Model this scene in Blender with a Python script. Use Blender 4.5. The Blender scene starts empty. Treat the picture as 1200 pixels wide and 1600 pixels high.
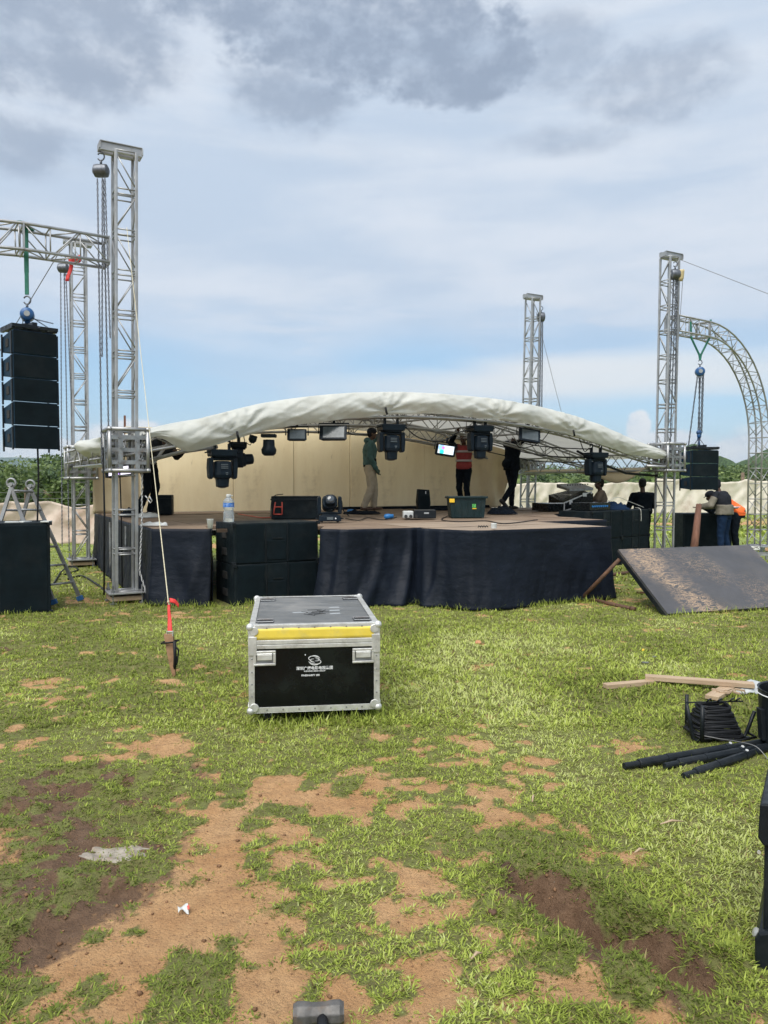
import bpy, math, random
import numpy as np
from mathutils import Vector, Matrix
R = math.radians
random.seed(7)
SC = bpy.context.scene
COL = SC.collection

# ---------------------------------------------------------------- camera
EYE = 1.6
F = 1202.0                     # focal length in photo pixels (1200 x 1600 frame)
PITCH = math.atan(43 / F)
cam = bpy.data.cameras.new("camera")
cam_o = bpy.data.objects.new("camera", cam)
COL.objects.link(cam_o)
cam.sensor_fit = 'VERTICAL'
cam.sensor_height = 24.0
cam.lens = F / 1600 * 24.0
cam.clip_start = 0.05
cam.clip_end = 20000
cam_o.location = (0, 0, EYE)
cam_o.rotation_euler = (R(90) - PITCH, 0, 0)
SC.camera = cam_o

# ---------------------------------------------------------------- sun, sky, exposure
SUN_EL, SUN_AZ = R(56), R(205)         # azimuth measured from +Y towards +X
sd = bpy.data.lights.new("sun", 'SUN')
sd.energy = 2.1
sd.angle = R(55)
sd.color = (1.0, 0.965, 0.90)
so = bpy.data.objects.new("sun", sd)
COL.objects.link(so)
sun_dir = Vector((math.sin(SUN_AZ) * math.cos(SUN_EL), math.cos(SUN_AZ) * math.cos(SUN_EL), math.sin(SUN_EL)))
so.rotation_euler = sun_dir.to_track_quat('Z', 'Y').to_euler()

SC.view_settings.view_transform = 'Standard'
SC.view_settings.look = 'None'
SC.view_settings.exposure = 1.18
SC.view_settings.gamma = 1.0
SKY_GAIN = 0.425                       # radiance of a white cloud


class NT:
    """tiny node-tree writer"""
    def __init__(s, tree):
        s.t = tree
        s.n = tree.nodes
        s.l = tree.links

    def new(s, typ, **kw):
        n = s.n.new(typ)
        for k, v in kw.items():
            setattr(n, k, v)
        return n

    def put(s, sock, v):
        if isinstance(v, bpy.types.NodeSocket):
            s.l.new(v, sock)
        elif v is not None:
            if sock.type == 'RGBA' and not isinstance(v, (int, float)) and len(v) == 3:
                v = (*v, 1.0)
            sock.default_value = v

    def math(s, op, a, b=None, c=None, clamp=False):
        n = s.new('ShaderNodeMath', operation=op, use_clamp=clamp)
        s.put(n.inputs[0], a)
        s.put(n.inputs[1], b)
        s.put(n.inputs[2], c)
        return n.outputs[0]

    def vmath(s, op, a, b=None, scale=None):
        n = s.new('ShaderNodeVectorMath', operation=op)
        s.put(n.inputs[0], a)
        s.put(n.inputs[1], b)
        if scale is not None:
            s.put(n.inputs['Scale'], scale)
        return n.outputs[1] if op in ('LENGTH', 'DOT_PRODUCT', 'DISTANCE') else n.outputs[0]

    def mix(s, f, a, b, blend='MIX'):
        n = s.new('ShaderNodeMix', data_type='RGBA', blend_type=blend)
        s.put(n.inputs[0], f)
        s.put(n.inputs[6], a)
        s.put(n.inputs[7], b)
        return n.outputs[2]

    def ramp(s, f, lo, hi, a=0.0, b=1.0):
        n = s.new('ShaderNodeMapRange', interpolation_type='SMOOTHSTEP')
        s.put(n.inputs[0], f)
        for i, v in enumerate((lo, hi, a, b)):
            s.put(n.inputs[i + 1], v)
        return n.outputs[0]

    def noise(s, vec, scale=5.0, detail=3.0, rough=0.55, dist=0.0, col=False):
        n = s.new('ShaderNodeTexNoise')
        if vec is not None:
            s.put(n.inputs['Vector'], vec)
        s.put(n.inputs['Scale'], scale)
        s.put(n.inputs['Detail'], detail)
        s.put(n.inputs['Roughness'], rough)
        s.put(n.inputs['Distortion'], dist)
        return n.outputs[1] if col else n.outputs[0]

    def xyz(s, x, y, z):
        n = s.new('ShaderNodeCombineXYZ')
        for i, v in enumerate((x, y, z)):
            s.put(n.inputs[i], v)
        return n.outputs[0]


def build_world():
    w = bpy.data.worlds.new("World")
    SC.world = w
    w.use_nodes = True
    t = NT(w.node_tree)
    t.n.clear()
    out = t.new('ShaderNodeOutputWorld')
    bg = t.new('ShaderNodeBackground')
    t.l.new(bg.outputs[0], out.inputs[0])
    sky = t.new('ShaderNodeTexSky', sky_type='NISHITA')
    sky.sun_disc = False
    sky.sun_elevation = SUN_EL
    sky.sun_rotation = SUN_AZ
    sky.air_density = 1.0
    sky.dust_density = 0.6
    sky.ozone_density = 1.4
    S = 0.10
    bg.inputs[1].default_value = S
    tc = t.new('ShaderNodeTexCoord')
    d = t.vmath('NORMALIZE', tc.outputs['Generated'])
    sep = t.new('ShaderNodeSeparateXYZ')
    t.l.new(d, sep.inputs[0])
    x, y, z = sep.outputs
    az = t.math('MULTIPLY', t.math('ARCTAN2', x, y), 57.2958)       # degrees
    el = t.math('MULTIPLY', t.math('ARCSINE', z), 57.2958)
    # cloud deck seen in perspective: bands flatten towards the horizon
    inv = t.math('DIVIDE', 1.0, t.math('ADD', t.math('MAXIMUM', z, 0.0), 0.10))
    deck = t.xyz(t.math('MULTIPLY', x, inv), t.math('MULTIPLY', y, inv), 3.7)
    warp = t.vmath('SCALE', t.noise(deck, 1.2, 2, 0.5, col=True), scale=0.5)
    deckw = t.vmath('ADD', deck, warp)
    n_big = t.noise(deckw, 1.15, 7, 0.56)
    n_mid = t.noise(deckw, 2.6, 7, 0.6)
    pan = t.xyz(t.math('MULTIPLY', az, 0.05), t.math('MULTIPLY', el, 0.075), 1.3)
    n_az = t.noise(pan, 2.0, 8, 0.60, 0.25)
    n_fine = t.noise(pan, 7.0, 6, 0.62)
    strk = t.noise(t.xyz(t.math('MULTIPLY', az, 0.03), t.math('MULTIPLY', el, 0.21), 7.7), 2.0, 6, 0.55, 0.3)

    n_rag = t.math('ADD', t.math('MULTIPLY', n_az, 0.62), t.math('MULTIPLY', n_fine, 0.38))

    def blob(a0, e0, ra, re, amp=0.75, noise=n_az, soft=0.75):
        dx = t.math('DIVIDE', t.math('SUBTRACT', az, a0), ra)
        dy = t.math('DIVIDE', t.math('SUBTRACT', el, e0), re)
        r = t.math('SQRT', t.math('ADD', t.math('MULTIPLY', dx, dx), t.math('MULTIPLY', dy, dy)))
        r = t.math('ADD', r, t.math('MULTIPLY', t.math('SUBTRACT', noise, 0.5), -amp * 3.2))
        return t.ramp(r, 1.0 + soft * 0.5, 1.0 - soft * 0.5)

    def addm(ms):
        a = ms[0]
        for b in ms[1:]:
            a = t.math('MAXIMUM', a, b)
        return a
    K = SKY_GAIN / S

    def c(r, g, b, k=1.0):
        return (r * K * k, g * K * k, b * K * k)
    white = c(0.77, 0.835, 0.935)
    pale = c(0.59, 0.70, 0.855)
    grey = c(0.335, 0.41, 0.535)
    # base deck
    m1 = t.ramp(t.math('ADD', t.math('MULTIPLY', n_big, 0.6), t.math('MULTIPLY', strk, 0.4)), 0.36, 0.62)
    deckcol = t.mix(m1, pale, white)
    # grey undersides higher up (everywhere, so light from behind the camera too)
    dm = t.math('MULTIPLY', t.ramp(n_mid, 0.50, 0.72), t.ramp(el, 14, 34))
    deckcol = t.mix(t.math('MULTIPLY', dm, t.ramp(el, 33, 45, 0.16, 0.5)), deckcol, grey)
    dark = addm([blob(-2, 30.4, 10.5, 3.4, .85, n_rag, .45), blob(5.0, 28.0, 5.4, 2.4, .8, n_rag, .4), t.math('MULTIPLY', blob(-7.0, 26.2, 4.0, 1.9, .8, n_rag, .8), .8), blob(-11, 31.5, 7, 2.2, .6, n_rag, .5),
                 t.math('MULTIPLY', blob(-24, 28.5, 8.5, 4.2, .65, n_rag, .8), .85), t.math('MULTIPLY', blob(-27, 21.5, 6, 1.7, .6, n_rag, .9), .7),
                 t.math('MULTIPLY', blob(19, 25.6, 4.8, 2.4, .6, n_rag, .7), .65), t.math('MULTIPLY', blob(12.3, 28.2, 3.6, 2.0, .6, n_rag, .8), .6), t.math('MULTIPLY', blob(13.5, 23.2, 4.5, .9, .5, n_rag, 1.0), .5),
                 t.math('MULTIPLY', t.ramp(t.math('ADD', n_mid, t.math('MULTIPLY', t.ramp(el, 34, 60), .18)), .62, .74), t.ramp(el, 30, 38))])
    darkf = t.math('MULTIPLY', dark, t.ramp(n_fine, 0.25, 0.62, 0.35, 0.95))
    deckcol = t.mix(darkf, deckcol, grey)
    # thin breaks low down where the blue sky shows
    blue_zone = t.ramp(el, 15, 8)
    gap = t.ramp(t.math('ADD', strk, t.math('MULTIPLY', t.math('SUBTRACT', n_az, 0.5), 0.35)), 0.60, 0.42)
    low = addm([blob(24, 4.5, 16, 5.5, 0.35, strk, 1.2), blob(-24, 6.0, 18, 6.5, 0.35, strk, 1.2), blob(2, 8.5, 8, 3.5, 0.4, strk, 1.3)])
    gapf = t.math('MULTIPLY', t.math('MULTIPLY', blue_zone, t.math('MAXIMUM', t.math('MULTIPLY', gap, 0.6), low)), 0.88)
    skyc = t.mix(0.62, sky.outputs[0], c(0.22, 0.45, 0.68))
    colr = t.mix(gapf, deckcol, skyc)
    # bright cream streaks and small cumulus near the horizon
    strz = t.math('MULTIPLY', blob(16, 7.6, 17, 1.4, 0.5, strk, 1.2), 0.75)
    colr = t.mix(strz, colr, c(0.98, 0.97, 0.95))
    cum = addm([blob(20.2, 2.6, 3.6, 1.1, 0.42, n_fine, 0.35), blob(18.2, 4.1, 0.8, 1.0, 0.5, n_fine, 0.35), blob(-17.5, 3.2, 4.5, 1.3, 0.35, n_fine, 0.4),
                blob(27, 2.2, 4.5, 1.6, 0.35, n_fine, 0.5), blob(-24, 2.4, 2.6, 1.0, 0.4, n_fine, 0.4), blob(-31, 9, 2.2, .5, 0.4, n_fine, 0.6)])
    cumc = t.mix(t.ramp(n_fine, 0.35, 0.6), c(0.80, 0.86, 0.95), c(1.06, 1.04, 1.02))
    colr = t.mix(t.math('MULTIPLY', cum, 0.85), colr, cumc)
    # below the horizon: plain haze tone
    colr = t.mix(t.ramp(el, -0.5, -3), colr, c(0.30, 0.33, 0.28))
    t.l.new(colr, bg.inputs[0])


build_world()

# ---------------------------------------------------------------- helpers


def P(px, py, Y):
    """world point at depth Y seen at photo pixel px, py (used to read positions off the photo)"""
    u, v = (px - 600) / F, (800 - py) / F
    dy = math.cos(PITCH) + v * math.sin(PITCH)
    dz = -math.sin(PITCH) + v * math.cos(PITCH)
    return Vector((u * Y / dy, Y, EYE + dz * Y / dy))


def G(px, py, z=0.0):
    """world point on the horizontal plane z"""
    u, v = (px - 600) / F, (800 - py) / F
    dy = math.cos(PITCH) + v * math.sin(PITCH)
    dz = -math.sin(PITCH) + v * math.cos(PITCH)
    t = (z - EYE) / dz
    return Vector((u * t, dy * t, z))


def V(*a):
    return Vector(a)


class MB:
    """collects shapes and links them as ONE mesh object"""
    def __init__(s):
        s.v, s.f, s.m = [], [], []
        s.mi = 0

    def add(s, vs, fs):
        k = len(s.v)
        s.v += [tuple(p) for p in vs]
        s.f += [tuple(i + k for i in f) for f in fs]
        s.m += [s.mi] * len(fs)

    def box(s, c, size, rot=None, taper=1.0):
        hx, hy, hz = size[0] / 2, size[1] / 2, size[2] / 2
        vs = []
        for dz in (-1, 1):
            k = taper if dz > 0 else 1.0
            for dx, dy in ((-1, -1), (1, -1), (1, 1), (-1, 1)):
                p = Vector((dx * hx * k, dy * hy * k, dz * hz))
                if rot is not None:
                    p = rot @ p
                vs.append(p + Vector(c))
        s.add(vs, [(3, 2, 1, 0), (4, 5, 6, 7), (0, 1, 5, 4), (1, 2, 6, 5), (2, 3, 7, 6), (3, 0, 4, 7)])

    def span(s, a, b, rot=None):
        s.box([(a[i] + b[i]) / 2 for i in range(3)], [abs(b[i] - a[i]) for i in range(3)], rot)

    def bar(s, p0, p1, w, h, up=(0, 0, 1)):
        """rectangular bar between two points"""
        p0, p1 = Vector(p0), Vector(p1)
        d = (p1 - p0)
        if d.length < 1e-6:
            return
        dn = d.normalized()
        u = Vector(up)
        if abs(dn.dot(u)) > 0.98:
            u = Vector((0, 1, 0))
        sx = dn.cross(u).normalized()
        uz = sx.cross(dn).normalized()
        vs = []
        for p in (p0, p1):
            for a, b in ((-1, -1), (1, -1), (1, 1), (-1, 1)):
                vs.append(p + sx * (a * w / 2) + uz * (b * h / 2))
        s.add(vs, [(0, 1, 2, 3), (7, 6, 5, 4), (1, 0, 4, 5), (2, 1, 5, 6), (3, 2, 6, 7), (0, 3, 7, 4)])

    def tube(s, pts, r, n=8, cap=True, closed=False):
        pts = [Vector(p) for p in pts]
        if not isinstance(r, (list, tuple)):
            r = [r] * len(pts)
        N = len(pts)
        rings = []
        prev = None
        for i, p in enumerate(pts):
            if closed:
                d = pts[(i + 1) % N] - pts[i - 1]
            else:
                d = pts[min(i + 1, N - 1)] - pts[max(i - 1, 0)]
            if d.length < 1e-9:
                d = Vector((0, 0, 1))
            d.normalize()
            if prev is None:
                a = d.orthogonal().normalized()
            else:
                a = prev - d * prev.dot(d)
                a = a.normalized() if a.length > 1e-6 else d.orthogonal().normalized()
            prev = a
            b = d.cross(a)
            rings.append([p + (a * math.cos(2 * math.pi * k / n) + b * math.sin(2 * math.pi * k / n)) * r[i] for k in range(n)])
        vs = [q for ring in rings for q in ring]
        fs = []
        for i in range(N if closed else N - 1):
            j = (i + 1) % N
            for k in range(n):
                k2 = (k + 1) % n
                fs.append((i * n + k, i * n + k2, j * n + k2, j * n + k))
        if cap and not closed:
            fs.append(tuple(range(n - 1, -1, -1)))
            fs.append(tuple((N - 1) * n + k for k in range(n)))
        s.add(vs, fs)

    def lathe(s, c, prof, n=20, axis=(0, 0, 1), cap=True):
        """profile [(radius, height)] turned about axis through c"""
        ax = Vector(axis).normalized()
        a = ax.orthogonal().normalized()
        b = ax.cross(a)
        c = Vector(c)
        vs, fs = [], []
        for r, h in prof:
            for k in range(n):
                t = 2 * math.pi * k / n
                vs.append(c + ax * h + (a * math.cos(t) + b * math.sin(t)) * r)
        for i in range(len(prof) - 1):
            for k in range(n):
                k2 = (k + 1) % n
                fs.append((i * n + k, i * n + k2, (i + 1) * n + k2, (i + 1) * n + k))
        if cap:
            fs.append(tuple(range(n - 1, -1, -1)))
            fs.append(tuple((len(prof) - 1) * n + k for k in range(n)))
        s.add(vs, fs)

    def ball(s, c, r, n=10, m=7, rot=None):
        if not isinstance(r, (tuple, list)):
            r = (r, r, r)
        vs, fs = [], []
        c = Vector(c)
        for i in range(m + 1):
            ph = math.pi * i / m
            for k in range(n):
                t = 2 * math.pi * k / n
                q = Vector((r[0] * math.sin(ph) * math.cos(t), r[1] * math.sin(ph) * math.sin(t), r[2] * math.cos(ph)))
                if rot is not None:
                    q = rot @ q
                vs.append(c + q)
        for i in range(m):
            for k in range(n):
                k2 = (k + 1) % n
                fs.append((i * n + k, (i + 1) * n + k, (i + 1) * n + k2, i * n + k2))
        s.add(vs, fs)

    def prism(s, outline, y0, y1, M=None):
        """outline in local x,z extruded along local y"""
        n = len(outline)
        vs = [Vector((x, y0, z)) for x, z in outline] + [Vector((x, y1, z)) for x, z in outline]
        if M is not None:
            vs = [M @ p for p in vs]
        fs = [tuple(range(n)), tuple(range(2 * n - 1, n - 1, -1))]
        for i in range(n):
            j = (i + 1) % n
            fs.append((j, i, n + i, n + j))
        s.add(vs, fs)

    def grid(s, fn, nu, nv, close_u=False):
        vs = [fn(i / nu, j / nv) for j in range(nv + 1) for i in range(nu + 1)]
        fs = [(j * (nu + 1) + i, j * (nu + 1) + i + 1, (j + 1) * (nu + 1) + i + 1, (j + 1) * (nu + 1) + i) for j in range(nv) for i in range(nu)]
        s.add(vs, fs)

    def build(s, name, mats, parent=None, smooth=False, bevel=0.0, solid=0.0, loc=None, rotz=None, remesh=0.0, sm=0, seg=2):
        me = bpy.data.meshes.new(name)
        me.from_pydata(s.v, [], s.f)
        if not isinstance(mats, (list, tuple)):
            mats = [mats]
        for m in mats:
            me.materials.append(m)
        if len(mats) > 1:
            me.polygons.foreach_set('material_index', s.m)
        if smooth:
            me.polygons.foreach_set('use_smooth', [True] * len(me.polygons))
        me.update()
        o = bpy.data.objects.new(name, me)
        COL.objects.link(o)
        if parent is not None:
            o.parent = parent
        if loc is not None:
            o.location = loc
        if rotz is not None:
            o.rotation_euler = (0, 0, rotz)
        if solid:
            md = o.modifiers.new('solid', 'SOLIDIFY')
            md.thickness = solid
            md.offset = 0
        if remesh:
            md = o.modifiers.new('remesh', 'REMESH')
            md.mode = 'VOXEL'
            md.voxel_size = remesh
            md.use_smooth_shade = True
            if sm:
                md = o.modifiers.new('smooth', 'SMOOTH')
                md.factor = 0.5
                md.iterations = sm
        if bevel:
            md = o.modifiers.new('bevel', 'BEVEL')
            md.width = bevel
            md.segments = seg
            md.limit_method = 'ANGLE'
            md.angle_limit = R(40)
            md.harden_normals = False
        return o


def tag(o, label=None, cat=None, group=None, kind=None):
    if label:
        o['label'] = label
    if cat:
        o['category'] = cat
    if group:
        o['group'] = group
    if kind:
        o['kind'] = kind
    return o


def thing(name, label, cat, loc=(0, 0, 0), rotz=0.0, group=None):
    o = bpy.data.objects.new(name, None)
    o.empty_display_size = 0.1
    COL.objects.link(o)
    o.location = loc
    o.rotation_euler = (0, 0, rotz)
    return tag(o, label, cat, group)


def copy_tree(o, parent=None):
    c = o.copy()
    COL.objects.link(c)
    if parent is not None:
        c.parent = parent
    for ch in list(o.children):
        copy_tree(ch, c)
    return c


# ---------------------------------------------------------------- numpy noise
def vnoise(x, y, seed=0):
    xi, yi = np.floor(x).astype(np.int64), np.floor(y).astype(np.int64)
    fx, fy = x - xi, y - yi
    fx, fy = fx * fx * (3 - 2 * fx), fy * fy * (3 - 2 * fy)

    def h(i, j):
        n = (i * 374761393 + j * 668265263 + seed * 1442695041) & 0x7fffffff
        n = ((n ^ (n >> 13)) * 1274126177) & 0x7fffffff
        return ((n ^ (n >> 16)) & 0xffff) / 65535.0
    return (h(xi, yi) * (1 - fx) + h(xi + 1, yi) * fx) * (1 - fy) + (h(xi, yi + 1) * (1 - fx) + h(xi + 1, yi + 1) * fx) * fy


def fbm(x, y, seed=0, octv=4):
    a, s, t = 0.5, 0.0, 0.0
    x, y = np.asarray(x, float), np.asarray(y, float)
    for k in range(octv):
        s = s + a * vnoise(x * 2 ** k + 17.3 * k, y * 2 ** k - 9.1 * k, seed + k)
        t += a
        a *= 0.5
    return s / t


def sstep(a, b, x):
    t = np.clip((x - a) / (b - a), 0, 1)
    return t * t * (3 - 2 * t)


def _h(i, j, s):
    n = (i * 374761393 + j * 668265263 + s * 1442695041) & 0x7fffffff
    n = ((n ^ (n >> 13)) * 1274126177) & 0x7fffffff
    return ((n ^ (n >> 16)) & 0xffff) / 65535.0


def cloth_noise(x, y, s=0):
    """three octaves of value noise at one point, about -0.5 .. 0.5"""
    a, t = 0.5, 0.0
    for k in range(3):
        xx, yy = x * 2 ** k + 17.3 * k, y * 2 ** k - 9.1 * k
        i, j = math.floor(xx), math.floor(yy)
        fx, fy_ = xx - i, yy - j
        fx, fy_ = fx * fx * (3 - 2 * fx), fy_ * fy_ * (3 - 2 * fy_)
        q = s + k
        t += a * ((_h(i, j, q) * (1 - fx) + _h(i + 1, j, q) * fx) * (1 - fy_) + (_h(i, j + 1, q) * (1 - fx) + _h(i + 1, j + 1, q) * fx) * fy_)
        a *= 0.5
    return t / 0.875 - 0.5


# ---------------------------------------------------------------- materials
def mat(name, col, rough=0.6, metal=0.0, var=0.0, vscale=6.0, bump=0.0, bscale=40.0, dirt=None, dirt_amt=0.0, dirt_scale=4.0,
        spec=0.5, coat=0.0, trans=None, emit=None, emit_s=0.0, stretch=None, rvar=0.1):
    m = bpy.data.materials.new(name)
    m.use_nodes = True
    t = NT(m.node_tree)
    b = m.node_tree.nodes['Principled BSDF']
    tc = t.new('ShaderNodeTexCoord')
    vec = tc.outputs['Object']
    if stretch:
        vec = t.vmath('MULTIPLY', vec, stretch)
    c = (*col, 1.0)
    cur = c
    if var:
        n = t.noise(vec, vscale, 5, 0.6)
        k = t.ramp(n, 0.25, 0.75, 1 - var, 1 + var)
        mx = t.vmath('SCALE', tuple(col), scale=k)
        cur = mx
    if dirt is not None:
        n2 = t.noise(t.vmath('ADD', vec, (3.3, 1.7, 5.1)), dirt_scale, 7, 0.68)
        f = t.math('MULTIPLY', t.ramp(n2, 0.46, 0.70), dirt_amt)
        cur = t.mix(f, cur, dirt)
    t.put(b.inputs['Base Color'], cur)
    b.inputs['Metallic'].default_value = metal
    b.inputs['Specular IOR Level'].default_value = spec
    b.inputs['Coat Weight'].default_value = coat
    if rvar:
        n3 = t.noise(vec, vscale * 2.3, 5, 0.6)
        t.put(b.inputs['Roughness'], t.ramp(n3, 0.25, 0.75, max(0.02, rough - rvar), min(1, rough + rvar)))
    else:
        b.inputs['Roughness'].default_value = rough
    if bump:
        bn = t.new('ShaderNodeBump')
        bn.inputs['Strength'].default_value = 1.0
        bn.inputs['Distance'].default_value = bump
        t.put(bn.inputs['Height'], t.noise(vec, bscale, 5, 0.6))
        t.l.new(bn.outputs[0], b.inputs['Normal'])
    if emit is not None:
        t.put(b.inputs['Emission Color'], emit)
        b.inputs['Emission Strength'].default_value = emit_s
    if trans is not None:
        out = m.node_tree.nodes['Material Output']
        tr = t.new('ShaderNodeBsdfTranslucent')
        t.put(tr.inputs[0], trans[0])
        mx = t.new('ShaderNodeMixShader')
        mx.inputs[0].default_value = trans[1]
        t.l.new(b.outputs[0], mx.inputs[1])
        t.l.new(tr.outputs[0], mx.inputs[2])
        t.l.new(mx.outputs[0], out.inputs[0])
    return m


M = {}
M['alu'] = mat('aluminium', (0.40, 0.405, 0.41), 0.48, 0.75, 0.18, 5, 0.0006, 60, (0.22, 0.19, 0.16), 0.35, 3)
M['alu_bright'] = mat('case_profile_aluminium', (0.62, 0.62, 0.60), 0.38, 0.55, 0.15, 14, 0.0004, 90, (0.20, 0.18, 0.15), 0.45, 9)
M['steel'] = mat('weathered_steel', (0.30, 0.31, 0.32), 0.45, 0.8, 0.25, 9, 0.001, 60, (0.16, 0.09, 0.05), 0.5, 7)
M['chain'] = mat('chain_steel', (0.13, 0.14, 0.16), 0.45, 0.7, 0.3, 20)
M['black'] = mat('black_plastic', (0.008, 0.011, 0.014), 0.40, 0, 0.25, 12, 0.0001, 150, (0.05, 0.05, 0.048), 0.2, 5, spec=0.25)
M['black_matte'] = mat('black_speaker_paint', (0.006, 0.011, 0.014), 0.6, 0, 0.3, 6, 0.0012, 260, (0.05, 0.055, 0.05), 0.3, 4, spec=0.15)
M['grille'] = mat('speaker_grille', (0.005, 0.010, 0.013), 0.70, 0.0, 0.25, 5, 0.002, 420, (0.04, 0.04, 0.04), 0.15, 3, spec=0.1)
M['array'] = mat('line_array_paint', (0.004, 0.022, 0.044), 0.6, 0, 0.2, 6, 0.001, 260, (0.04, 0.05, 0.055), 0.15, 4, spec=0.2)
M['fixture'] = mat('fixture_plastic', (0.004, 0.010, 0.017), 0.42, 0, 0.2, 10, 0.0004, 150, (0.03, 0.035, 0.04), 0.15, 8, spec=0.2)
M['screen'] = mat('fixture_face', (0.10, 0.12, 0.13), 0.18, 0, 0.15, 15)
M['lens'] = mat('lens_glass', (0.05, 0.06, 0.07), 0.06, 0, 0.0, 5, coat=1.0, rvar=0)
M['white_print'] = mat('white_print', (0.72, 0.73, 0.74), 0.6, rvar=0.05)
M['grey_print'] = mat('grey_print', (0.30, 0.32, 0.33), 0.6, rvar=0.05)
M['blue_paint'] = mat('hoist_blue', (0.02, 0.09, 0.24), 0.35, 0.1, 0.2, 12, dirt=(0.05, 0.05, 0.05), dirt_amt=0.4)
M['yellow_tape'] = mat('yellow_tape', (0.72, 0.55, 0.07), 0.5, 0, 0.07, 10, 0.0006, 40, (0.30, 0.33, 0.25), 0.30, 11)
M['red_web'] = mat('red_webbing', (0.62, 0.035, 0.03), 0.65, 0, 0.2, 30, 0.001, 200)
M['green_web'] = mat('green_webbing', (0.02, 0.16, 0.11), 0.65, 0, 0.2, 30, 0.001, 200)
M['blue_web'] = mat('blue_webbing', (0.03, 0.12, 0.30), 0.6, 0, 0.2, 30)
M['rope'] = mat('rope', (0.55, 0.50, 0.36), 0.85, 0, 0.2, 60, 0.001, 200)
M['wire'] = mat('wire', (0.20, 0.20, 0.20), 0.5, 0.5)
M['cable'] = mat('black_cable', (0.009, 0.010, 0.012), 0.5, 0, 0.2, 20, spec=0.25)
M['pale_cable'] = mat('pale_cable', (0.55, 0.55, 0.50), 0.6, 0, 0.2, 20)
M['tote'] = mat('green_black_tote', (0.005, 0.018, 0.020), 0.4, 0, 0.15, 6, dirt=(0.06, 0.06, 0.05), dirt_amt=0.2, spec=0.3)
M['tote_green'] = mat('tote_label_green', (0.10, 0.45, 0.10), 0.5)
M['yellow'] = mat('yellow_plastic', (0.80, 0.50, 0.03), 0.4, 0, 0.1)
M['orange'] = mat('orange_fabric', (0.85, 0.16, 0.03), 0.7, 0, 0.15, 12, 0.003, 20)
M['silver_tape'] = mat('reflective_tape', (0.40, 0.36, 0.36), 0.35, 0.2)
M['red'] = mat('red_plastic', (0.60, 0.09, 0.06), 0.5, 0, 0.1)
M['bluebit'] = mat('blue_plastic', (0.02, 0.16, 0.42), 0.4)
M['white_plastic'] = mat('white_plastic', (0.52, 0.54, 0.53), 0.45, 0, 0.08, dirt=(0.35, 0.33, 0.3), dirt_amt=0.3)
M['rubber'] = mat('rubber', (0.02, 0.02, 0.02), 0.8, 0, 0.3, 12)
M['rust'] = mat('rusty_steel', (0.10, 0.055, 0.035), 0.75, 0.3, 0.4, 10, 0.002, 60, (0.20, 0.09, 0.04), 0.6, 14)
M['bark'] = mat('bark', (0.14, 0.10, 0.07), 0.9, 0, 0.4, 8, 0.01, 30)
M['post_wood'] = mat('raw_post_wood', (0.16, 0.075, 0.05), 0.85, 0, 0.4, 10, 0.006, 40, stretch=(1, 1, 0.15))
M['skin'] = mat('skin', (0.085, 0.042, 0.027), 0.5, 0, 0.15, 20, 0.0006, 200)
M['hair'] = mat('hair', (0.010, 0.009, 0.009), 0.9, 0, 0.3, 80, 0.003, 200)
M['eye'] = mat('eye', (0.5, 0.48, 0.45), 0.2)


def cloth_mat(name, col, var=0.2, bump=0.012, scale=9, rough=0.85, **kw):
    return mat(name, col, rough, 0, var, 7, bump, scale, **kw)


M['c_green'] = cloth_mat('green_hoodie_cloth', (0.055, 0.125, 0.125))
M['c_khaki'] = cloth_mat('khaki_trouser_cloth', (0.42, 0.36, 0.27))
M['c_black'] = cloth_mat('black_cloth', (0.005, 0.008, 0.013), spec=0.1)
M['c_navy'] = cloth_mat('navy_cloth', (0.008, 0.020, 0.048), spec=0.1)
M['c_dkgrey'] = cloth_mat('dark_grey_cloth', (0.018, 0.020, 0.026), spec=0.1)
M['c_taupe'] = cloth_mat('taupe_grey_cloth', (0.15, 0.135, 0.105))
M['c_red'] = cloth_mat('red_vest_cloth', (0.26, 0.035, 0.035))
M['c_orange'] = cloth_mat('orange_vest_cloth', (0.90, 0.15, 0.03))
M['c_tan'] = cloth_mat('tan_shirt_cloth', (0.21, 0.155, 0.11))
M['c_grey'] = cloth_mat('grey_shirt_cloth', (0.30, 0.30, 0.31))
M['c_glove'] = cloth_mat('work_glove_cloth', (0.06, 0.10, 0.08))
M['c_shoe'] = mat('dark_shoe', (0.02, 0.018, 0.016), 0.6)
M['c_shoe2'] = mat('brown_shoe', (0.10, 0.06, 0.04), 0.7)


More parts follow.
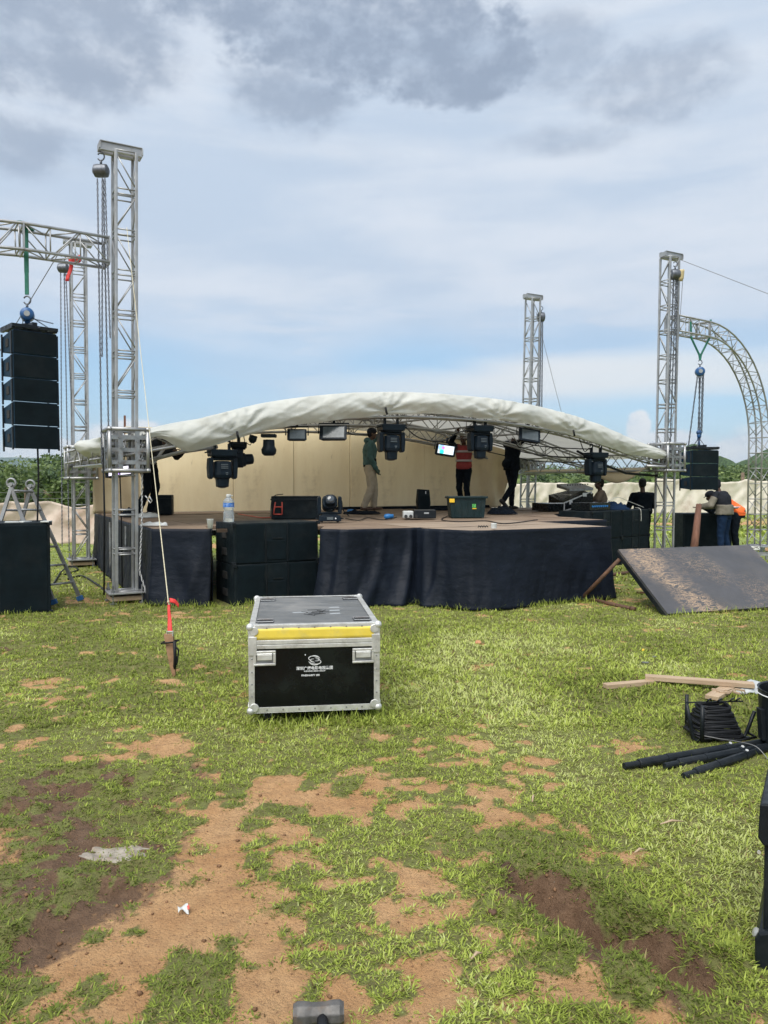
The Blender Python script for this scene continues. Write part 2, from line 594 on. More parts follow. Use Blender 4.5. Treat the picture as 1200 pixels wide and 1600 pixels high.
def skirt_mat():
    m = bpy.data.materials.new('stage_skirt_cloth')
    m.use_nodes = True
    t = NT(m.node_tree)
    b = m.node_tree.nodes['Principled BSDF']
    vec = t.new('ShaderNodeTexCoord').outputs['Object']
    n = t.noise(vec, 1.6, 5, 0.6)
    c = t.mix(t.ramp(n, 0.3, 0.7), (0.0038, 0.0060, 0.0112), (0.0068, 0.0105, 0.0190))
    dust = t.noise(t.vmath('MULTIPLY', vec, (1.0, 1.0, 2.5)), 5.0, 8, 0.75)
    c = t.mix(t.math('MULTIPLY', t.ramp(dust, 0.56, 0.78), 0.22), c, (0.05, 0.06, 0.075))
    # scattered lint
    vo = t.new('ShaderNodeTexVoronoi')
    t.put(vo.inputs['Vector'], vec)
    vo.inputs['Scale'].default_value = 9
    c = t.mix(t.math('MULTIPLY', t.ramp(vo.outputs['Distance'], 0.045, 0.02), 0.5), c, (0.2, 0.2, 0.2))
    t.put(b.inputs['Base Color'], c)
    b.inputs['Roughness'].default_value = 0.55
    b.inputs['Specular IOR Level'].default_value = 0.18
    bn = t.new('ShaderNodeBump')
    bn.inputs['Distance'].default_value = 0.010
    t.put(bn.inputs['Height'], t.math('ADD', t.noise(t.vmath('MULTIPLY', vec, (1.4, 1.4, 3.0)), 4, 6, 0.6), t.math('MULTIPLY', t.noise(vec, 3.0, 4, 0.5, 1.0), 1.2)))
    t.l.new(bn.outputs[0], b.inputs['Normal'])
    return m


def tarp_mat(name, a, b_, stain, stain_amt=0.5, trans=0.25, transc=(0.75, 0.66, 0.45), sscale=2.2):
    m = bpy.data.materials.new(name)
    m.use_nodes = True
    t = NT(m.node_tree)
    b = m.node_tree.nodes['Principled BSDF']
    vec = t.new('ShaderNodeTexCoord').outputs['Object']
    c = t.mix(t.ramp(t.noise(vec, 1.3, 6, 0.6), 0.3, 0.7), a, b_)
    st = t.noise(t.vmath('MULTIPLY', vec, (1, 1, 0.6)), sscale, 8, 0.72)
    c = t.mix(t.math('MULTIPLY', t.ramp(st, 0.50, 0.75), stain_amt), c, stain)
    t.put(b.inputs['Base Color'], c)
    b.inputs['Roughness'].default_value = 0.5
    bn = t.new('ShaderNodeBump')
    bn.inputs['Distance'].default_value = 0.012
    t.put(bn.inputs['Height'], t.noise(vec, 6, 6, 0.6, 0.6))
    t.l.new(bn.outputs[0], b.inputs['Normal'])
    out = m.node_tree.nodes['Material Output']
    tr = t.new('ShaderNodeBsdfTranslucent')
    t.put(tr.inputs[0], transc)
    mx = t.new('ShaderNodeMixShader')
    mx.inputs[0].default_value = trans
    t.l.new(b.outputs[0], mx.inputs[1])
    t.l.new(tr.outputs[0], mx.inputs[2])
    t.l.new(mx.outputs[0], out.inputs[0])
    return m


M['skirt'] = skirt_mat()
M['tarp'] = tarp_mat('canopy_tarpaulin', (0.68, 0.685, 0.64), (0.58, 0.595, 0.56), (0.40, 0.39, 0.33), 0.45, 0.24, (0.88, 0.87, 0.80))
M['fence_tarp'] = tarp_mat('fence_sheeting', (0.68, 0.63, 0.54), (0.58, 0.52, 0.43), (0.26, 0.18, 0.12), 0.65, 0.15, (0.6, 0.5, 0.38), 0.9)
M['fence_tarp_red'] = tarp_mat('fence_sheeting_muddy', (0.60, 0.50, 0.42), (0.50, 0.40, 0.32), (0.30, 0.15, 0.09), 0.7, 0.15, (0.6, 0.48, 0.36), 0.9)


def wall_mat():
    m = bpy.data.materials.new('cream_backdrop_board')
    m.use_nodes = True
    t = NT(m.node_tree)
    b = m.node_tree.nodes['Principled BSDF']
    vec = t.new('ShaderNodeTexCoord').outputs['Object']
    c = t.mix(t.ramp(t.noise(t.vmath('MULTIPLY', vec, (1.5, 1.5, 0.35)), 2.0, 6, 0.6), 0.3, 0.72), (0.90, 0.77, 0.51), (0.82, 0.68, 0.43))
    st = t.noise(t.vmath('MULTIPLY', vec, (1.0, 1.0, 0.25)), 7.0, 8, 0.75)
    c = t.mix(t.math('MULTIPLY', t.ramp(st, 0.60, 0.80), 0.5), c, (0.24, 0.15, 0.08))
    st2 = t.noise(vec, 1.1, 7, 0.7)
    c = t.mix(t.math('MULTIPLY', t.ramp(st2, 0.55, 0.75), 0.35), c, (0.34, 0.24, 0.13))
    t.put(b.inputs['Base Color'], c)
    b.inputs['Roughness'].default_value = 0.7
    bn = t.new('ShaderNodeBump')
    bn.inputs['Distance'].default_value = 0.006
    t.put(bn.inputs['Height'], t.noise(vec, 2.5, 5, 0.6, 0.5))
    t.l.new(bn.outputs[0], b.inputs['Normal'])
    return m


def ply_mat(name, a, b_, grain=(1.0, 14.0, 14.0), stain=(0.10, 0.07, 0.05), samt=0.5, rough=0.7, mud=None, mud_amt=0.0):
    m = bpy.data.materials.new(name)
    m.use_nodes = True
    t = NT(m.node_tree)
    b = m.node_tree.nodes['Principled BSDF']
    vec = t.new('ShaderNodeTexCoord').outputs['Object']
    g = t.noise(t.vmath('MULTIPLY', vec, grain), 2.0, 7, 0.65, 0.4)
    c = t.mix(t.ramp(g, 0.3, 0.7), a, b_)
    st = t.noise(vec, 1.7, 8, 0.7)
    c = t.mix(t.math('MULTIPLY', t.ramp(st, 0.45, 0.72), samt), c, stain)
    if mud is not None:
        q = t.noise(t.vmath('MULTIPLY', vec, (2.2, 5.0, 1.0)), 2.4, 9, 0.70, 1.6)
        band = t.noise(vec, 0.9, 3, 0.5)
        ridge = t.math('ABSOLUTE', t.math('SUBTRACT', q, 0.5))
        k = t.math('MULTIPLY', t.math('MULTIPLY', t.ramp(ridge, 0.014, 0.004), t.ramp(band, 0.44, 0.60)), 0.8)
        sep = t.new('ShaderNodeSeparateXYZ')
        t.l.new(vec, sep.inputs[0])
        zone = t.ramp(t.math('ABSOLUTE', t.math('SUBTRACT', sep.outputs[0], t.math('ADD', t.math('ADD', 0.20, t.math('MULTIPLY', t.noise(vec, 2.2, 5, .6), 0.9)), t.math('MULTIPLY', sep.outputs[1], -0.28)))), 0.38, 0.02)
        q2 = t.noise(t.vmath('MULTIPLY', vec, (2.0, 6.0, 1.0)), 3.4, 9, 0.72, 1.4)
        k2 = t.math('MULTIPLY', zone, t.ramp(t.math('ABSOLUTE', t.math('SUBTRACT', q2, 0.52)), 0.05, 0.01))
        c = t.mix(t.math('MULTIPLY', t.math('MAXIMUM', k, k2), mud_amt), c, mud)
    t.put(b.inputs['Base Color'], c)
    t.put(b.inputs['Roughness'], t.ramp(st, 0.3, 0.7, rough - 0.12, rough + 0.12))
    bn = t.new('ShaderNodeBump')
    bn.inputs['Distance'].default_value = 0.002
    t.put(bn.inputs['Height'], g)
    t.l.new(bn.outputs[0], b.inputs['Normal'])
    return m


M['wall'] = wall_mat()
M['deck'] = ply_mat('stage_plywood', (0.25, 0.175, 0.115), (0.15, 0.105, 0.075), samt=0.55, stain=(0.075, 0.055, 0.045))
M['deck_pale'] = ply_mat('pale_stage_plywood', (0.36, 0.27, 0.19), (0.22, 0.17, 0.13), samt=0.45, stain=(0.10, 0.08, 0.065))
M['timber'] = ply_mat('rough_timber', (0.44, 0.33, 0.22), (0.33, 0.23, 0.15), (1.2, 20, 20), (0.22, 0.13, 0.08), 0.35)
M['board'] = ply_mat('black_film_panel', (0.070, 0.068, 0.072), (0.048, 0.048, 0.052), (1, 1, 1), (0.10, 0.09, 0.08), 0.5, 0.42, (0.46, 0.32, 0.20), 0.85)
M['case_top'] = ply_mat('worn_case_lid', (0.085, 0.093, 0.10), (0.15, 0.155, 0.16), (2.0, 7, 1), (0.26, 0.25, 0.235), 0.8, 0.42)
M['case_black'] = mat('case_laminate', (0.003, 0.004, 0.005), 0.25, 0, 0.2, 4, 0.0004, 30, (0.014, 0.02, 0.018), 0.5, 2.5, rvar=0.08, spec=0.25)


def attr_leaf_mat(name, stops, trans=0.25, rough=0.5, spec=0.3):
    m = bpy.data.materials.new(name)
    m.use_nodes = True
    t = NT(m.node_tree)
    b = m.node_tree.nodes['Principled BSDF']
    at = t.new('ShaderNodeAttribute', attribute_name='tint')
    cr = t.new('ShaderNodeValToRGB')
    t.l.new(at.outputs['Fac'], cr.inputs[0])
    el = cr.color_ramp.elements
    while len(el) < len(stops):
        el.new(0.5)
    for e, (p, c) in zip(el, stops):
        e.position = p
        e.color = (*c, 1)
    t.l.new(cr.outputs[0], b.inputs['Base Color'])
    b.inputs['Roughness'].default_value = rough
    b.inputs['Specular IOR Level'].default_value = spec
    out = m.node_tree.nodes['Material Output']
    tr = t.new('ShaderNodeBsdfTranslucent')
    t.l.new(cr.outputs[0], tr.inputs[0])
    mx = t.new('ShaderNodeMixShader')
    mx.inputs[0].default_value = trans
    t.l.new(b.outputs[0], mx.inputs[1])
    t.l.new(tr.outputs[0], mx.inputs[2])
    t.l.new(mx.outputs[0], out.inputs[0])
    return m


M['grass'] = attr_leaf_mat('grass_blades', [(0.0, (0.10, 0.065, 0.03)), (0.12, (0.34, 0.27, 0.13)), (0.20, (0.15, 0.19, 0.040)), (0.55, (0.30, 0.365, 0.065)), (0.85, (0.43, 0.50, 0.105)), (1.0, (0.52, 0.56, 0.22))], 0.32, 0.6, 0.12)
M['leaf'] = attr_leaf_mat('bush_leaves', [(0.0, (0.030, 0.052, 0.020)), (0.5, (0.10, 0.15, 0.045)), (1.0, (0.23, 0.29, 0.10))], 0.25)
M['leaf_dark'] = attr_leaf_mat('dark_leaves', [(0.0, (0.014, 0.030, 0.014)), (0.5, (0.040, 0.072, 0.026)), (1.0, (0.085, 0.13, 0.045))], 0.2)


def mesh_np(name, verts, faces, mats, attr=None, smooth=False, parent=None, attr2=None):
    """verts (n,3), faces (m,k) arrays of one face size"""
    me = bpy.data.meshes.new(name)
    nv, nf, k = len(verts), len(faces), faces.shape[1]
    me.vertices.add(nv)
    me.vertices.foreach_set('co', np.asarray(verts, np.float32).ravel())
    me.loops.add(nf * k)
    me.loops.foreach_set('vertex_index', np.asarray(faces, np.int32).ravel())
    me.polygons.add(nf)
    me.polygons.foreach_set('loop_start', np.arange(nf, dtype=np.int32) * k)
    try:
        me.polygons.foreach_set('loop_total', np.full(nf, k, np.int32))
    except Exception:
        pass
    if smooth:
        me.polygons.foreach_set('use_smooth', np.ones(nf, bool))
    me.update(calc_edges=True)
    for nm, a in (attr or {}).items():
        at = me.attributes.new(nm, 'FLOAT', 'POINT')
        at.data.foreach_set('value', np.asarray(a, np.float32))
    me.materials.append(mats)
    o = bpy.data.objects.new(name, me)
    COL.objects.link(o)
    if parent is not None:
        o.parent = parent
    return o
# ---------------------------------------------------------------- ground
def blobs(x, y, lst):
    """soft ellipses given by photo position, turned into ground metres"""
    r = np.zeros_like(x)
    for px, py, rx, ry, a in lst:
        g = G(px, py)
        D = g.y
        wx, wy = rx * D / F, ry * D * D / (EYE * F)
        d = ((x - g.x) / wx) ** 2 + ((y - g.y) / wy) ** 2
        r = r + a * np.exp(-d)
    return r


BARE = [(300, 1450, 150, 65, 1.1), (410, 1270, 90, 50, .7), (150, 1540, 110, 45, .8), (490, 1240, 110, 34, .65), (620, 1380, 60, 40, .95), (540, 1540, 150, 45, .8),
        (330, 1560, 120, 35, .5), (60, 1240, 110, 50, .55), (220, 1400, 110, 50, .8), (60, 1400, 90, 60, .6), (20, 1520, 90, 60, .5), (110, 1330, 110, 40, .6),
        (720, 1310, 50, 20, .5), (90, 1090, 120, 30, .42), (20, 1010, 90, 16, .8), (20, 1150, 70, 22, .5),
        (940, 1118, 26, 16, .9), (980, 1200, 18, 9, .7), (1000, 925, 90, 18, 1.0), (960, 945, 70, 10, .8), (1060, 985, 120, 12, .35), (1160, 960, 60, 10, .6), (1100, 1035, 60, 10, .35),
        (1180, 1060, 50, 10, .35), (540, 1475, 50, 20, .4), (720, 1250, 90, 16, .25), (800, 1200, 60, 12, .35), (400, 1190, 90, 18, .35),
        (1130, 815, 60, 8, .8), (1060, 822, 40, 5, .5), (190, 940, 60, 7, .55), (640, 1450, 130, 30, .3), (745, 1420, 40, 18, .4), (330, 1130, 60, 14, .25)]
WET = [(60, 1260, 210, 65, 1.0), (110, 1390, 150, 60, 1.0), (230, 1210, 120, 28, .6), (15, 1480, 110, 70, .9), (250, 1330, 60, 45, .7), (15, 1010, 50, 12, .8), (700, 1330, 130, 22, .35), (880, 1400, 90, 25, .55)]
LUSH = [(740, 1080, 330, 70, .5), (1050, 1250, 260, 120, .6), (1000, 1440, 250, 60, .6), (860, 1560, 230, 50, .55), (500, 1160, 160, 40, .35), (820, 1000, 200, 30, .55), (300, 1000, 300, 25, .4),
        (720, 985, 180, 30, .5), (290, 1580, 60, 20, .75), (490, 1510, 50, 30, .6), (30, 1590, 60, 25, .8), (430, 1300, 60, 40, .35), (200, 1380, 60, 14, .5), (60, 1210, 60, 20, .3)]
RUT = [(835, 1385), (880, 1410), (960, 1462), (1040, 1500), (1085, 1530)]
STAGE_POLY = [(-3.2, 10.1), (-0.84, 10.1), (-0.48, 9.96), (0.51, 10.4), (1.12, 9.80), (3.13, 10.7), (2.4, 12.1), (3.65, 12.7), (3.1, 13.8), (3.5, 15.2), (4.5, 16.2), (4.4, 20), (-5.75, 15.4)]


def seg_dist(x, y, a, b):
    ax, ay = a
    bx, by = b
    dx, dy = bx - ax, by - ay
    t = np.clip(((x - ax) * dx + (y - ay) * dy) / (dx * dx + dy * dy), 0, 1)
    return np.hypot(x - ax - t * dx, y - ay - t * dy)


def rut_d(x, y):
    pts = [G(*p) for p in RUT]
    d = np.full_like(x, 1e9)
    for a, b in zip(pts[:-1], pts[1:]):
        d = np.minimum(d, seg_dist(x, y, (a.x, a.y), (b.x, b.y)))
    return d


def inside_stage(x, y):
    n = len(STAGE_POLY)
    c = np.zeros(x.shape, bool)
    for i in range(n):
        x1, y1 = STAGE_POLY[i]
        x2, y2 = STAGE_POLY[(i + 1) % n]
        cond = ((y1 > y) != (y2 > y)) & (x < (x2 - x1) * (y - y1) / (y2 - y1 + 1e-12) + x1)
        c ^= cond
    return c


def fields(x, y):
    """grass cover 0..1, wetness 0..1, lushness 0..1 at ground points"""
    n1 = fbm(x * 1.5, y * 1.5, 3, 4)
    n2 = fbm(x * 5.0, y * 5.0, 11, 4)
    n3 = fbm(x * 0.45, y * 0.45, 23, 3)
    n4 = fbm(x * 14, y * 14, 37, 2)
    bare = blobs(x, y, BARE)
    lush = blobs(x, y, LUSH)
    near = sstep(7.0, 3.0, y) * sstep(2.0, -1.0, x)
    c = 0.66 - 0.62 * bare + 0.62 * lush - 0.20 * near + (n1 - 0.5) * 1.5 + (n2 - 0.5) * 2.6 + (n4 - 0.5) * 1.5 - 0.05
    c = c + 0.24 * sstep(3.6, 5.4, y)
    n5 = fbm(x * 7.5 + 40, y * 7.5, 53, 3)
    c = np.maximum(c, sstep(0.55, 0.64, n5) * (0.80 - 0.22 * bare))
    c = c + 0.16 * sstep(4.0, 5.2, y) + 0.12 * sstep(0.3, 1.2, x)
    rd = rut_d(x, y)
    c = c - 1.5 * np.exp(-((x - G(968, 1468).x) / .13) ** 2 - ((y - G(968, 1468).y) / .10) ** 2)
    c = c - 1.8 * sstep(0.135, 0.03, rd + (n2 - 0.5) * 0.16 + (n4 - .5) * .10)
    cover = sstep(0.06, 0.78, c)
    wet = np.clip(blobs(x, y, WET) * 0.85 + (n1 - 0.5) * 0.9, 0, 1) * sstep(0.05, 0.4, blobs(x, y, WET))
    wet = np.maximum(wet, 0.85 * sstep(0.30, 0.16, rd))
    lushf = np.clip(0.50 + 0.55 * lush - 0.35 * bare + (n3 - 0.5) * 0.9, 0, 1)
    cover = np.where(y > 14, cover * 0.4 + 0.6 * sstep(0.35, 0.55, n3 * .6 + n1 * .4 + .05), cover)
    return cover, wet, lushf


def height(x, y):
    near = sstep(16, 10, y) * sstep(7, 5, np.abs(x))
    z = (fbm(x * 1.1, y * 1.1, 5, 4) - 0.5) * 0.045 + (fbm(x * 7, y * 7, 9, 4) - 0.5) * 0.032
    cover, wet, _ = fields(x, y)
    # churned mud where it is wet: low ridges and tyre-like grooves
    ridg = (1 - np.abs(fbm(x * 2.6 + y * 1.6, y * 4.2 - x * 0.9, 31, 4) * 2 - 1)) ** 2
    z = z + wet * (ridg - 0.5) * 0.075
    rd = rut_d(x, y)
    rd = rd + (fbm(x * 9, y * 9, 91, 3) - .5) * .10
    z = z - 0.12 * sstep(0.14, 0.02, rd) + 0.030 * sstep(0.10, 0.17, rd) * sstep(0.32, 0.19, rd)
    z = z + cover * 0.006
    far = sstep(60, 400, np.hypot(x, y))
    return z * near * (1 - far)


def axis(lo, hi, step, far, grow=1.16):
    a = list(np.arange(lo, hi + 1e-6, step))
    s = step
    v = a[-1]
    while v < far:
        s *= grow
        v += s
        a.append(v)
    s = step
    v = a[0]
    pre = []
    while v > -far:
        s *= grow
        v -= s
        pre.append(v)
    return np.array(pre[::-1] + a)


gx = axis(-5.0, 5.2, 0.028, 6400)
gy1 = np.arange(1.6, 12.0, 0.028)
ys = list(gy1)
s, v = 0.028, ys[-1]
while v < 6400:
    s *= 1.12
    v += s
    ys.append(v)
pre = []
s, v = 0.03, 1.6
while v > -300:
    s *= 1.3
    v -= s
    pre.append(v)
gy = np.array(pre[::-1] + ys)
XX, YY = np.meshgrid(gx, gy)
ZZ = height(XX, YY)
cov, wet, lush = fields(XX, YY)
nx, ny = len(gx), len(gy)
idx = np.arange(nx * ny).reshape(ny, nx)
faces = np.stack([idx[:-1, :-1], idx[:-1, 1:], idx[1:, 1:], idx[1:, :-1]], -1).reshape(-1, 4)


def ground_mat():
    m = bpy.data.materials.new('sandy_soil_and_turf')
    m.use_nodes = True
    t = NT(m.node_tree)
    b = m.node_tree.nodes['Principled BSDF']
    geo = t.new('ShaderNodeNewGeometry')
    vec = geo.outputs['Position']
    cv = t.new('ShaderNodeAttribute', attribute_name='cover').outputs['Fac']
    we = t.new('ShaderNodeAttribute', attribute_name='wet').outputs['Fac']
    lu = t.new('ShaderNodeAttribute', attribute_name='lush').outputs['Fac']
    n1 = t.noise(vec, 2.2, 8, 0.65)
    n2 = t.noise(vec, 14, 8, 0.7)
    n3 = t.noise(vec, 90, 5, 0.7)
    sand = t.mix(t.ramp(n1, 0.3, 0.7), (0.50, 0.275, 0.122), (0.60, 0.375, 0.19))
    sand = t.mix(t.ramp(n2, 0.35, 0.72, 0, 0.5), sand, (0.29, 0.155, 0.075))
    sand = t.mix(t.ramp(n3, 0.58, 0.72, 0, 0.45), sand, (0.52, 0.38, 0.25))
    sand = t.mix(t.ramp(n3, 0.46, 0.34, 0, 0.65), sand, (0.15, 0.08, 0.045))
    mud = t.mix(t.ramp(n2, 0.3, 0.7), (0.115, 0.066, 0.038), (0.195, 0.118, 0.070))
    mud = t.mix(t.ramp(n3, 0.45, 0.3, 0, 0.4), mud, (0.055, 0.030, 0.018))
    wf = t.math('ADD', we, t.math('ADD', t.math('MULTIPLY', t.math('SUBTRACT', n2, 0.5), 1.1), t.math('MULTIPLY', t.math('SUBTRACT', n1, 0.5), 0.9)))
    soil = t.mix(t.ramp(wf, 0.25, 0.60), sand, mud)
    # pebbles
    vo = t.new('ShaderNodeTexVoronoi')
    t.put(vo.inputs['Vector'], vec)
    vo.inputs['Scale'].default_value = 34
    peb = t.math('MULTIPLY', t.ramp(vo.outputs['Distance'], 0.16, 0.08), t.ramp(t.noise(vec, 9, 2), 0.52, 0.62))
    soil = t.mix(t.math('MULTIPLY', peb, 0.55), soil, t.mix(t.ramp(n2, .4, .6), (0.30, 0.19, 0.12), (0.62, 0.50, 0.38)))
    thatch = t.mix(t.ramp(n2, 0.3, 0.7), (0.15, 0.135, 0.05), (0.20, 0.22, 0.065))
    # far turf reads as one tone: grass tops
    sep = t.new('ShaderNodeSeparateXYZ')
    t.l.new(vec, sep.inputs[0])
    farf = t.ramp(sep.outputs[1], 9.0, 22.0)
    turf = t.mix(t.ramp(n1, 0.3, 0.7), (0.18, 0.24, 0.06), (0.25, 0.30, 0.09))
    thatch = t.mix(farf, thatch, turf)
    cf = t.math('ADD', cv, t.math('MULTIPLY', t.math('SUBTRACT', n2, 0.5), 0.8))
    col = t.mix(t.ramp(cf, 0.35, 0.75), soil, thatch)
    t.put(b.inputs['Base Color'], col)
    ro = t.math('SUBTRACT', 0.92, t.math('MULTIPLY', t.ramp(wf, 0.35, 0.75), t.math('MULTIPLY', t.math('SUBTRACT', 1.0, cv), 0.38)))
    t.put(b.inputs['Roughness'], ro)
    b.inputs['Specular IOR Level'].default_value = 0.3
    bn = t.new('ShaderNodeBump')
    bn.inputs['Distance'].default_value = 0.045
    h = t.math('ADD', t.math('MULTIPLY', n2, 1.0), t.math('MULTIPLY', n3, 0.30))
    h = t.math('ADD', h, t.math('MULTIPLY', peb, 0.25))
    t.put(bn.inputs['Height'], h)
    t.l.new(bn.outputs[0], b.inputs['Normal'])
    return m


M['ground'] = ground_mat()
ground = mesh_np('ground', np.stack([XX, YY, ZZ], -1).reshape(-1, 3), faces, M['ground'],
                 {'cover': cov.ravel(), 'wet': wet.ravel(), 'lush': lush.ravel()}, smooth=True)
tag(ground, kind='structure')
print('ground verts', nx * ny)


def hz(x, y):
    return float(height(np.array([float(x)]), np.array([float(y)]))[0])


# ---------------------------------------------------------------- grass
rng = np.random.default_rng(5)


def blades(X, Y, L, W, tint, lean_lo, lean_hi, curve=0.6, az=None):
    """two-quad bent blades, vectorised"""
    n = len(X)
    Z = height(X, Y) - 0.004
    if az is None:
        az = rng.uniform(0, 2 * np.pi, n)
    lean = rng.uniform(lean_lo, lean_hi, n)      # from vertical, radians
    dx, dy = np.cos(az), np.sin(az)
    px, py = -dy, dx
    l1 = L * 0.5
    l2 = L * 0.5
    a2 = np.minimum(lean + curve * rng.uniform(0.3, 1.0, n), 1.62)
    x1, z1 = l1 * np.sin(lean), l1 * np.cos(lean)
    x2, z2 = x1 + l2 * np.sin(a2), z1 + l2 * np.cos(a2)
    base = np.stack([X, Y, Z], -1)
    d = np.stack([dx, dy, np.zeros(n)], -1)
    p = np.stack([px, py, np.zeros(n)], -1)
    up = np.array([0, 0, 1.0])
    w = W[:, None] * 0.5
    v = np.empty((n, 6, 3))
    v[:, 0] = base - p * w * 0.7
    v[:, 1] = base + p * w * 0.7
    mid = base + d * x1[:, None] + up * z1[:, None]
    v[:, 2] = mid - p * w
    v[:, 3] = mid + p * w
    tip = base + d * x2[:, None] + up * z2[:, None]
    v[:, 4] = tip - p * w * 0.12
    v[:, 5] = tip + p * w * 0.12
    k = np.arange(n)[:, None] * 6
    f = np.concatenate([k + np.array([0, 1, 3, 2]), k + np.array([2, 3, 5, 4])], 0)
    return v.reshape(-1, 3), f, np.repeat(tint, 6)


def scatter_grass(n_tuft, y0, y1, per, L0, L1, W0, W1, widen=0.62, spread=0.02, low=0.35, hi=1.35, power=1.0, thin=False):
    # density roughly uniform per photo area: sample y with a 1/y^power law
    u = rng.uniform(0, 1, n_tuft)
    if power == 0:
        Y = y0 + (y1 - y0) * u
    else:
        Y = (y0 ** (1 - power) + u * (y1 ** (1 - power) - y0 ** (1 - power))) ** (1 / (1 - power)) if power != 1 else y0 * (y1 / y0) ** u
    X = rng.uniform(-1, 1, n_tuft) * (widen * Y + 0.4)
    c, w, l = fields(X, Y)
    pr = np.clip(np.sqrt(c) * 0.9 + 0.03, 0, 1) * (0.35 + 0.65 * fbm(X * 10, Y * 10, 77, 2)) if thin else np.clip(c * 1.05, 0, 1)
    keep = rng.uniform(0, 1, n_tuft) < pr
    keep &= ~inside_stage(X, Y)
    X, Y, c, w, l = X[keep], Y[keep], c[keep], w[keep], l[keep]
    n = len(X)
    size = rng.uniform(0.45, 1.35, n) * (0.70 + 0.55 * l)
    tone = np.clip(0.50 + (fbm(X * 1.2, Y * 1.2, 41, 3) - 0.5) * 1.3 + (l - 0.5) * 0.45 + rng.normal(0, 0.06, n), 0.22, 1)
    # muddy, trampled tufts in the wet patches
    tone = tone - w * 0.18
    Xb, Yb = np.repeat(X, per), np.repeat(Y, per)
    sz = np.repeat(size, per)
    tn = np.repeat(tone, per)
    m = len(Xb)
    ang = rng.uniform(0, 2 * np.pi, m)
    rr = spread * np.sqrt(rng.uniform(0, 1, m)) * sz
    Xb = Xb + np.cos(ang) * rr
    Yb = Yb + np.sin(ang) * rr
    L = rng.uniform(L0, L1, m) * sz
    W = rng.uniform(W0, W1, m) * (0.8 + 0.3 * sz)
    tint = np.clip(tn + rng.normal(0, 0.19, m), 0.2, 1)
    dry = rng.uniform(0, 1, m) < 0.075
    tint[dry] = rng.uniform(0.0, 0.15, dry.sum())
    return blades(Xb, Yb, L, W, tint, low, hi, 0.5, ang + rng.normal(0, 0.6, m))


GRASS_Q = 1.0
parts_g = []
parts_g.append(scatter_grass(int(34000 * GRASS_Q), 1.9, 5.2, 9, 0.014, 0.033, 0.0032, 0.0058, power=0.4, low=0.5, hi=1.5, spread=0.022))
parts_g.append(scatter_grass(int(34000 * GRASS_Q), 5.0, 11.5, 7, 0.022, 0.050, 0.0050, 0.0095, power=0.6, spread=0.035, low=0.4, hi=1.45))
parts_g.append(scatter_grass(int(34000 * GRASS_Q), 1.9, 6.5, 6, 0.008, 0.022, 0.0025, 0.0050, power=0.5, low=0.6, hi=1.55, spread=0.020, thin=True))
parts_g.append(scatter_grass(int(26000 * GRASS_Q), 6.0, 12.0, 5, 0.014, 0.030, 0.0045, 0.0085, power=0.6, low=0.5, hi=1.5, spread=0.035, thin=True))
parts_g.append(scatter_grass(int(12000 * GRASS_Q), 11.0, 24, 5, 0.04, 0.08, 0.014, 0.026, power=0.6, spread=0.06))
parts_g.append(scatter_grass(int(9000 * GRASS_Q), 23, 75, 4, 0.08, 0.16, 0.04, 0.09, power=0.9, spread=0.15))
# long stray stems
n_s = 420
Ys = rng.uniform(2.2, 9, n_s)
Xs = rng.uniform(-.55, .55, n_s) * Ys
cs, _, _ = fields(Xs, Ys)
kp = cs > 0.4
Xs, Ys = Xs[kp], Ys[kp]
parts_g.append(blades(Xs, Ys, rng.uniform(.06, .13, len(Xs)), rng.uniform(.002, .0035, len(Xs)), rng.uniform(0.1, 0.9, len(Xs)), 0.1, 1.0, 0.8))
# taller fringe against the stage skirt and round the cases
fx, fy = [], []
for (a, b, n_) in (((-3.2, 9.98), (-2.15, 9.95), 200), ((-2.0, 9.95), (-.9, 10.5), 160), ((-.8, 10.0), (0.4, 10.2), 240), ((.45, 10.2), (1.05, 9.68), 160), ((1.1, 9.66), (3.1, 10.5), 380), ((3.4, 9.2), (5.5, 9.95), 160), ((-4.9, 9.3), (-4.2, 9.3), 80), ((-3.9, 10.2), (-3.3, 10.2), 60)):
    for _ in range(n_):
        k = random.random()
        fx.append(a[0] + (b[0] - a[0]) * k + random.gauss(0, .04))
        fy.append(a[1] + (b[1] - a[1]) * k - abs(random.gauss(0, .05)))
for c_, d_ in (((-.93, 4.98), (-.0, 5.13)), ((-.05, 5.1), (-.25, 6.4))):
    for _ in range(170):
        k = random.random()
        fx.append(c_[0] + (d_[0] - c_[0]) * k + random.gauss(0, .03))
        fy.append(c_[1] + (d_[1] - c_[1]) * k + random.gauss(0, .04))
fx, fy = np.array(fx), np.array(fy)
parts_g.append(blades(fx, fy, rng.uniform(.05, .13, len(fx)), rng.uniform(.004, .008, len(fx)), rng.uniform(.3, .9, len(fx)), 0.0, 0.8, 0.6))
# straw and dead leaf bits lying flat on the bare soil
n_l = 9000
Yl = 1.9 + 5.0 * rng.uniform(0, 1, n_l) ** 1.2
Xl = rng.uniform(-.62, .62, n_l) * Yl
cl, _, _ = fields(Xl, Yl)
kp = (rng.uniform(0, 1, n_l) < .35) | (cl > .3)
Xl, Yl = Xl[kp], Yl[kp]
parts_g.append(blades(Xl, Yl, rng.uniform(.012, .045, len(Xl)), rng.uniform(.0018, .004, len(Xl)), rng.uniform(0.0, .17, len(Xl)), 1.35, 1.5, 0.1))
off = 0
vs_, fs_, ts_ = [], [], []
for v_, f_, t_ in parts_g:
    vs_.append(v_)
    fs_.append(f_ + off)
    ts_.append(t_)
    off += len(v_)
grass = mesh_np('grass', np.concatenate(vs_), np.concatenate(fs_), M['grass'], {'tint': np.concatenate(ts_)})
tag(grass, 'patchy short green turf growing over the sandy ground', 'grass', kind='stuff')
print('grass blades', off // 6)


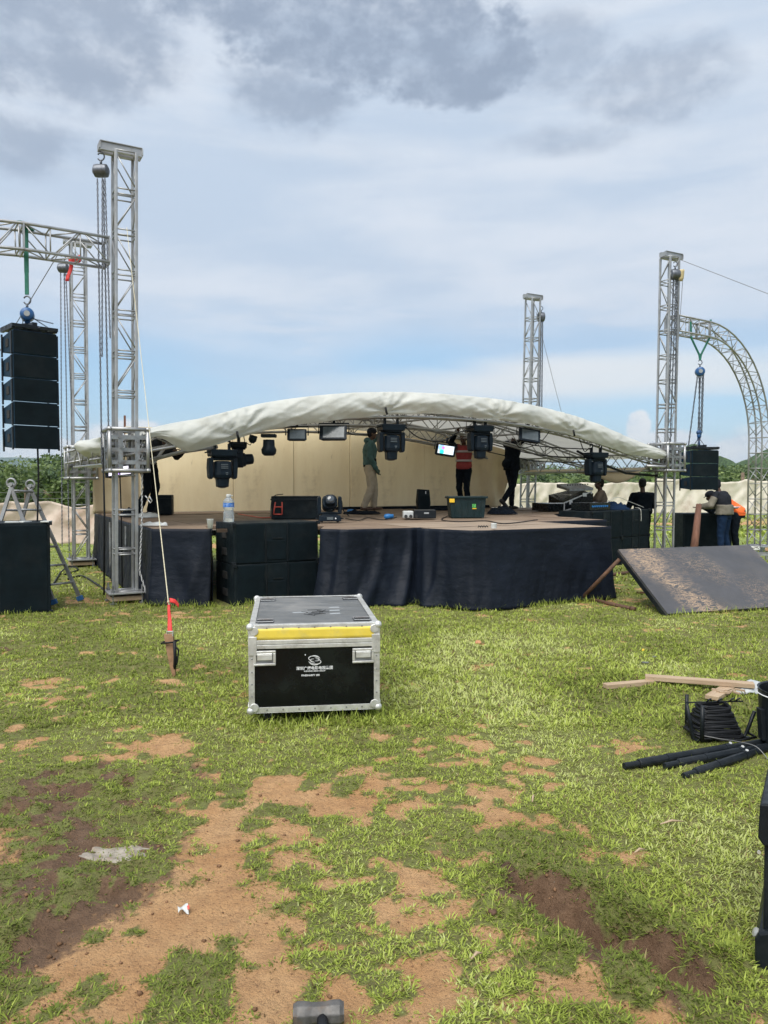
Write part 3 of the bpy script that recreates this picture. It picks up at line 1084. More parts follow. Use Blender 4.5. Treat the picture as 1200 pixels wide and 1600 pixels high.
# crumbs and small clods of soil on the bare ground
n_c = 5200
Yc = 1.9 + 5.5 * rng.uniform(0, 1, n_c) ** 1.3
Xc = rng.uniform(-.62, .62, n_c) * Yc
cc, wc, _ = fields(Xc, Yc)
kp = rng.uniform(0, 1, n_c) < (1 - cc) * (.25 + .75 * np.clip(wc * 1.3, 0, 1))
Xc, Yc = Xc[kp], Yc[kp]
nC = len(Xc)
oct_ = np.array([[1, 0, 0], [0, 1, 0], [-1, 0, 0], [0, -1, 0], [0, 0, .8], [0, 0, -.8], [.6, .6, .3], [-.6, .6, .35], [-.6, -.6, .3], [.6, -.6, .35]])
cf_ = np.array([[0, 6, 4], [6, 1, 4], [1, 7, 4], [7, 2, 4], [2, 8, 4], [8, 3, 4], [3, 9, 4], [9, 0, 4], [0, 5, 6], [6, 5, 1], [1, 5, 7], [7, 5, 2], [2, 5, 8], [8, 5, 3], [3, 5, 9], [9, 5, 0]])
sz_ = (rng.uniform(.15, 1, nC) ** 3 * .010 + .0018)
cvv = oct_[None] * rng.uniform(.65, 1.25, (nC, 10, 3)) * sz_[:, None, None]
cvv = cvv + np.stack([Xc, Yc, height(Xc, Yc) + sz_ * .3], -1)[:, None, :]
cvo = mesh_np('soil_crumbs', cvv.reshape(-1, 3), (np.arange(nC)[:, None, None] * 10 + cf_).reshape(-1, 3), mat('soil_crumb', (0.20, 0.115, 0.065), .95, 0, .5, 6, spec=.1))
tag(cvo, 'small crumbs and clods of brown soil on the bare patches', 'soil crumbs', kind='stuff')

# ---------------------------------------------------------------- foliage far behind
def leaf_cards(C, Rad, n, size, seed=0, flat=0.55, tint0=0.5):
    """n leaf-sized quads spread on and in ellipsoid crowns. C (k,3), Rad (k,3)"""
    r = np.random.default_rng(seed)
    k = len(C)
    w = (Rad[:, 0] * Rad[:, 2])
    which = r.choice(k, n, p=w / w.sum())
    d = r.normal(size=(n, 3))
    d /= np.linalg.norm(d, axis=1)[:, None]
    rad = r.uniform(0.55, 1.05, n) ** 0.6
    lump = 0.78 + 0.5 * fbm(d[:, 0] * 2.2 + which * 3.1, d[:, 2] * 2.2 + d[:, 1] * 1.7, seed + 3, 3)
    pos = C[which] + d * Rad[which] * (rad * lump)[:, None]
    a = r.normal(size=(n, 3))
    a[:, 2] *= flat
    a /= np.linalg.norm(a, axis=1)[:, None]
    b = np.cross(a, r.normal(size=(n, 3)))
    b /= np.linalg.norm(b, axis=1)[:, None]
    s = (r.uniform(0.5, 1.3, n) * size)[:, None]
    v = np.empty((n, 4, 3))
    v[:, 0] = pos - a * s
    v[:, 1] = pos - b * s * 0.45
    v[:, 2] = pos + a * s
    v[:, 3] = pos + b * s * 0.45
    f = np.arange(n)[:, None] * 4 + np.array([0, 1, 2, 3])
    ctone = np.random.default_rng(seed + 9).uniform(-0.30, 0.34, k)
    tint = np.clip(tint0 + ctone[which] + r.normal(0, 0.16, n), 0, 1)
    return v.reshape(-1, 3), f, np.repeat(tint, 4)


def terrain(name, x0, x1, y0, y1, fn, nx, ny, m):
    X, Y = np.meshgrid(np.linspace(x0, x1, nx), np.linspace(y0, y1, ny))
    Z = fn(X, Y)
    i = np.arange(nx * ny).reshape(ny, nx)
    f = np.stack([i[:-1, :-1], i[:-1, 1:], i[1:, 1:], i[1:, :-1]], -1).reshape(-1, 4)
    o = mesh_np(name, np.stack([X, Y, Z], -1).reshape(-1, 3), f, m, smooth=True)
    return tag(o, kind='structure')


def hill_mat(name, a, b_, sc):
    m = bpy.data.materials.new(name)
    m.use_nodes = True
    t = NT(m.node_tree)
    b = m.node_tree.nodes['Principled BSDF']
    vec = t.new('ShaderNodeNewGeometry').outputs['Position']
    n = t.noise(vec, sc, 8, 0.7)
    n2 = t.noise(vec, sc * 6, 6, 0.7)
    c = t.mix(t.ramp(n, 0.35, 0.65), a, b_)
    c = t.mix(t.ramp(n2, 0.42, 0.62), c, tuple(k * 1.7 for k in b_))
    t.put(b.inputs['Base Color'], c)
    b.inputs['Roughness'].default_value = 0.95
    b.inputs['Specular IOR Level'].default_value = 0.1
    bn = t.new('ShaderNodeBump')
    bn.inputs['Distance'].default_value = 3.0
    t.put(bn.inputs['Height'], n2)
    t.l.new(bn.outputs[0], b.inputs['Normal'])
    return m


M['hill'] = hill_mat('bushy_hill', (0.030, 0.055, 0.018), (0.060, 0.095, 0.032), 0.05)
M['ridge'] = hill_mat('far_ridge', (0.04, 0.06, 0.03), (0.06, 0.085, 0.04), 0.004)


# near rise on the right, covered by bush
def rise(X, Y):
    t = sstep(62, 190, Y) * sstep(-25, 25, X)
    return t * (3.0 + 2 * (fbm(X * .02, Y * .02, 61, 3) - .5)) * sstep(-10, 60, X + 0.15 * Y) + (fbm(X * .1, Y * .1, 62, 3) - .5) * 0.8 * sstep(60, 80, Y) - 0.5 * sstep(70, 55, Y)


terrain('hillside', -60, 190, 58, 260, rise, 90, 80, M['hill'])


def hills(X, Y):
    z = np.zeros_like(X)
    # (px, top py, half width px, distance)
    for px, top, hw, D in ((1078, 690, 36, 800), (1124, 711, 26, 800), (1050, 706, 42, 800), (1230, 682, 95, 800), (1180, 712, 40, 800), (960, 738, 90, 800), (860, 735, 120, 800), (1400, 690, 140, 800)):
        cx, hh, w = (px - 600) / F * D, EYE + (757 - top) / F * D, hw / F * D
        d = np.hypot((X - cx) / w, (Y - D) / (w * 1.8 + 60))
        z = np.maximum(z, hh * np.clip(1 - d, 0, 1) ** 0.85 if hw > 90 else hh * (np.cos(np.clip(d, 0, 1) * np.pi) * .5 + .5) ** 0.8)
    z = z * (1 + (fbm(X * 0.02, Y * 0.02, 71, 4) - 0.5) * 0.12) + (fbm(X * .06, Y * .06, 72, 3) - .5) * 3 * sstep(0, 10, z)
    return z - 2


terrain('hills', 60, 800, 560, 1050, hills, 260, 120, M['hill'])


def ridge(X, Y):
    d = np.abs(Y - 5200) / 800
    top = 185 + 60 * (fbm(X * .0012, Y * 0 + 3.1, 81, 4) - 0.5) - 0.010 * np.abs(X + 2700)
    return top * np.clip(1 - d, 0, 1) ** 0.7 - 5


terrain('distant_ridge', -5200, 900, 4200, 6200, ridge, 200, 24, M['ridge'])

# bush belt on the left
rg = np.random.default_rng(12)


def belt(px0, px1, topf, D0, D1, n, rmin, rmax, hfac=0.8):
    C, Rd = [], []
    for _ in range(n):
        D = rg.uniform(D0, D1)
        px = rg.uniform(px0, px1)
        top = EYE + (757 - topf(px)) / F * D * rg.uniform(0.50, 1.08)
        r = rg.uniform(rmin, rmax)
        rz = min(r * hfac, max(top * 0.6, .6))
        base = rise(np.array([(px - 600) / F * D]), np.array([D]))[0] if D > 60 else 0
        zc = max(top - rz, base + rz * 0.5)
        C.append(((px - 600) / F * D, D, zc))
        Rd.append((r, r, rz))
        C.append((C[-1][0], D - .3, max(zc - rz * 1.1, 0.5)))
        Rd.append((r * 1.15, r, rz * 1.1))
    return np.array(C), np.array(Rd)


def top_left(px):
    return 722 + 5 * math.sin(px * .045) - (8 if 70 < px < 120 else 0)


C1, R1 = belt(-260, 190, top_left, 46, 80, 120, 1.0, 2.2)
v_, f_, t_ = leaf_cards(C1, R1, 64000, 0.20, 1, tint0=0.36)
o = mesh_np('woodland', v_, f_, M['leaf'], {'tint': t_})
tag(o, 'belt of dense green bush beyond the fallen fence sheeting on the left', 'bushes', kind='stuff')


def top_right(px):
    return 738 - 16 * max(0, min(1, (px - 1000) / 180)) + 4 * math.sin(px * .05)


C2, R2 = belt(640, 1420, lambda px: 748 if px < 900 else 744, 50, 64, 110, 0.9, 1.9)
X2 = rg.uniform(10, 150, 800)
Y2 = rg.uniform(70, 215, 800)
Z2 = rise(X2, Y2)
rr2 = rg.uniform(1.2, 2.6, 800)
C3 = np.stack([X2, Y2, Z2 + rr2 * 0.5], -1)
R3 = np.stack([rr2, rr2, rr2 * 0.8], -1)
v_, f_, t_ = leaf_cards(np.concatenate([C2, C3]), np.concatenate([R2, R3]), 130000, 0.26, 2, tint0=0.48)
o = mesh_np('hillside_bush', v_, f_, M['leaf'], {'tint': t_})
tag(o, 'green bush covering the slope behind the white sheeting on the right', 'bushes', kind='stuff')


def small_tree(name, label, px, top, D, r, trunk_h, seed, m='leaf', group='trees beyond the fence', tint0=.5, n=2600, size=.12):
    x = (px - 600) / F * D
    top_z = EYE + (757 - top) / F * D
    t = thing(name, label, 'tree', (x, D, 0), 0, group)
    rr = random.Random(seed)
    mb = MB()
    zc = top_z - r * 0.8
    mb.tube([(0, 0, -.1), (0.05, 0, trunk_h * .5), (-.05, 0.05, trunk_h), (0, 0, zc)], [.14, .11, .09, .04], 8)
    for k in range(7):
        a = rr.uniform(0, 6.28)
        e = (math.cos(a) * r * .75, math.sin(a) * r * .75, zc + rr.uniform(-.3, .5) * r)
        mb.tube([(0, 0, trunk_h * rr.uniform(.5, .9)), (e[0] * .5, e[1] * .5, (trunk_h + e[2]) / 2 + .1), e], [.06, .04, .015], 6)
    mb.build('trunk', M['bark'], t, smooth=True)
    cs, rs = [], []
    for k in range(12):
        a = rr.uniform(0, 6.28)
        q = rr.uniform(0, .75) * r
        cr = r * rr.uniform(.32, .55)
        cs.append((math.cos(a) * q, math.sin(a) * q, min(zc + rr.uniform(-.7, .6) * r * .8, top_z - cr * .7)))
        rs.append((cr, cr, cr * .75))
    v, f, tt = leaf_cards(np.array(cs), np.array(rs), n, size, seed, tint0=tint0)
    mesh_np('crown', v, f, M[m], {'tint': tt}, parent=t)
    return t


small_tree('bush_tree', 'rounded light green bush tree right behind the low end of the fallen sheeting', 96, 748, 34, 1.0, .7, 3, tint0=.72)
small_tree('bush_tree', 'dark round-topped tree rising above the bush belt left of the lattice masts', 108, 712, 62, 1.7, 2.0, 4, 'leaf_dark')
small_tree('bush_tree', 'pale spreading tree at the far left edge behind the hanging speakers', 20, 714, 60, 2.0, 2.0, 5, tint0=.65)
small_tree('bush_tree', 'dark bushy tree between the right front mast and the hanging speakers', 1062, 744, 50, 1.6, 1.3, 6, 'leaf_dark')
small_tree('bush_tree', 'bright green tree over the sheeting to the right of the hanging speakers', 1150, 735, 66, 2.0, 1.6, 7, tint0=.62)
small_tree('bush_tree', 'small dark tree beyond the fence left of the red-framed opening under the roof end', 846, 742, 56, 1.5, 1.4, 8, 'leaf_dark')


def euphorbia():
    D = 52
    t = thing('candelabra_tree', 'candelabra-shaped cactus-like tree with many upright stems in the bush belt', 'tree', ((88 - 600) / F * D, D, 0))
    rr = random.Random(4)
    mb = MB()
    mb.tube([(0, 0, -.1), (0, 0, 1.3)], [.2, .15], 8)
    mb.build('trunk', M['bark'], t)
    mb = MB()
    for k in range(70):
        a = rr.uniform(0, 6.28)
        q = abs(rr.gauss(0, .85))
        x, y = math.cos(a) * q, math.sin(a) * q
        h = 3.0 - q * .45 + rr.uniform(-.25, .15)
        mb.tube([(x * .2, y * .2, 1.0), (x * .8, y * .8, 1.45 + q * .1), (x, y, 2.0), (x * 1.05, y * 1.05, h)], [.05, .06, .06, .03], 5)
    mb.build('crown', mat('succulent_green', (0.045, 0.085, 0.035), .6, 0, .3, 5), t, smooth=True)


euphorbia()


# ---------------------------------------------------------------- sheeting fence
def fence(name, label, pts, hts, m, nper=26, seed=0, lean=0.0):
    t = thing(name, label, 'fence', (pts[0][0], pts[0][1], 0), 0, 'sheeting fence panels round the field')
    ox, oy = pts[0]
    seg = [0]
    for a, b in zip(pts[:-1], pts[1:]):
        seg.append(seg[-1] + math.hypot(b[0] - a[0], b[1] - a[1]))
    tot = seg[-1]
    nu = int(tot * 9)
    nv = 16

    def fn(u, v):
        s_ = u * tot
        i = max(k for k in range(len(seg)) if seg[k] <= s_ + 1e-9)
        i = min(i, len(pts) - 2)
        k = (s_ - seg[i]) / (seg[i + 1] - seg[i])
        x = pts[i][0] + (pts[i + 1][0] - pts[i][0]) * k
        y = pts[i][1] + (pts[i + 1][1] - pts[i][1]) * k
        h = hts[i] + (hts[i + 1] - hts[i]) * k
        pole = abs(math.sin(s_ * math.pi / 2.3))
        h2 = h * (1 - 0.05 * pole ** .7) + cloth_noise(s_ * .8, 3, seed) * .30 + cloth_noise(s_ * 3, 5, seed) * .08
        dx, dy = (pts[i + 1][0] - pts[i][0]), (pts[i + 1][1] - pts[i][1])
        L = math.hypot(dx, dy)
        nxn, nyn = dy / L, -dx / L
        w = cloth_noise(s_ * 1.7 + v * 1.2, v * .8, seed + 1) * .28 + cloth_noise(s_ * 3.4 - v * 3.5, v * 1.9, seed + 2) * .24 + cloth_noise(s_ * 8 + v * 5, v * 3, seed + 6) * .13
        w += cloth_noise(s_ * .7, v, seed + 4) * .3 * (1 - v) + (1 - v) ** 2 * .15 + lean * v
        return Vector((x + nxn * w - ox, y + nyn * w - oy, h2 * v - .02))
    mb = MB()
    mb.grid(fn, nu, nv)
    mb.build('sheet', M[m], t, smooth=True, solid=0.01)
    s_ = 0.6
    mb = None
    rr = random.Random(seed)
    while s_ < tot:
        i = max(k for k in range(len(seg)) if seg[k] <= s_ + 1e-9)
        i = min(i, len(pts) - 2)
        k = (s_ - seg[i]) / (seg[i + 1] - seg[i])
        x = pts[i][0] + (pts[i + 1][0] - pts[i][0]) * k
        y = pts[i][1] + (pts[i + 1][1] - pts[i][1]) * k
        h = hts[i] + (hts[i + 1] - hts[i]) * k
        mb = MB()
        mb.tube([(x - ox, y - oy + .45, -.2), (x - ox + rr.uniform(-.05, .05), y - oy + .45, h * rr.uniform(.92, 1.06))], .045, 7)
        mb.build('post', M['bark'], t)
        s_ += 4.6
    return t


fence('sheeting_fence', 'sagging mud-stained plastic sheeting fence on the left behind the ladder', [(-19, 15), (-13.5, 18.5), (-10.2, 20.8), (-8.5, 21), (-7.5, 20.6), (-6.8, 22.5)], [1.8, 1.6, 1.25, 1.15, 1.3, 1.5], 'fence_tarp_red', seed=3)
fence('sheeting_fence', 'long upright cream sheeting fence behind the stage and the right front mast', [(-6.8, 22.6), (-3, 32), (7, 41.5), (14.8, 42.0)], [1.5, 1.7, 1.68, 1.85], 'fence_tarp', seed=5)
fence('sheeting_fence', 'pale crumpled sheeting fence at the right edge behind the two men at the black box', [(14.9, 42.1), (22, 41), (30, 40)], [1.95, 1.8, 1.9], 'fence_tarp', seed=9)
# rough post standing in front of the far sheeting
mb = MB()
mb.tube([(0, 0, -.3), (.01, 0, 1.0), (-.02, 0, 2.35)], [.13, .12, .10], 9)
g = G(1160, 797)
o = mb.build('fence_post', M['bark'], smooth=True, loc=(g.x, g.y, 0))
tag(o, 'dark rough wooden post standing against the pale sheeting on the right', 'post')
for zz in (1.25, 1.5):
    pass
# wires along the left field edge
mb = MB()
for zz in (1.35, 1.15):
    mb.tube([(-24, 24, zz), (-15, 24.5, zz - .03), (-8, 25, zz + .02)], .008, 4)
t = thing('wire_fence', 'two thin wires strung on sticks behind the fallen sheeting', 'fence', (0, 0, 0))
mb.build('wire', M['wire'], t)
for x in (-22, -18, -14.5, -11.5, -8.2):
    mb = MB()
    mb.tube([(x, 24.6, -.2), (x + .03, 24.6, 1.5)], .03, 6)
    mb.build('stick', M['bark'], t)
# ---------------------------------------------------------------- lattice masts and trusses
SA = R(28.5)                                   # the stage is turned this much
U = Vector((math.cos(SA), math.sin(SA), 0))    # along its front
W_ = Vector((-math.sin(SA), math.cos(SA), 0))  # towards its back
DECK = 1.02


def lattice(root, path, fr, half, rc, step, rb=.011, flat=False, double=True, zig=0, mat_='alu', pieces=True, skip=()):
    """square truss along a path; fr(i) gives the two cross axes. chords are parts, lacing is one part"""
    pts = [Vector(p) for p in path]
    N = len(pts)
    corners = [(-1, -1), (1, -1), (1, 1), (-1, 1)]

    def cp(i, c):
        a, b = fr(i)
        return pts[i] + a * (c[0] * half) + b * (c[1] * half)
    for c in corners:
        mb = MB()
        line = [cp(i, c) for i in range(N)]
        if flat:
            mb.bar(line[0], line[-1], rc * 2, rc * 2, up=fr(0)[0])
            mb.build('chord', M[mat_], root, bevel=.006)
        else:
            mb.tube(line, rc, 9)
            mb.build('chord', M[mat_], root, smooth=True)
    # cumulative length -> stations
    cum = [0]
    for a, b in zip(pts[:-1], pts[1:]):
        cum.append(cum[-1] + (b - a).length)
    tot = cum[-1]
    n = max(1, round(tot / step))

    def at(s, c):
        s = min(max(s, 0), tot)
        i = max(k for k in range(N) if cum[k] <= s + 1e-9)
        i = min(i, N - 2)
        k = (s - cum[i]) / max(1e-9, cum[i + 1] - cum[i])
        return cp(i, c).lerp(cp(i + 1, c), k)
    mb = MB()
    for face in range(4):
        c0, c1 = corners[face], corners[(face + 1) % 4]
        for j in range(n + 1):
            s0 = tot * j / n
            g = .035 if double and 0 < j < n else 0
            for q in ((-g, g) if g else (0,)):
                mb.tube([at(s0 + q, c0), at(s0 + q, c1)], rb, 6)
            if j < n:
                s1 = tot * (j + 1) / n
                if (j, face) in skip:
                    continue
                a, b = (c0, c1) if (j + (face % 2) + (face // 2) + zig) % 2 else (c1, c0)
                mb.tube([at(s0 + g + .02, a), at(s1 - .05, b)], rb * .95, 6)
    mb.build('lacing', M[mat_], root, smooth=True)
    return at


def chain(mb, p0, p1, link=.05, r=.0055, wdt=.016):
    p0, p1 = Vector(p0), Vector(p1)
    L = (p1 - p0).length
    n = max(2, int(L / (link * .78)))
    d = (p1 - p0).normalized()
    a = d.orthogonal().normalized()
    b = d.cross(a)
    for k in range(n):
        c = p0.lerp(p1, (k + .5) / n)
        e = a if k % 2 else b
        pts = [c + d * (math.sin(t) * link * .5) + e * (math.cos(t) * wdt * .5) for t in [j * math.pi / 4 for j in range(8)]]
        mb.tube(pts, r, 4, closed=True)


def mast(label, base, top=6.4, ang=SA, half=.13, lean=(0, 0), jack=.12, beam_dir=None, beam_len=.50, beam_off=0.0, zig=0, skip=()):
    t = thing('lattice_mast', label, 'truss mast', (base[0], base[1], 0), 0, 'lattice masts at the corners of the stage')
    a = Vector((math.cos(ang), math.sin(ang), 0))
    b = Vector((-math.sin(ang), math.cos(ang), 0))
    path = [Vector((lean[0] * k / 12, lean[1] * k / 12, .16 + (top - .28) * k / 12)) for k in range(13)]
    lattice(t, [path[0], path[-1]], lambda i: (a, b), half, .0195, .52, .0105, flat=True, zig=zig, skip=skip)
    rot = Matrix.Rotation(ang, 3, 'Z')
    mb = MB()
    mb.box((0, 0, .145), (.50, .50, .022), rot)
    mb.build('base_plate', M['alu'], t, bevel=.003)
    for sx in (-1, 1):
        for sy in (-1, 1):
            mb = MB()
            p = rot @ Vector((sx * .19, sy * .19, 0))
            mb.tube([(p.x, p.y, -.03), (p.x, p.y, .25)], .014, 8)
            mb.box((p.x, p.y, .01), (.09, .09, .02), rot)
            mb.tube([(p.x, p.y, .16), (p.x, p.y, .185)], .028, 6)
            mb.build('screw_jack', M['steel'], t)
    mb = MB()
    mb.box((0, 0, .07), (.44, .40, .06), rot)
    mb.build('timber_block', M['timber'], t, bevel=.004)
    bd = Vector(beam_dir) if beam_dir else a
    o = path[-1] + bd * beam_off + Vector((0, 0, .0))
    mb = MB()
    sd_ = bd.cross(Vector((0, 0, 1)))
    p0, p1 = o - bd * beam_len / 2, o + bd * beam_len / 2
    z = Vector((0, 0, 1))
    for s_ in (-1, 1):       # two channels back to back under a cap
        mb.bar(p0 + sd_ * s_ * .065 + z * .045, p1 + sd_ * s_ * .065 + z * .045, .012, .10, up=(0, 0, 1))
        mb.bar(p0 + sd_ * s_ * .065 + z * .098, p1 + sd_ * s_ * .065 + z * .098, .05, .010)
        mb.bar(p0 + sd_ * s_ * .065 - z * .012, p1 + sd_ * s_ * .065 - z * .012, .05, .012)
    for q in (p0, p1):
        mb.bar(q - sd_ * .09 + z * .045, q + sd_ * .09 + z * .045, .02, .085)
    mb.build('head_beam', M['alu'], t)
    return t


T1 = Vector((-3.535, 10.46, 0))
T2 = Vector((-5.92, 15.0, 0))
T3 = Vector((5.92, 16.25, 0))
T4 = Vector((3.68, 19.8, 0))
BD = (-U)
mast('tall lattice mast at the left front corner of the stage, nearest the camera', T1, 6.13, skip=[(j, f) for j in range(5) for f in range(4)], lean=(.06, 0), beam_len=.54, beam_off=-.05, beam_dir=U)
mast('lattice mast at the left rear corner, standing on grass behind the nearest mast', T2, 6.34, lean=(.02, 0), zig=1)
mast('lattice mast at the right front corner beside the seated men', T3, 6.45, lean=(.05, 0), beam_off=.05, beam_dir=U)
mast('smallest-looking lattice mast rising behind the white roof at the right rear corner', T4, 6.45, lean=(.12, 0), zig=1)


def hoist(label, hook, body_r=.10, mat_='steel', chains=(), sling=None, group='chain hoists', body_axis=(1, 0, 0), link=.05, hang=None):
    """hand chain hoist: hook, round or boxy body, chains"""
    h = Vector(hook)
    t = thing('chain_hoist', label, 'chain hoist', h, 0, group)
    mb = MB()
    pts = [(math.sin(a) * .045, 0, -.07 + math.cos(a) * .05) for a in [x * .35 for x in range(-3, 13)]]
    mb.tube(pts, .010, 7)
    mb.tube([(0, 0, -.12), (0, 0, -.17)], .016, 8)
    mb.build('hook', M['chain'], t, smooth=True)
    mb = MB()
    ax = Vector(body_axis).normalized()
    c = Vector((0, 0, -.17 - body_r))
    mb.lathe(c - ax * .10, [(body_r * .55, 0), (body_r * .95, .02), (body_r, .05), (body_r, .15), (body_r * .95, .18), (body_r * .5, .2)], 18, ax)
    mb.build('housing', M[mat_], t, smooth=True, bevel=.004)
    mb = MB()
    mb.lathe(c - ax * .108, [(body_r * .42, 0), (body_r * .42, .012)], 14, ax)
    mb.build('cover_plate', M['grey_print'], t)
    for k, (a, b) in enumerate(chains):
        mb = MB()
        chain(mb, Vector(a), Vector(b), link, link * .12, link * .36)
        mb.build('chain', M['chain'], t, smooth=False)
    return t, c


# hoists hanging from each mast head
z_ = 5.96
h1 = T1 - U * .235 + V(0.0, -.02, z_ + .04)
hoist('dark boxy chain hoist at the head of the nearest left mast, with long chain falls', h1, .085, 'chain',
      [((-.05, 0, -.36), (-.04, 0, -4.12)), ((.02, .02, -.36), (.06, 0, -4.15)), ((.06, -.03, -.36), (.10, -.02, -2.45)), ((.03, -.04, -.36), (.00, -.05, -2.7))])
h2 = T2 - U * .25 + V(0, 0, 6.0)
hoist('chain hoist on the left rear mast, its chains dropping behind the red rag', h2, .09, 'chain',
      [((-.05, 0, -.33), (-.10, 0, -5.6)), ((.02, 0, -.33), (.02, 0, -1.5)), ((.04, .02, -.33), (.14, .02, -3.9)), ((.0, .04, -.33), (.02, .04, -5.7))], link=.05)
h3 = T3 + U * .06 - W_ * .0 + V(.05, -.20, 6.22)
hoist('grey hoist beside the cream chain bag on the right front mast', h3, .11, 'chain',
      [((.02, 0, -.36), (-.06, 0, -3.95)), ((-.03, 0, -.36), (-.12, 0, -3.9)), ((.05, .02, -.36), (.03, 0, -2.8)), ((-.02, .02, -.36), (-.10, .02, -3.3))], link=.07)
h4 = T4 + U * .28 + V(.10, -.05, 6.18)
hoist('round chain hoist on the head of the mast behind the white roof', h4, .12, 'chain',
      [((.0, 0, -.38), (-.03, 0, -3.9)), ((-.04, 0, -.38), (-.06, 0, -3.9)), ((.04, 0, -.38), (.03, 0, -3.9))], link=.08)
mb = MB()
mb.lathe(h3 + V(.11, -.03, -.42), [(.03, 0), (.055, .05), (.065, .18), (.07, .22)], 14)
o = mb.build('chain_bag', mat('cream_bag', (.55, .45, .25), .7, 0, .2), smooth=True)
tag(o, 'cream chain bag hanging near the top of the right front mast', 'chain bag')
mb = MB()
rw = P(107, 400, 10.45)
mb.grid(lambda u, v: rw + V(-.02 + .05 * u + .02 * math.sin(v * 5), .03 * math.sin(v * 4), -.34 * v), 3, 8)
mb.grid(lambda u, v: rw + V(.0 + .16 * u, -.04 * math.sin(u * 6), .0 - .10 * v - .03 * math.sin(u * 5)), 5, 3)
o = mb.build('red_rag', M['red_web'], smooth=True, solid=.006)
tag(o, 'small red rag tied round the curved truss in front of the left rear mast', 'rag')


# ---------------------------------------------------------------- speaker wings: curved box trusses
def wing(label, base, dirv, z0, straight, rad, leg_bottom, half=.16, group='curved loudspeaker wings', strip=False):
    t = thing('curved_truss', label, 'truss arch', (base[0], base[1], 0), 0, group)
    d = Vector(dirv).normalized()
    side = d.cross(Vector((0, 0, 1)))
    st = .19
    path, tang = [d * st + V(0, 0, z0), d * straight + V(0, 0, z0)], [d, d]
    for k in range(1, 13):
        a = k / 12 * math.pi / 2
        path.append(d * (straight + rad * math.sin(a)) + V(0, 0, z0 - rad * (1 - math.cos(a))))
        tang.append(d * math.cos(a) - V(0, 0, math.sin(a)))
    path.append(d * (straight + rad) + V(0, 0, leg_bottom))
    tang.append(V(0, 0, -1))
    nrm = [side.cross(x).normalized() for x in tang]
    lattice(t, path, lambda i: (side, nrm[i]), half, .020, .36, .010, double=False)
    for s_ in (st, straight):      # joint frames
        mb = MB()
        c = d * s_ + V(0, 0, z0)
        for a in (-1, 1):
            mb.bar(c + side * a * half - V(0, 0, half), c + side * a * half + V(0, 0, half), .05, .02, up=d)
            mb.bar(c - side * half + V(0, 0, a * half), c + side * half + V(0, 0, a * half), .05, .02, up=d)
        mb.build('joint_frame', M['alu'], t)
    ft = d * (straight + rad)
    mb = MB()
    mb.box((ft.x, ft.y, leg_bottom - .03), (.62, .62, .02), Matrix.Rotation(math.atan2(d.y, d.x), 3, 'Z'))
    mb.box((ft.x, ft.y, leg_bottom - .10), (.25, .25, .12))
    mb.build('base_plate', M['alu'], t)
    return t


DL = Vector((-math.cos(R(33)), -math.sin(R(33)), 0))
DR = Vector((math.cos(R(35)), math.sin(R(35)), 0))
wing('curved truss arm reaching left from the nearest mast over the hanging speakers', T1, DL, 4.68, 1.22, 2.3, .16)
wing('curved truss arm bending down to the ground at the right edge', T3, DR, 4.98, 1.32, 2.35, .16)


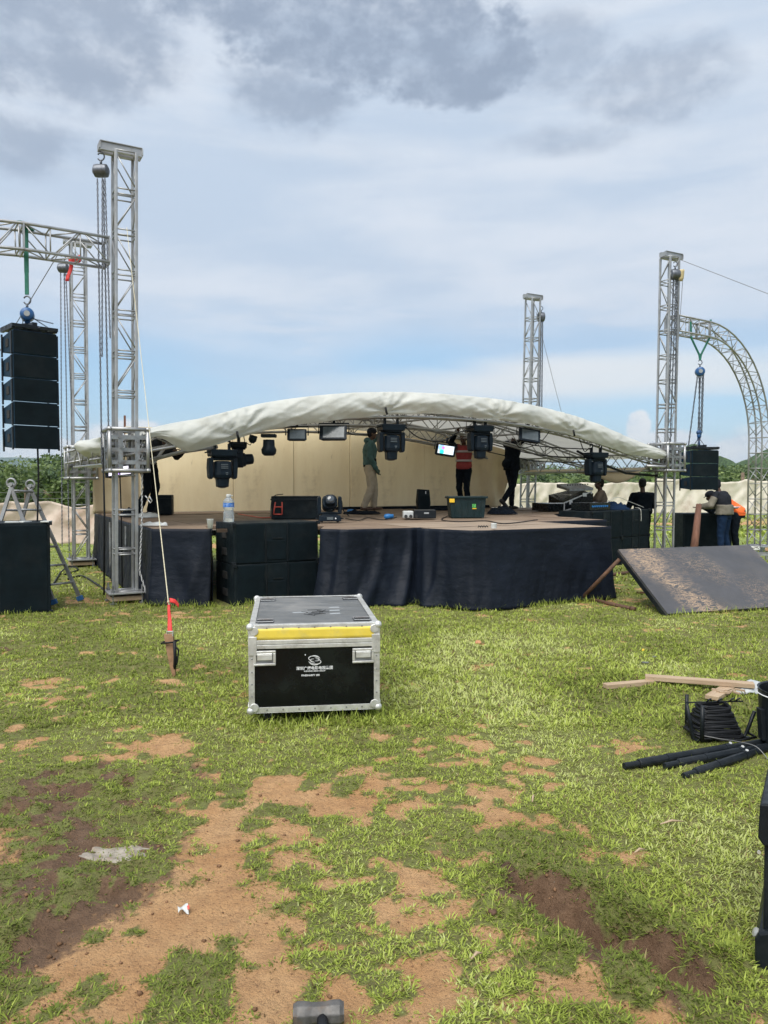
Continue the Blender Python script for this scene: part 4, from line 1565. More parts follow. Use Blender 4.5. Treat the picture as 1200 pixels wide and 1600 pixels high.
# ---------------------------------------------------------------- hanging line arrays
def line_array(label, top_c, yaw, n, bw, bh, bd, rear_h, splay0, dsplay, group='hanging loudspeaker arrays'):
    """top_c: centre of the lower face of the flying frame"""
    t = thing('line_array', label, 'speakers', top_c, yaw, group)
    mb = MB()
    for sx in (-1, 1):
        mb.bar((sx * bw * .48, -bd * .5, .03), (sx * bw * .48, bd * .55, .03), .04, .06)
        mb.bar((sx * bw * .25, -bd * .5, .03), (sx * bw * .25, bd * .5, .03), .03, .05)
    for y in (-.5, 0, .5):
        mb.bar((-bw * .52, y * bd, .035), (bw * .52, y * bd, .035), .05, .04)
    mb.bar((0, -bd * .5, .075), (0, bd * .5, .075), .06, .05)
    mb.build('flying_frame', M['black'], t)
    z = -.015
    pitch = splay0
    y = 0
    for k in range(n):
        c, s_ = math.cos(pitch), math.sin(pitch)
        mb = MB()
        # side outline: tall front (-y), short rear (+y)
        front = [(-bd / 2, 0), (-bd / 2, -bh), (bd / 2, -bh / 2 - rear_h / 2), (bd / 2, -bh / 2 + rear_h / 2)]
        Mx = Matrix.Translation((0, y, z)) @ Matrix.Rotation(-pitch, 4, 'X')

        def tr(x, yy, zz):
            return Mx @ Vector((x, yy, zz))
        vs = [tr(-bw / 2, a, b) for a, b in front] + [tr(bw / 2, a, b) for a, b in front]
        mb.add(vs, [(0, 1, 2, 3), (7, 6, 5, 4), (0, 4, 5, 1), (1, 5, 6, 2), (2, 6, 7, 3), (3, 7, 4, 0)])
        cab = mb.build('cabinet', M['array'], t, bevel=.008)
        mb = MB()
        vs = [tr(x, -bd / 2 - .006, zz) for x, zz in ((-bw * .485, -.012), (bw * .485, -.012), (bw * .485, -bh + .012), (-bw * .485, -bh + .012))]
        mb.add(vs + [v + (Mx.to_3x3() @ V(0, .008, 0)) for v in vs], [(0, 3, 2, 1), (4, 5, 6, 7), (0, 1, 5, 4), (1, 2, 6, 5), (2, 3, 7, 6), (3, 0, 4, 7)])
        mb.build('grille', M['grille'], cab)
        for sx in (-1, 1):
            mb = MB()
            q = tr(sx * (bw / 2 + .004), -bd * .02, -bh / 2)
            mb.box(q, (.010, bd * .22, bh * .34), Mx.to_3x3())
            mb.build('handle', M['rubber'], cab)
            for yy in (-.44, .40):
                mb = MB()
                q0, q1 = tr(sx * (bw / 2 + .012), yy * bd, -.02), tr(sx * (bw / 2 + .012), yy * bd, -bh - .012)
                mb.bar(q0, q1, .016, .03, up=(0, 1, 0))
                mb.build('rigging_bar', M['black'], cab)
        # advance along the front edge
        z -= bh * c + .005
        y += bh * s_ * .0
        pitch += dsplay
    return t


A1 = T1 + DL * 1.17
arr_top = 3.52
line_array('tall hanging stack of five dark blue loudspeakers at the left edge', (A1.x + .02, A1.y + .0, arr_top), R(43), 5, .53, .290, .42, .19, 0.0, R(.6))
A2 = T3 + DR * 1.22
line_array('short hanging stack of three loudspeakers at the right behind the man in the sweater', (A2.x, A2.y, 2.36), R(10), 3, .62, .285, .50, .20, 0.0, R(.6))


def spreader(label, p_truss, p_hoist, wide, matn, name='lifting_sling', narrow=True):
    t = thing(name, label, 'sling', p_truss)
    d = Vector(p_hoist) - Vector(p_truss)
    mb = MB()
    if narrow:
        mb.bar((0, 0, .36), d * .45, .055, .012, up=(0, 1, 0))
        mb.bar(d * .45, d, .045, .02, up=(0, 1, 0))
        mb.bar((0, -.18, .36), (0, .18, .36), .055, .012)
    else:
        for s_ in (-1, 1):
            mb.tube([(s_ * wide, 0, .40), (s_ * wide * .9, 0, 0), d * .75 + V(s_ * .02, 0, 0), d], .022, 6)
    mb.build('webbing', M[matn], t)
    return t


spreader('green webbing sling wrapped round the left curved truss above the blue hoist', A1 + V(0, 0, 4.50), A1 + V(0, 0, 4.00), 0, 'green_web')
spreader('dark two-legged sling on the right curved truss above the small blue hoist', A2 + V(0, 0, 4.80), A2 + V(0, 0, 4.32), .22, 'c_navy' if False else 'green_web', narrow=False)
hoist('blue chain hoist with a pale disc hanging above the five-speaker stack', A1 + V(0, 0, 4.00), .085, 'blue_paint',
      [((0, 0, -.33), (.0, 0, -.40)), ((-.05, 0, -.28), (-.10, .02, -.62)), ((.05, 0, -.28), (.26, .05, -.42)), ((.06, 0, -.30), (.36, -.08, -.38))], body_axis=(-.4, 1, 0), link=.035)
hoist('small blue chain hoist on the right curved truss above the three-speaker stack', A2 + V(0, 0, 4.34), .10, 'blue_paint',
      [((-.05, 0, -.36), (-.24, 0, -2.0)), ((.02, .02, -.36), (-.02, 0, -1.65)), ((.05, -.02, -.36), (.04, 0, -1.7)), ((.0, .03, -.36), (.02, .03, -1.7)), ((.08, 0, -.3), (.06, 0, -1.6))], body_axis=(.2, 1, 0), link=.07)
# lower hook blocks with shackles and steel legs down to the frames
for nm, A_, zt, zb, sp in (('blue hook block with chain legs on top of the five-speaker stack', A1, 3.70, arr_top + .06, .22), ('dark chain bundle above the three-speaker stack', A2, 2.68, 2.42, .10)):
    t = thing('hook_block', nm, 'hook', (A_.x, A_.y, zt), 0, 'lower hook blocks')
    mb = MB()
    mb.lathe((-.0, -.04, .06), [(.03, 0), (.055, .015), (.055, .065), (.03, .08)], 12, (0, 1, 0))
    mb.ball((0, 0, -.01), (.045, .045, .06))
    mb.build('block', M['blue_paint'], t, smooth=True)
    mb = MB()
    mb.tube([(.03 * math.sin(a), 0, -.075 + .035 * math.cos(a)) for a in [x * .5 for x in range(0, 12)]], .010, 6)
    mb.tube([(0, .02, -.06), (.02, .01, zb - zt)], .02, 6)
    mb.build('shackle', M['blue_paint'], t, smooth=True)
    mb = MB()
    for sx, sy in ((-1, -1), (1, -1), (1, 1), (-1, 1)):
        chain(mb, (0, 0, -.06), (sx * sp, sy * .15, zb - zt - .02), .035, .005, .014)
    mb.build('chain', M['chain'], t)

mb = MB()
k0 = A1 + V(.10, 0, 2.1)
mb.tube([k0 + V(0, 0, .2), k0 + V(.01, 0, -.4), k0 + V(-.02, 0, -1.1), k0 + V(.02, 0, -2.1)], .012, 6)
o = mb.build('speaker_cable', M['cable'], smooth=True)
tag(o, 'black cable dropping straight down from the five-speaker stack past the ladder', 'cable')
mb = MB()
k0 = T1 + V(-.26, -.05, 0)
mb.tube([k0 + V(0, 0, 2.1), k0 + V(.01, 0, 1.2), k0 + V(-.01, 0, .1)], .013, 6)
o = mb.build('stage_cable', M['cable'], smooth=True)
tag(o, 'thick black cable hanging straight down left of the nearest mast', 'cable')
mb = MB()
k0 = T1 + V(-.12, .18, 0)
mb.tube([k0 + V(0, 0, 2.0), k0 + V(.02, 0, 1.1), k0 + V(.02, 0, .15)], .010, 6)
o = mb.build('stage_cable', M['cable'], smooth=True)
tag(o, 'thinner black cable hanging behind the nearest mast down to the grass', 'cable')
# loose chain along the right side of the nearest mast
t = thing('loose_chain', 'light steel chain hanging down the right side of the nearest mast to the ground', 'chain', T1 + V(.29, -.10, 2.28))
mb = MB()
chain(mb, (0, 0, 0), (-.02, 0, -1.2), .045, .006, .02)
chain(mb, (-.02, 0, -1.2), (-.05, -.02, -1.85), .045, .006, .02)
chain(mb, (-.05, -.02, -1.85), (.10, -.10, -2.27), .045, .006, .02)
mb.build('links', M['alu'], t)
mb = MB()
mb.tube([(.03, 0, -.83), (.06, 0, -.87), (.09, -.01, -.84), (.12, 0, -.90), (.10, 0, -.93), (.06, 0, -.88)], .010, 6)
mb.build('shackle', M['alu'], t, smooth=True)

# ---------------------------------------------------------------- guy lines
STK = G(273, 1058)
p_top = T1 + V(.13, -.15, 5.0)
rb_ = P(263, 940, 6.55)
mb = MB()
mb.tube([p_top, p_top.lerp(rb_, .6), rb_], [.004, .004, .005], 5)
o = mb.build('guy_rope', M['rope'])
tag(o, 'pale guy rope running from the nearest mast down to the red ratchet strap', 'rope')
t = thing('ratchet_strap', 'red ratchet strap with metal buckle between the guy rope and the wooden stake', 'strap', rb_)
bk = P(266, 992, 6.42) - rb_
mb = MB()
mb.grid(lambda u, v: V((-.008 - .012 * v) + (.020 + .022 * v) * u, -.004 * math.sin(v * 9), 0) + bk * (.10 + .82 * v) + V(0, 0, 0), 3, 10)
mb.grid(lambda u, v: V(.010 + .075 * v, -.01 * math.sin(v * 5) + .012 * u, .012 - .028 * v * v + .035 * (u - .5) - .06 * max(0, v - .6)), 3, 8)
mb.grid(lambda u, v: V(-.012 + .075 * v * .3, .012 + .02 * u, .0 + .02 * (u - .5) - .05 * v), 3, 6)
mb.build('webbing', M['red_web'], t, smooth=True, solid=.004)
mb = MB()
mb.tube([(0, 0, .012), (.006, 0, -.03), bk * .12], .006, 6)
mb.ball((0, 0, 0), .011)
mb.build('knot', M['rope'], t)
mb = MB()
bb = bk * .98
for sx in (-1, 1):
    mb.box(bb + V(sx * .024, 0, -.012), (.005, .03, .075))
for dz in (.022, .0, -.045):
    mb.tube([bb + V(-.026, 0, dz), bb + V(.026, 0, dz)], .006, 7)
mb.box(bb + V(0, -.012, -.03), (.042, .006, .035))
mb.build('buckle', M['alu_bright'], t)
t = thing('wooden_stake', 'split wooden stake driven into the grass below the red strap', 'stake', STK)
tp = P(264, 990, 6.43) - STK
mb = MB()
sx = Vector((1, 0, 0))
ring = []
for k, (w, d_) in zip((0, .35, .7, 1.0), ((.008, .010), (.024, .022), (.034, .028), (.037, .030))):
    c = tp * k + V(0, 0, -.03 * (1 - k))
    ring.append([c + V(-w, -d_, 0), c + V(w, -d_ * .6, 0), c + V(w * .9, d_, 0), c + V(-w, d_, 0)])
vs = [p for r in ring for p in r]
fs = [(3, 2, 1, 0), (12, 13, 14, 15)]
for i in range(3):
    for k in range(4):
        fs.append((i * 4 + k, i * 4 + (k + 1) % 4, (i + 1) * 4 + (k + 1) % 4, (i + 1) * 4 + k))
mb.add(vs, fs)
mb.build('stake_body', mat('split_wood', (.24, .135, .07), .8, 0, .3, 10, .003, 60), t, bevel=.004)
mb = MB()
c = tp * .80
mb.tube([c + V(-.06, -.045, 0), c + V(.05, -.045, .01), c + V(.065, .03, .01), c + V(-.055, .045, 0), c + V(-.062, -.04, -.005)], .008, 6)
mb.tube([c + V(.05, -.05, .02), c + V(.055, -.05, -.12), c + V(.045, -.05, -.25)], .014, 7)
mb.tube([c + V(.05, -.05, -.01), c + V(.085, -.05, -.06), c + V(.07, -.05, -.16), c + V(.05, -.05, -.20)], .008, 6)
mb.build('strap_tail', M['cable'], t, smooth=True)

for nm, a, b in (('thin steel wire from the head of the right front mast running off the right edge', T3 + V(.2, 0, 6.32), V(13.5, 14.0, 2.6)),
                 ('thin steel wire rising from the left edge to the left curved truss', T1 + DL * .85 + V(0, .3, 4.75), V(-7.6, 12.5, 1.6)),
                 ('thin wire slanting down beside the mast behind the white roof', T4 + V(.2, 0, 6.0), T4 + V(1.1, .1, 2.7)),
                 ('thin vertical wire beside the right front mast', T3 + V(.34, 0, 6.1), T3 + V(.10, -.1, 2.6))):
    mb = MB()
    mb.tube([a, a.lerp(b, .5) - V(0, 0, .04), b], .006, 5)
    tag(mb.build('guy_wire', M['wire']), nm, 'wire')


# ---------------------------------------------------------------- stage deck
def poly_area_prism(mb, pts, z0, z1):
    n = len(pts)
    mb.add([(x, y, z0) for x, y in pts] + [(x, y, z1) for x, y in pts],
           [tuple(range(n - 1, -1, -1)), tuple(range(n, 2 * n))] + [(i, (i + 1) % n, n + (i + 1) % n, n + i) for i in range(n)])


stage = thing('stage', 'low rectangular stage with worn plywood deck and dark cloth skirt', 'stage', (0, 0, 0))
OUT = [(-3.04, 10.14), (-2.28, 10.08), (-2.50, 10.72), (-1.32, 11.46), (-.84, 10.72), (-.84, 10.12), (-.48, 9.96), (.51, 10.4), (.98, 9.84), (1.12, 9.76), (1.30, 9.80), (3.13, 10.7), (2.40, 12.05), (3.66, 12.75), (3.12, 13.75), (3.35, 15.2), (4.5, 15.95), (4.45, 19.6), (2.85, 19.5), (-5.8, 15.55)]
# deck panels 1.22 x 2.44 laid square to the stage, cut by the outline: built as strips on a local grid
O0 = Vector((-3.3, 9.6, 0))


def clip_poly(poly, a, b):
    """keep the part of poly left of the line a->b"""
    out = []
    for i in range(len(poly)):
        p, q = poly[i], poly[(i + 1) % len(poly)]
        sp = (b[0] - a[0]) * (p[1] - a[1]) - (b[1] - a[1]) * (p[0] - a[0])
        sq = (b[0] - a[0]) * (q[1] - a[1]) - (b[1] - a[1]) * (q[0] - a[0])
        if sp >= 0:
            out.append(p)
        if sp * sq < 0:
            k = sp / (sp - sq)
            out.append((p[0] + (q[0] - p[0]) * k, p[1] + (q[1] - p[1]) * k))
    return out


def uv(a, b):
    p = O0 + U * a + W_ * b
    return (p.x, p.y)


rd = random.Random(3)
gap = .006
cell_u, cell_v = 2.44, 1.22
for i in range(-3, 7):
    for j in range(-4, 9):
        off_ = (j % 2) * 1.22
        u0, u1 = i * cell_u + off_ + gap, (i + 1) * cell_u + off_ - gap
        v0, v1 = j * cell_v + gap, (j + 1) * cell_v - gap
        quad = [uv(u0, v0), uv(u1, v0), uv(u1, v1), uv(u0, v1)]
        poly = list(OUT)
        for k in range(4):
            poly = clip_poly(poly, quad[k], quad[(k + 1) % 4])
            if len(poly) < 3:
                break
        if len(poly) < 3:
            continue
        ar = abs(sum(poly[k][0] * poly[(k + 1) % len(poly)][1] - poly[(k + 1) % len(poly)][0] * poly[k][1] for k in range(len(poly)))) / 2
        if ar < .03:
            continue
        dz = rd.uniform(-.006, .006)
        mb = MB()
        poly_area_prism(mb, poly, DECK - .05 + dz, DECK + dz)
        cx = sum(p[0] for p in poly) / len(poly)
        cy = sum(p[1] for p in poly) / len(poly)
        front = cy < 11.6 + .5 * cx * .3 and cx > -1
        # local axes so that the wood grain follows the panel
        o = mb.build('deck_panel', M['deck_pale' if (front and rd.random() < .8) or rd.random() < .15 else 'deck'], stage)
        Rm = Matrix.Rotation(SA, 4, 'Z')
        o.data.transform(Rm.inverted())
        o.rotation_euler = (0, 0, SA)
mb = MB()
inner = OUT
for i in range(len(OUT)):
    a, b = OUT[i], OUT[(i + 1) % len(OUT)]
    pa, pb = Vector((a[0], a[1], 0)), Vector((b[0], b[1], 0))
    if (pb - pa).length < .3:
        continue
    nn = (pb - pa).normalized()
    inn = Vector((-nn.y, nn.x, 0)) * .16
    mb.bar(pa + inn + nn * .12 + V(0, 0, DECK - .11), pb + inn - nn * .12 + V(0, 0, DECK - .11), .04, .08)
for i in range(-2, 6):
    for j in range(0, 6):
        p = O0 + U * (i * 1.6 + .5) + W_ * (j * 1.5 + .9)
        if inside_stage(np.array([p.x]), np.array([p.y]))[0]:
            mb.tube([(p.x, p.y, 0), (p.x, p.y, DECK - .07)], .03, 6)
mb.build('frame', M['steel'], stage)


def skirt(pts, folds, z1=DECK - .012, spread=.10, seed=0, drop=None, amp=.035, zt=None):
    """hanging cloth: gathered folds, fanning out to the ground"""
    seg = [0]
    P2 = [Vector((p[0], p[1], 0)) for p in pts]
    for a, b in zip(P2[:-1], P2[1:]):
        seg.append(seg[-1] + (b - a).length)
    tot = seg[-1]
    nu, nv = int(tot * 42), 26

    def fn(u, v):
        s_ = u * tot
        i = min(max(k for k in range(len(seg)) if seg[k] <= s_ + 1e-9), len(P2) - 2)
        k = (s_ - seg[i]) / (seg[i + 1] - seg[i])
        p = P2[i].lerp(P2[i + 1], k)
        # rounded corners: blend the normals
        def nr(j):
            j = min(max(j, 0), len(P2) - 2)
            d = (P2[j + 1] - P2[j]).normalized()
            return Vector((d.y, -d.x, 0))
        n = nr(i)
        if k > .8 and i < len(P2) - 2:
            n = n.lerp(nr(i + 1), (k - .8) / .4)
        elif k < .2 and i > 0:
            n = nr(i - 1).lerp(n, .5 + k / .4)
        n.normalize()
        dn = 1 - v                                  # 0 at the top edge, 1 at the ground
        f = 0
        for (c, w, a, sl) in folds:                  # individual gathers: centre, width, depth, slant
            q = (s_ - c - sl * dn * dn) / (w * (.35 + .65 * dn) + 1e-6)
            f += a * math.exp(-q * q) * (.15 + .85 * dn ** .8)
        f += amp * 2.4 * cloth_noise(s_ * 2.6 - dn * .9, dn * 1.1, seed) * (.25 + dn)
        f += amp * .8 * cloth_noise(s_ * 9 + dn * 3.0, dn * 1.4, seed + 5) * (.3 + dn)
        f += .010 * cloth_noise(s_ * 2, dn * 22, seed + 8)
        out = .015 + spread * dn ** 2.2 + f
        z = z1 * v + .01 - .0 + (cloth_noise(s_ * 1.3, 4, seed + 3) * .05) * dn
        return p + n * out + V(0, 0, max(z, .004 + .01 * dn))
    mb = MB()
    mb.grid(fn, nu, nv)
    o = mb.build('skirt', M['skirt'], stage, smooth=True, solid=.006)
    return o


skirt([(-5.82, 15.5), (-3.05, 10.12), (-2.26, 10.06)], [(5.2, .25, .05, -.1), (6.5, .2, .05, .25), (6.75, .14, .06, -.3), (4.4, .2, .05, .1), (3.2, .2, .06, .1)], seed=1, spread=.06)
skirt([(-2.26, 10.07), (-2.46, 10.8)], [], seed=2, spread=.02)
skirt([(-.84, 10.75), (-.84, 10.11), (-.48, 9.95), (.50, 10.39)], [(.7, .12, .06, .05), (.95, .10, .09, -.05), (1.55, .12, .06, -.35), (1.95, .10, .10, -.25), (1.3, .18, -.04, .2)], seed=3, spread=.13, amp=.045)
skirt([(.50, 10.38), (.44, 10.32), (.97, 9.83), (1.12, 9.745), (1.31, 9.785), (3.15, 10.70), (2.42, 12.05)], [(.25, .12, .10, .1), (.5, .10, .07, -.05), (1.6, .5, .05, 0), (3.3, .4, .04, .2)], seed=4, spread=.07, amp=.035)
skirt([(2.42, 12.05), (3.68, 12.74), (3.14, 13.75), (3.37, 15.2), (4.52, 15.95)], [(.8, .2, .04, .1)], seed=6, spread=.05)

# ---------------------------------------------------------------- cream backdrop
bw = thing('backdrop_wall', 'cream board backdrop closing the rear of the stage', 'wall', (-5.75, 15.42, 0))
e = Vector((.912, .409, 0))
q = Vector((-.409, .912, 0))
seams = [0, .55, 2.75, 4.1, 5.45, 5.95, 7.35, 8.6]
for k in range(len(seams) - 1):
    a, b = seams[k] + .006, seams[k + 1] - .006
    mb = MB()
    top = 2.32 + .80 * min(1, max(0, (seams[k] + seams[k + 1]) / 2 / 2.9))
    off_ = rd.uniform(-.012, .012)
    p0 = e * a + q * off_
    mb.box((0, 0, 0), ((b - a), .02, top - DECK - .01))
    c = e * ((a + b) / 2) + q * off_ + V(0, 0, (DECK + .01 + top) / 2)
    o = mb.build('board', M['wall'], bw, bevel=.003)
    o.location = c
    o.rotation_euler = (rd.uniform(-.006, .006), 0, math.atan2(e.y, e.x))
mb = MB()
for s_ in seams[1:-1]:
    c = e * s_ + q * .04
    mb.bar(c + V(0, 0, DECK), c + V(0, 0, 3.0), .04, .04, up=e)
mb.bar(e * .2 + q * .04 + V(0, 0, 2.3), e * 8.5 + q * .04 + V(0, 0, 2.3), .04, .04)
mb.build('batten', M['post_wood'], bw)
mb = MB()
mb.bar(e * 4.9 - q * .05 + V(0, 0, DECK + .035), e * 9.2 - q * .05 + V(0, 0, DECK + .035), .05, .07)
mb.build('skirting', M['c_black'], bw)
# soft cream cloth closing the right end of the backdrop
mb = MB()


def drape(u, v):
    s_ = 8.45 + 1.35 * u
    fold = .09 * math.sin(s_ * 8.5 + v * 1.2 + 1.2 * math.sin(v * 3)) * (.3 + .7 * u) + .16 * cloth_noise(s_ * 2, v * 2.5, 6)
    top = 3.0 - .50 * u ** 1.5
    return e * (s_ - .25 * (1 - v) * u) + q * (-.06 - .35 * u * (v - .2) + fold) + V(0, 0, DECK + .01 + (top - DECK) * v)


mb.grid(drape, 46, 30)
M['drape'] = tarp_mat('cream_canvas', (.82, .70, .47), (.72, .59, .38), (.40, .30, .18), .35, .2, (.6, .45, .2))
mb.build('canvas_end', M['drape'], bw, smooth=True, solid=.006)
mb = MB()


def drape_l(u, v):
    s_ = -.10 + .9 * u
    return e * s_ + q * (-.05 + .06 * math.sin(s_ * 11 + v) + .05 * cloth_noise(s_ * 3, v * 3, 7) - .3 * (1 - u)) + V(0, 0, DECK + .01 + 1.35 * v)


mb.grid(drape_l, 22, 20)
mb.build('canvas_end', M['drape'], bw, smooth=True, solid=.006)

# ---------------------------------------------------------------- roof frame and canopy
ZC = [(-.2, 2.16), (0, 2.25), (1, 2.52), (2.04, 2.81), (3.2, 3.01), (4.3, 3.105), (5.5, 3.13), (7, 3.075), (8.5, 2.87), (10, 2.50), (11.03, 2.25), (11.3, 2.18)]


def zr(s_):
    xs = [a for a, _ in ZC]
    i = min(max(k for k in range(len(xs)) if xs[k] <= s_ or k == 0), len(xs) - 2)
    p = lambda j: ZC[min(max(j, 0), len(ZC) - 1)]
    a, b = p(i), p(i + 1)
    h = b[0] - a[0]
    ma = (b[1] - p(i - 1)[1]) / (b[0] - p(i - 1)[0]) if i > 0 else (b[1] - a[1]) / h
    mb_ = (p(i + 2)[1] - a[1]) / (p(i + 2)[0] - a[0])
    t_ = (s_ - a[0]) / h
    return (2 * t_ ** 3 - 3 * t_ ** 2 + 1) * a[1] + (t_ ** 3 - 2 * t_ ** 2 + t_) * h * ma + (-2 * t_ ** 3 + 3 * t_ ** 2) * b[1] + (t_ ** 3 - t_ ** 2) * h * mb_


LEN = (T3 - T1).length
UU = (T3 - T1).normalized()
VV = (T4 - T3).normalized()
DEPTH = (T4 - T3).length


def roofp(s_, v, dz=0.0):
    return Vector((T1.x, T1.y, 0)) + UU * s_ + VV * v + V(0, 0, zr(s_) + dz)


roof = thing('roof_frame', 'arched lattice roof frame held between the four masts', 'roof frame', (0, 0, 0))
for v_off, nm in ((0.0, 'front'), (DEPTH * .5, 'mid'), (DEPTH, 'rear')):
    ar = thing('arch_truss', None, None)
    ar.parent = roof
    n = 30
    top = [roofp(LEN * k / n, v_off, -.06) for k in range(n + 1)]
    bot = [roofp(LEN * k / n, v_off, -.40 + .14 * abs(2 * k / n - 1) ** 3) for k in range(n + 1)]
    for side_ in (-.11, .11):
        for line in (top, bot):
            mb = MB()
            mb.tube([p + VV * side_ for p in line], .021, 8)
            mb.build('chord', M['alu'], ar, smooth=True)
    mb = MB()
    for k in range(n):
        for side_ in (-.11, .11):
            a, b = (top[k], bot[k + 1]) if k % 2 else (bot[k], top[k + 1])
            mb.tube([a + VV * side_, b + VV * side_], .010, 5)
        if k % 2 == 0:
            mb.tube([top[k] - VV * .11, bot[k] - VV * .11], .010, 5)
            mb.tube([bot[k] - VV * .11, bot[k] + VV * .11], .010, 5)
            mb.tube([top[k] - VV * .11, top[k] + VV * .11], .010, 5)
        mb.tube([bot[k] - VV * .11, bot[k + 1] + VV * .11], .008, 5)
    mb.build('lacing', M['alu'], ar, smooth=True)
for s_ in (LEN * .28, LEN * .5, LEN * .72):           # purlins front to back
    pu = thing('purlin', None, None)
    pu.parent = roof
    for dz in (-.10, -.34):
        mb = MB()
        mb.tube([roofp(s_, .1, dz), roofp(s_, DEPTH - .1, dz)], .02, 8)
        mb.build('chord', M['alu'], pu, smooth=True)
    mb = MB()
    for k in range(10):
        a, b = .1 + (DEPTH - .2) * k / 10, .1 + (DEPTH - .2) * (k + 1) / 10
        mb.tube([roofp(s_, a, -.10 if k % 2 else -.34), roofp(s_, b, -.34 if k % 2 else -.10)], .010, 5)
    mb.build('lacing', M['alu'], pu, smooth=True)
for s_ in (0.22, LEN - .22):                          # side beams
    sb = thing('side_beam', None, None)
    sb.parent = roof
    for dz in (-.05, -.40):
        for w in (-.12, .12):
            mb = MB()
            mb.tube([roofp(s_, .15, dz) + UU * w, roofp(s_, DEPTH - .15, dz) + UU * w], .021, 8)
            mb.build('chord', M['alu'], sb, smooth=True)
    mb = MB()
    for k in range(12):
        for w in (-.12, .12):
            a, b = .15 + (DEPTH - .3) * k / 12, .15 + (DEPTH - .3) * (k + 1) / 12
            mb.tube([roofp(s_, a, -.05 if k % 2 else -.40) + UU * w, roofp(s_, b, -.40 if k % 2 else -.05) + UU * w], .010, 5)
    mb.build('lacing', M['alu'], sb, smooth=True)
# thick bottom tube along the front that shows below the valance on the left, and cross bracing on the right
mb = MB()
mb.tube([P(222, 722, 11.0), P(285, 706, 11.35), P(340, 698, 11.55)], .028, 9)
mb.tube([P(240, 724, 11.1), P(262, 693, 11.6)], .022, 8)
mb.tube([P(1010, 728, 15.7), P(1058, 730, 16.1)], .03, 9)
mb.build('tie_tube', M['alu'], roof, smooth=True)


def sleeve(c, ang, w=.49, h=.55):
    sl = thing('sleeve_block', None, None, c, ang)
    sl.parent = roof
    hw, hh = w / 2, h / 2
    mb = MB()
    for sx in (-1, 1):
        for sy in (-1, 1):
            mb.tube([(sx * hw, sy * hw, -hh), (sx * hw, sy * hw, hh)], .026, 9)
    for z in (-hh, hh):
        for s_ in (-1, 1):
            mb.tube([(-hw - .03, s_ * hw, z), (hw + .03, s_ * hw, z)], .027, 9)
            mb.tube([(s_ * hw, -hw - .03, z), (s_ * hw, hw + .03, z)], .027, 9)
    mb.build('tube_cage', M['alu'], sl, smooth=True)
    mb = MB()
    for s_ in (-1, 1):
        for z in (-.3, 0.0, .3):
            mb.box((0, s_ * hw, z * h), (w, .014, .055))
            mb.box((s_ * hw, 0, z * h), (.014, w, .055))
        for x in (-.22, .22):
            mb.box((x * w, s_ * (hw + .002), 0), (.06, .018, h))
            mb.box((s_ * (hw + .002), x * w, 0), (.018, .06, h))
    mb.build('face_plate', M['steel'], sl)
    mb = MB()
    for sx in (-1, 1):
        for sy in (-1, 1):
            for z in (-.32, -.1, .12, .34):
                mb.tube([(sx * (hw - .10), sy * (hw - .14), z * h), (sx * (hw - .02), sy * (hw - .14), z * h)], .035, 10)
    mb.build('guide_wheel', M['steel'], sl, smooth=True)
    mb = MB()
    for x, y, z in ((-.25, -.5, .30), (.22, -.5, .22), (-.25, -.5, -.3), (.28, -.5, -.22), (-.5, .2, .3), (-.5, -.2, -.3), (-.2, -.5, .05)):
        mb.tube([(x * w, y * w - .012, z * h), (x * w, y * w - .03, z * h)], .016, 6)
    mb.build('bolt', M['steel'], sl)
    return sl


sleeve(T1 + V(.03, 0, 2.06), SA)
sleeve(T2 + V(.02, 0, 2.02), SA, .52, .60)
sleeve(T3 + V(.04, 0, 2.17), SA, .50, .56)
sleeve(T4 + V(.08, 0, 2.15), SA, .50, .56)

# canopy: one sheet over the arches with a hanging front valance
canopy = thing('canopy', 'cream white tarpaulin stretched over the arched roof frame', 'canopy', (0, 0, 0))
VAL = [(-.2, .05), (.36, .10), (.9, .42), (1.6, .42), (2.04, .41), (3.12, .40), (4.3, .36), (5.58, .36), (7, .37), (8.58, .40), (9.6, .36), (10.45, .24), (11.25, .08)]


def val(s_):
    for (a, x), (b, y) in zip(VAL[:-1], VAL[1:]):
        if s_ <= b:
            k = (s_ - a) / (b - a)
            k = k * k * (3 - 2 * k)
            return x + (y - x) * k
    return VAL[-1][1]


NU, NV1, NV2, NV3 = 230, 22, 46, 8
cv_ = []
grip = [(1.55, .42), (8.2, .40), (4.05, .36), (6.4, .38)]


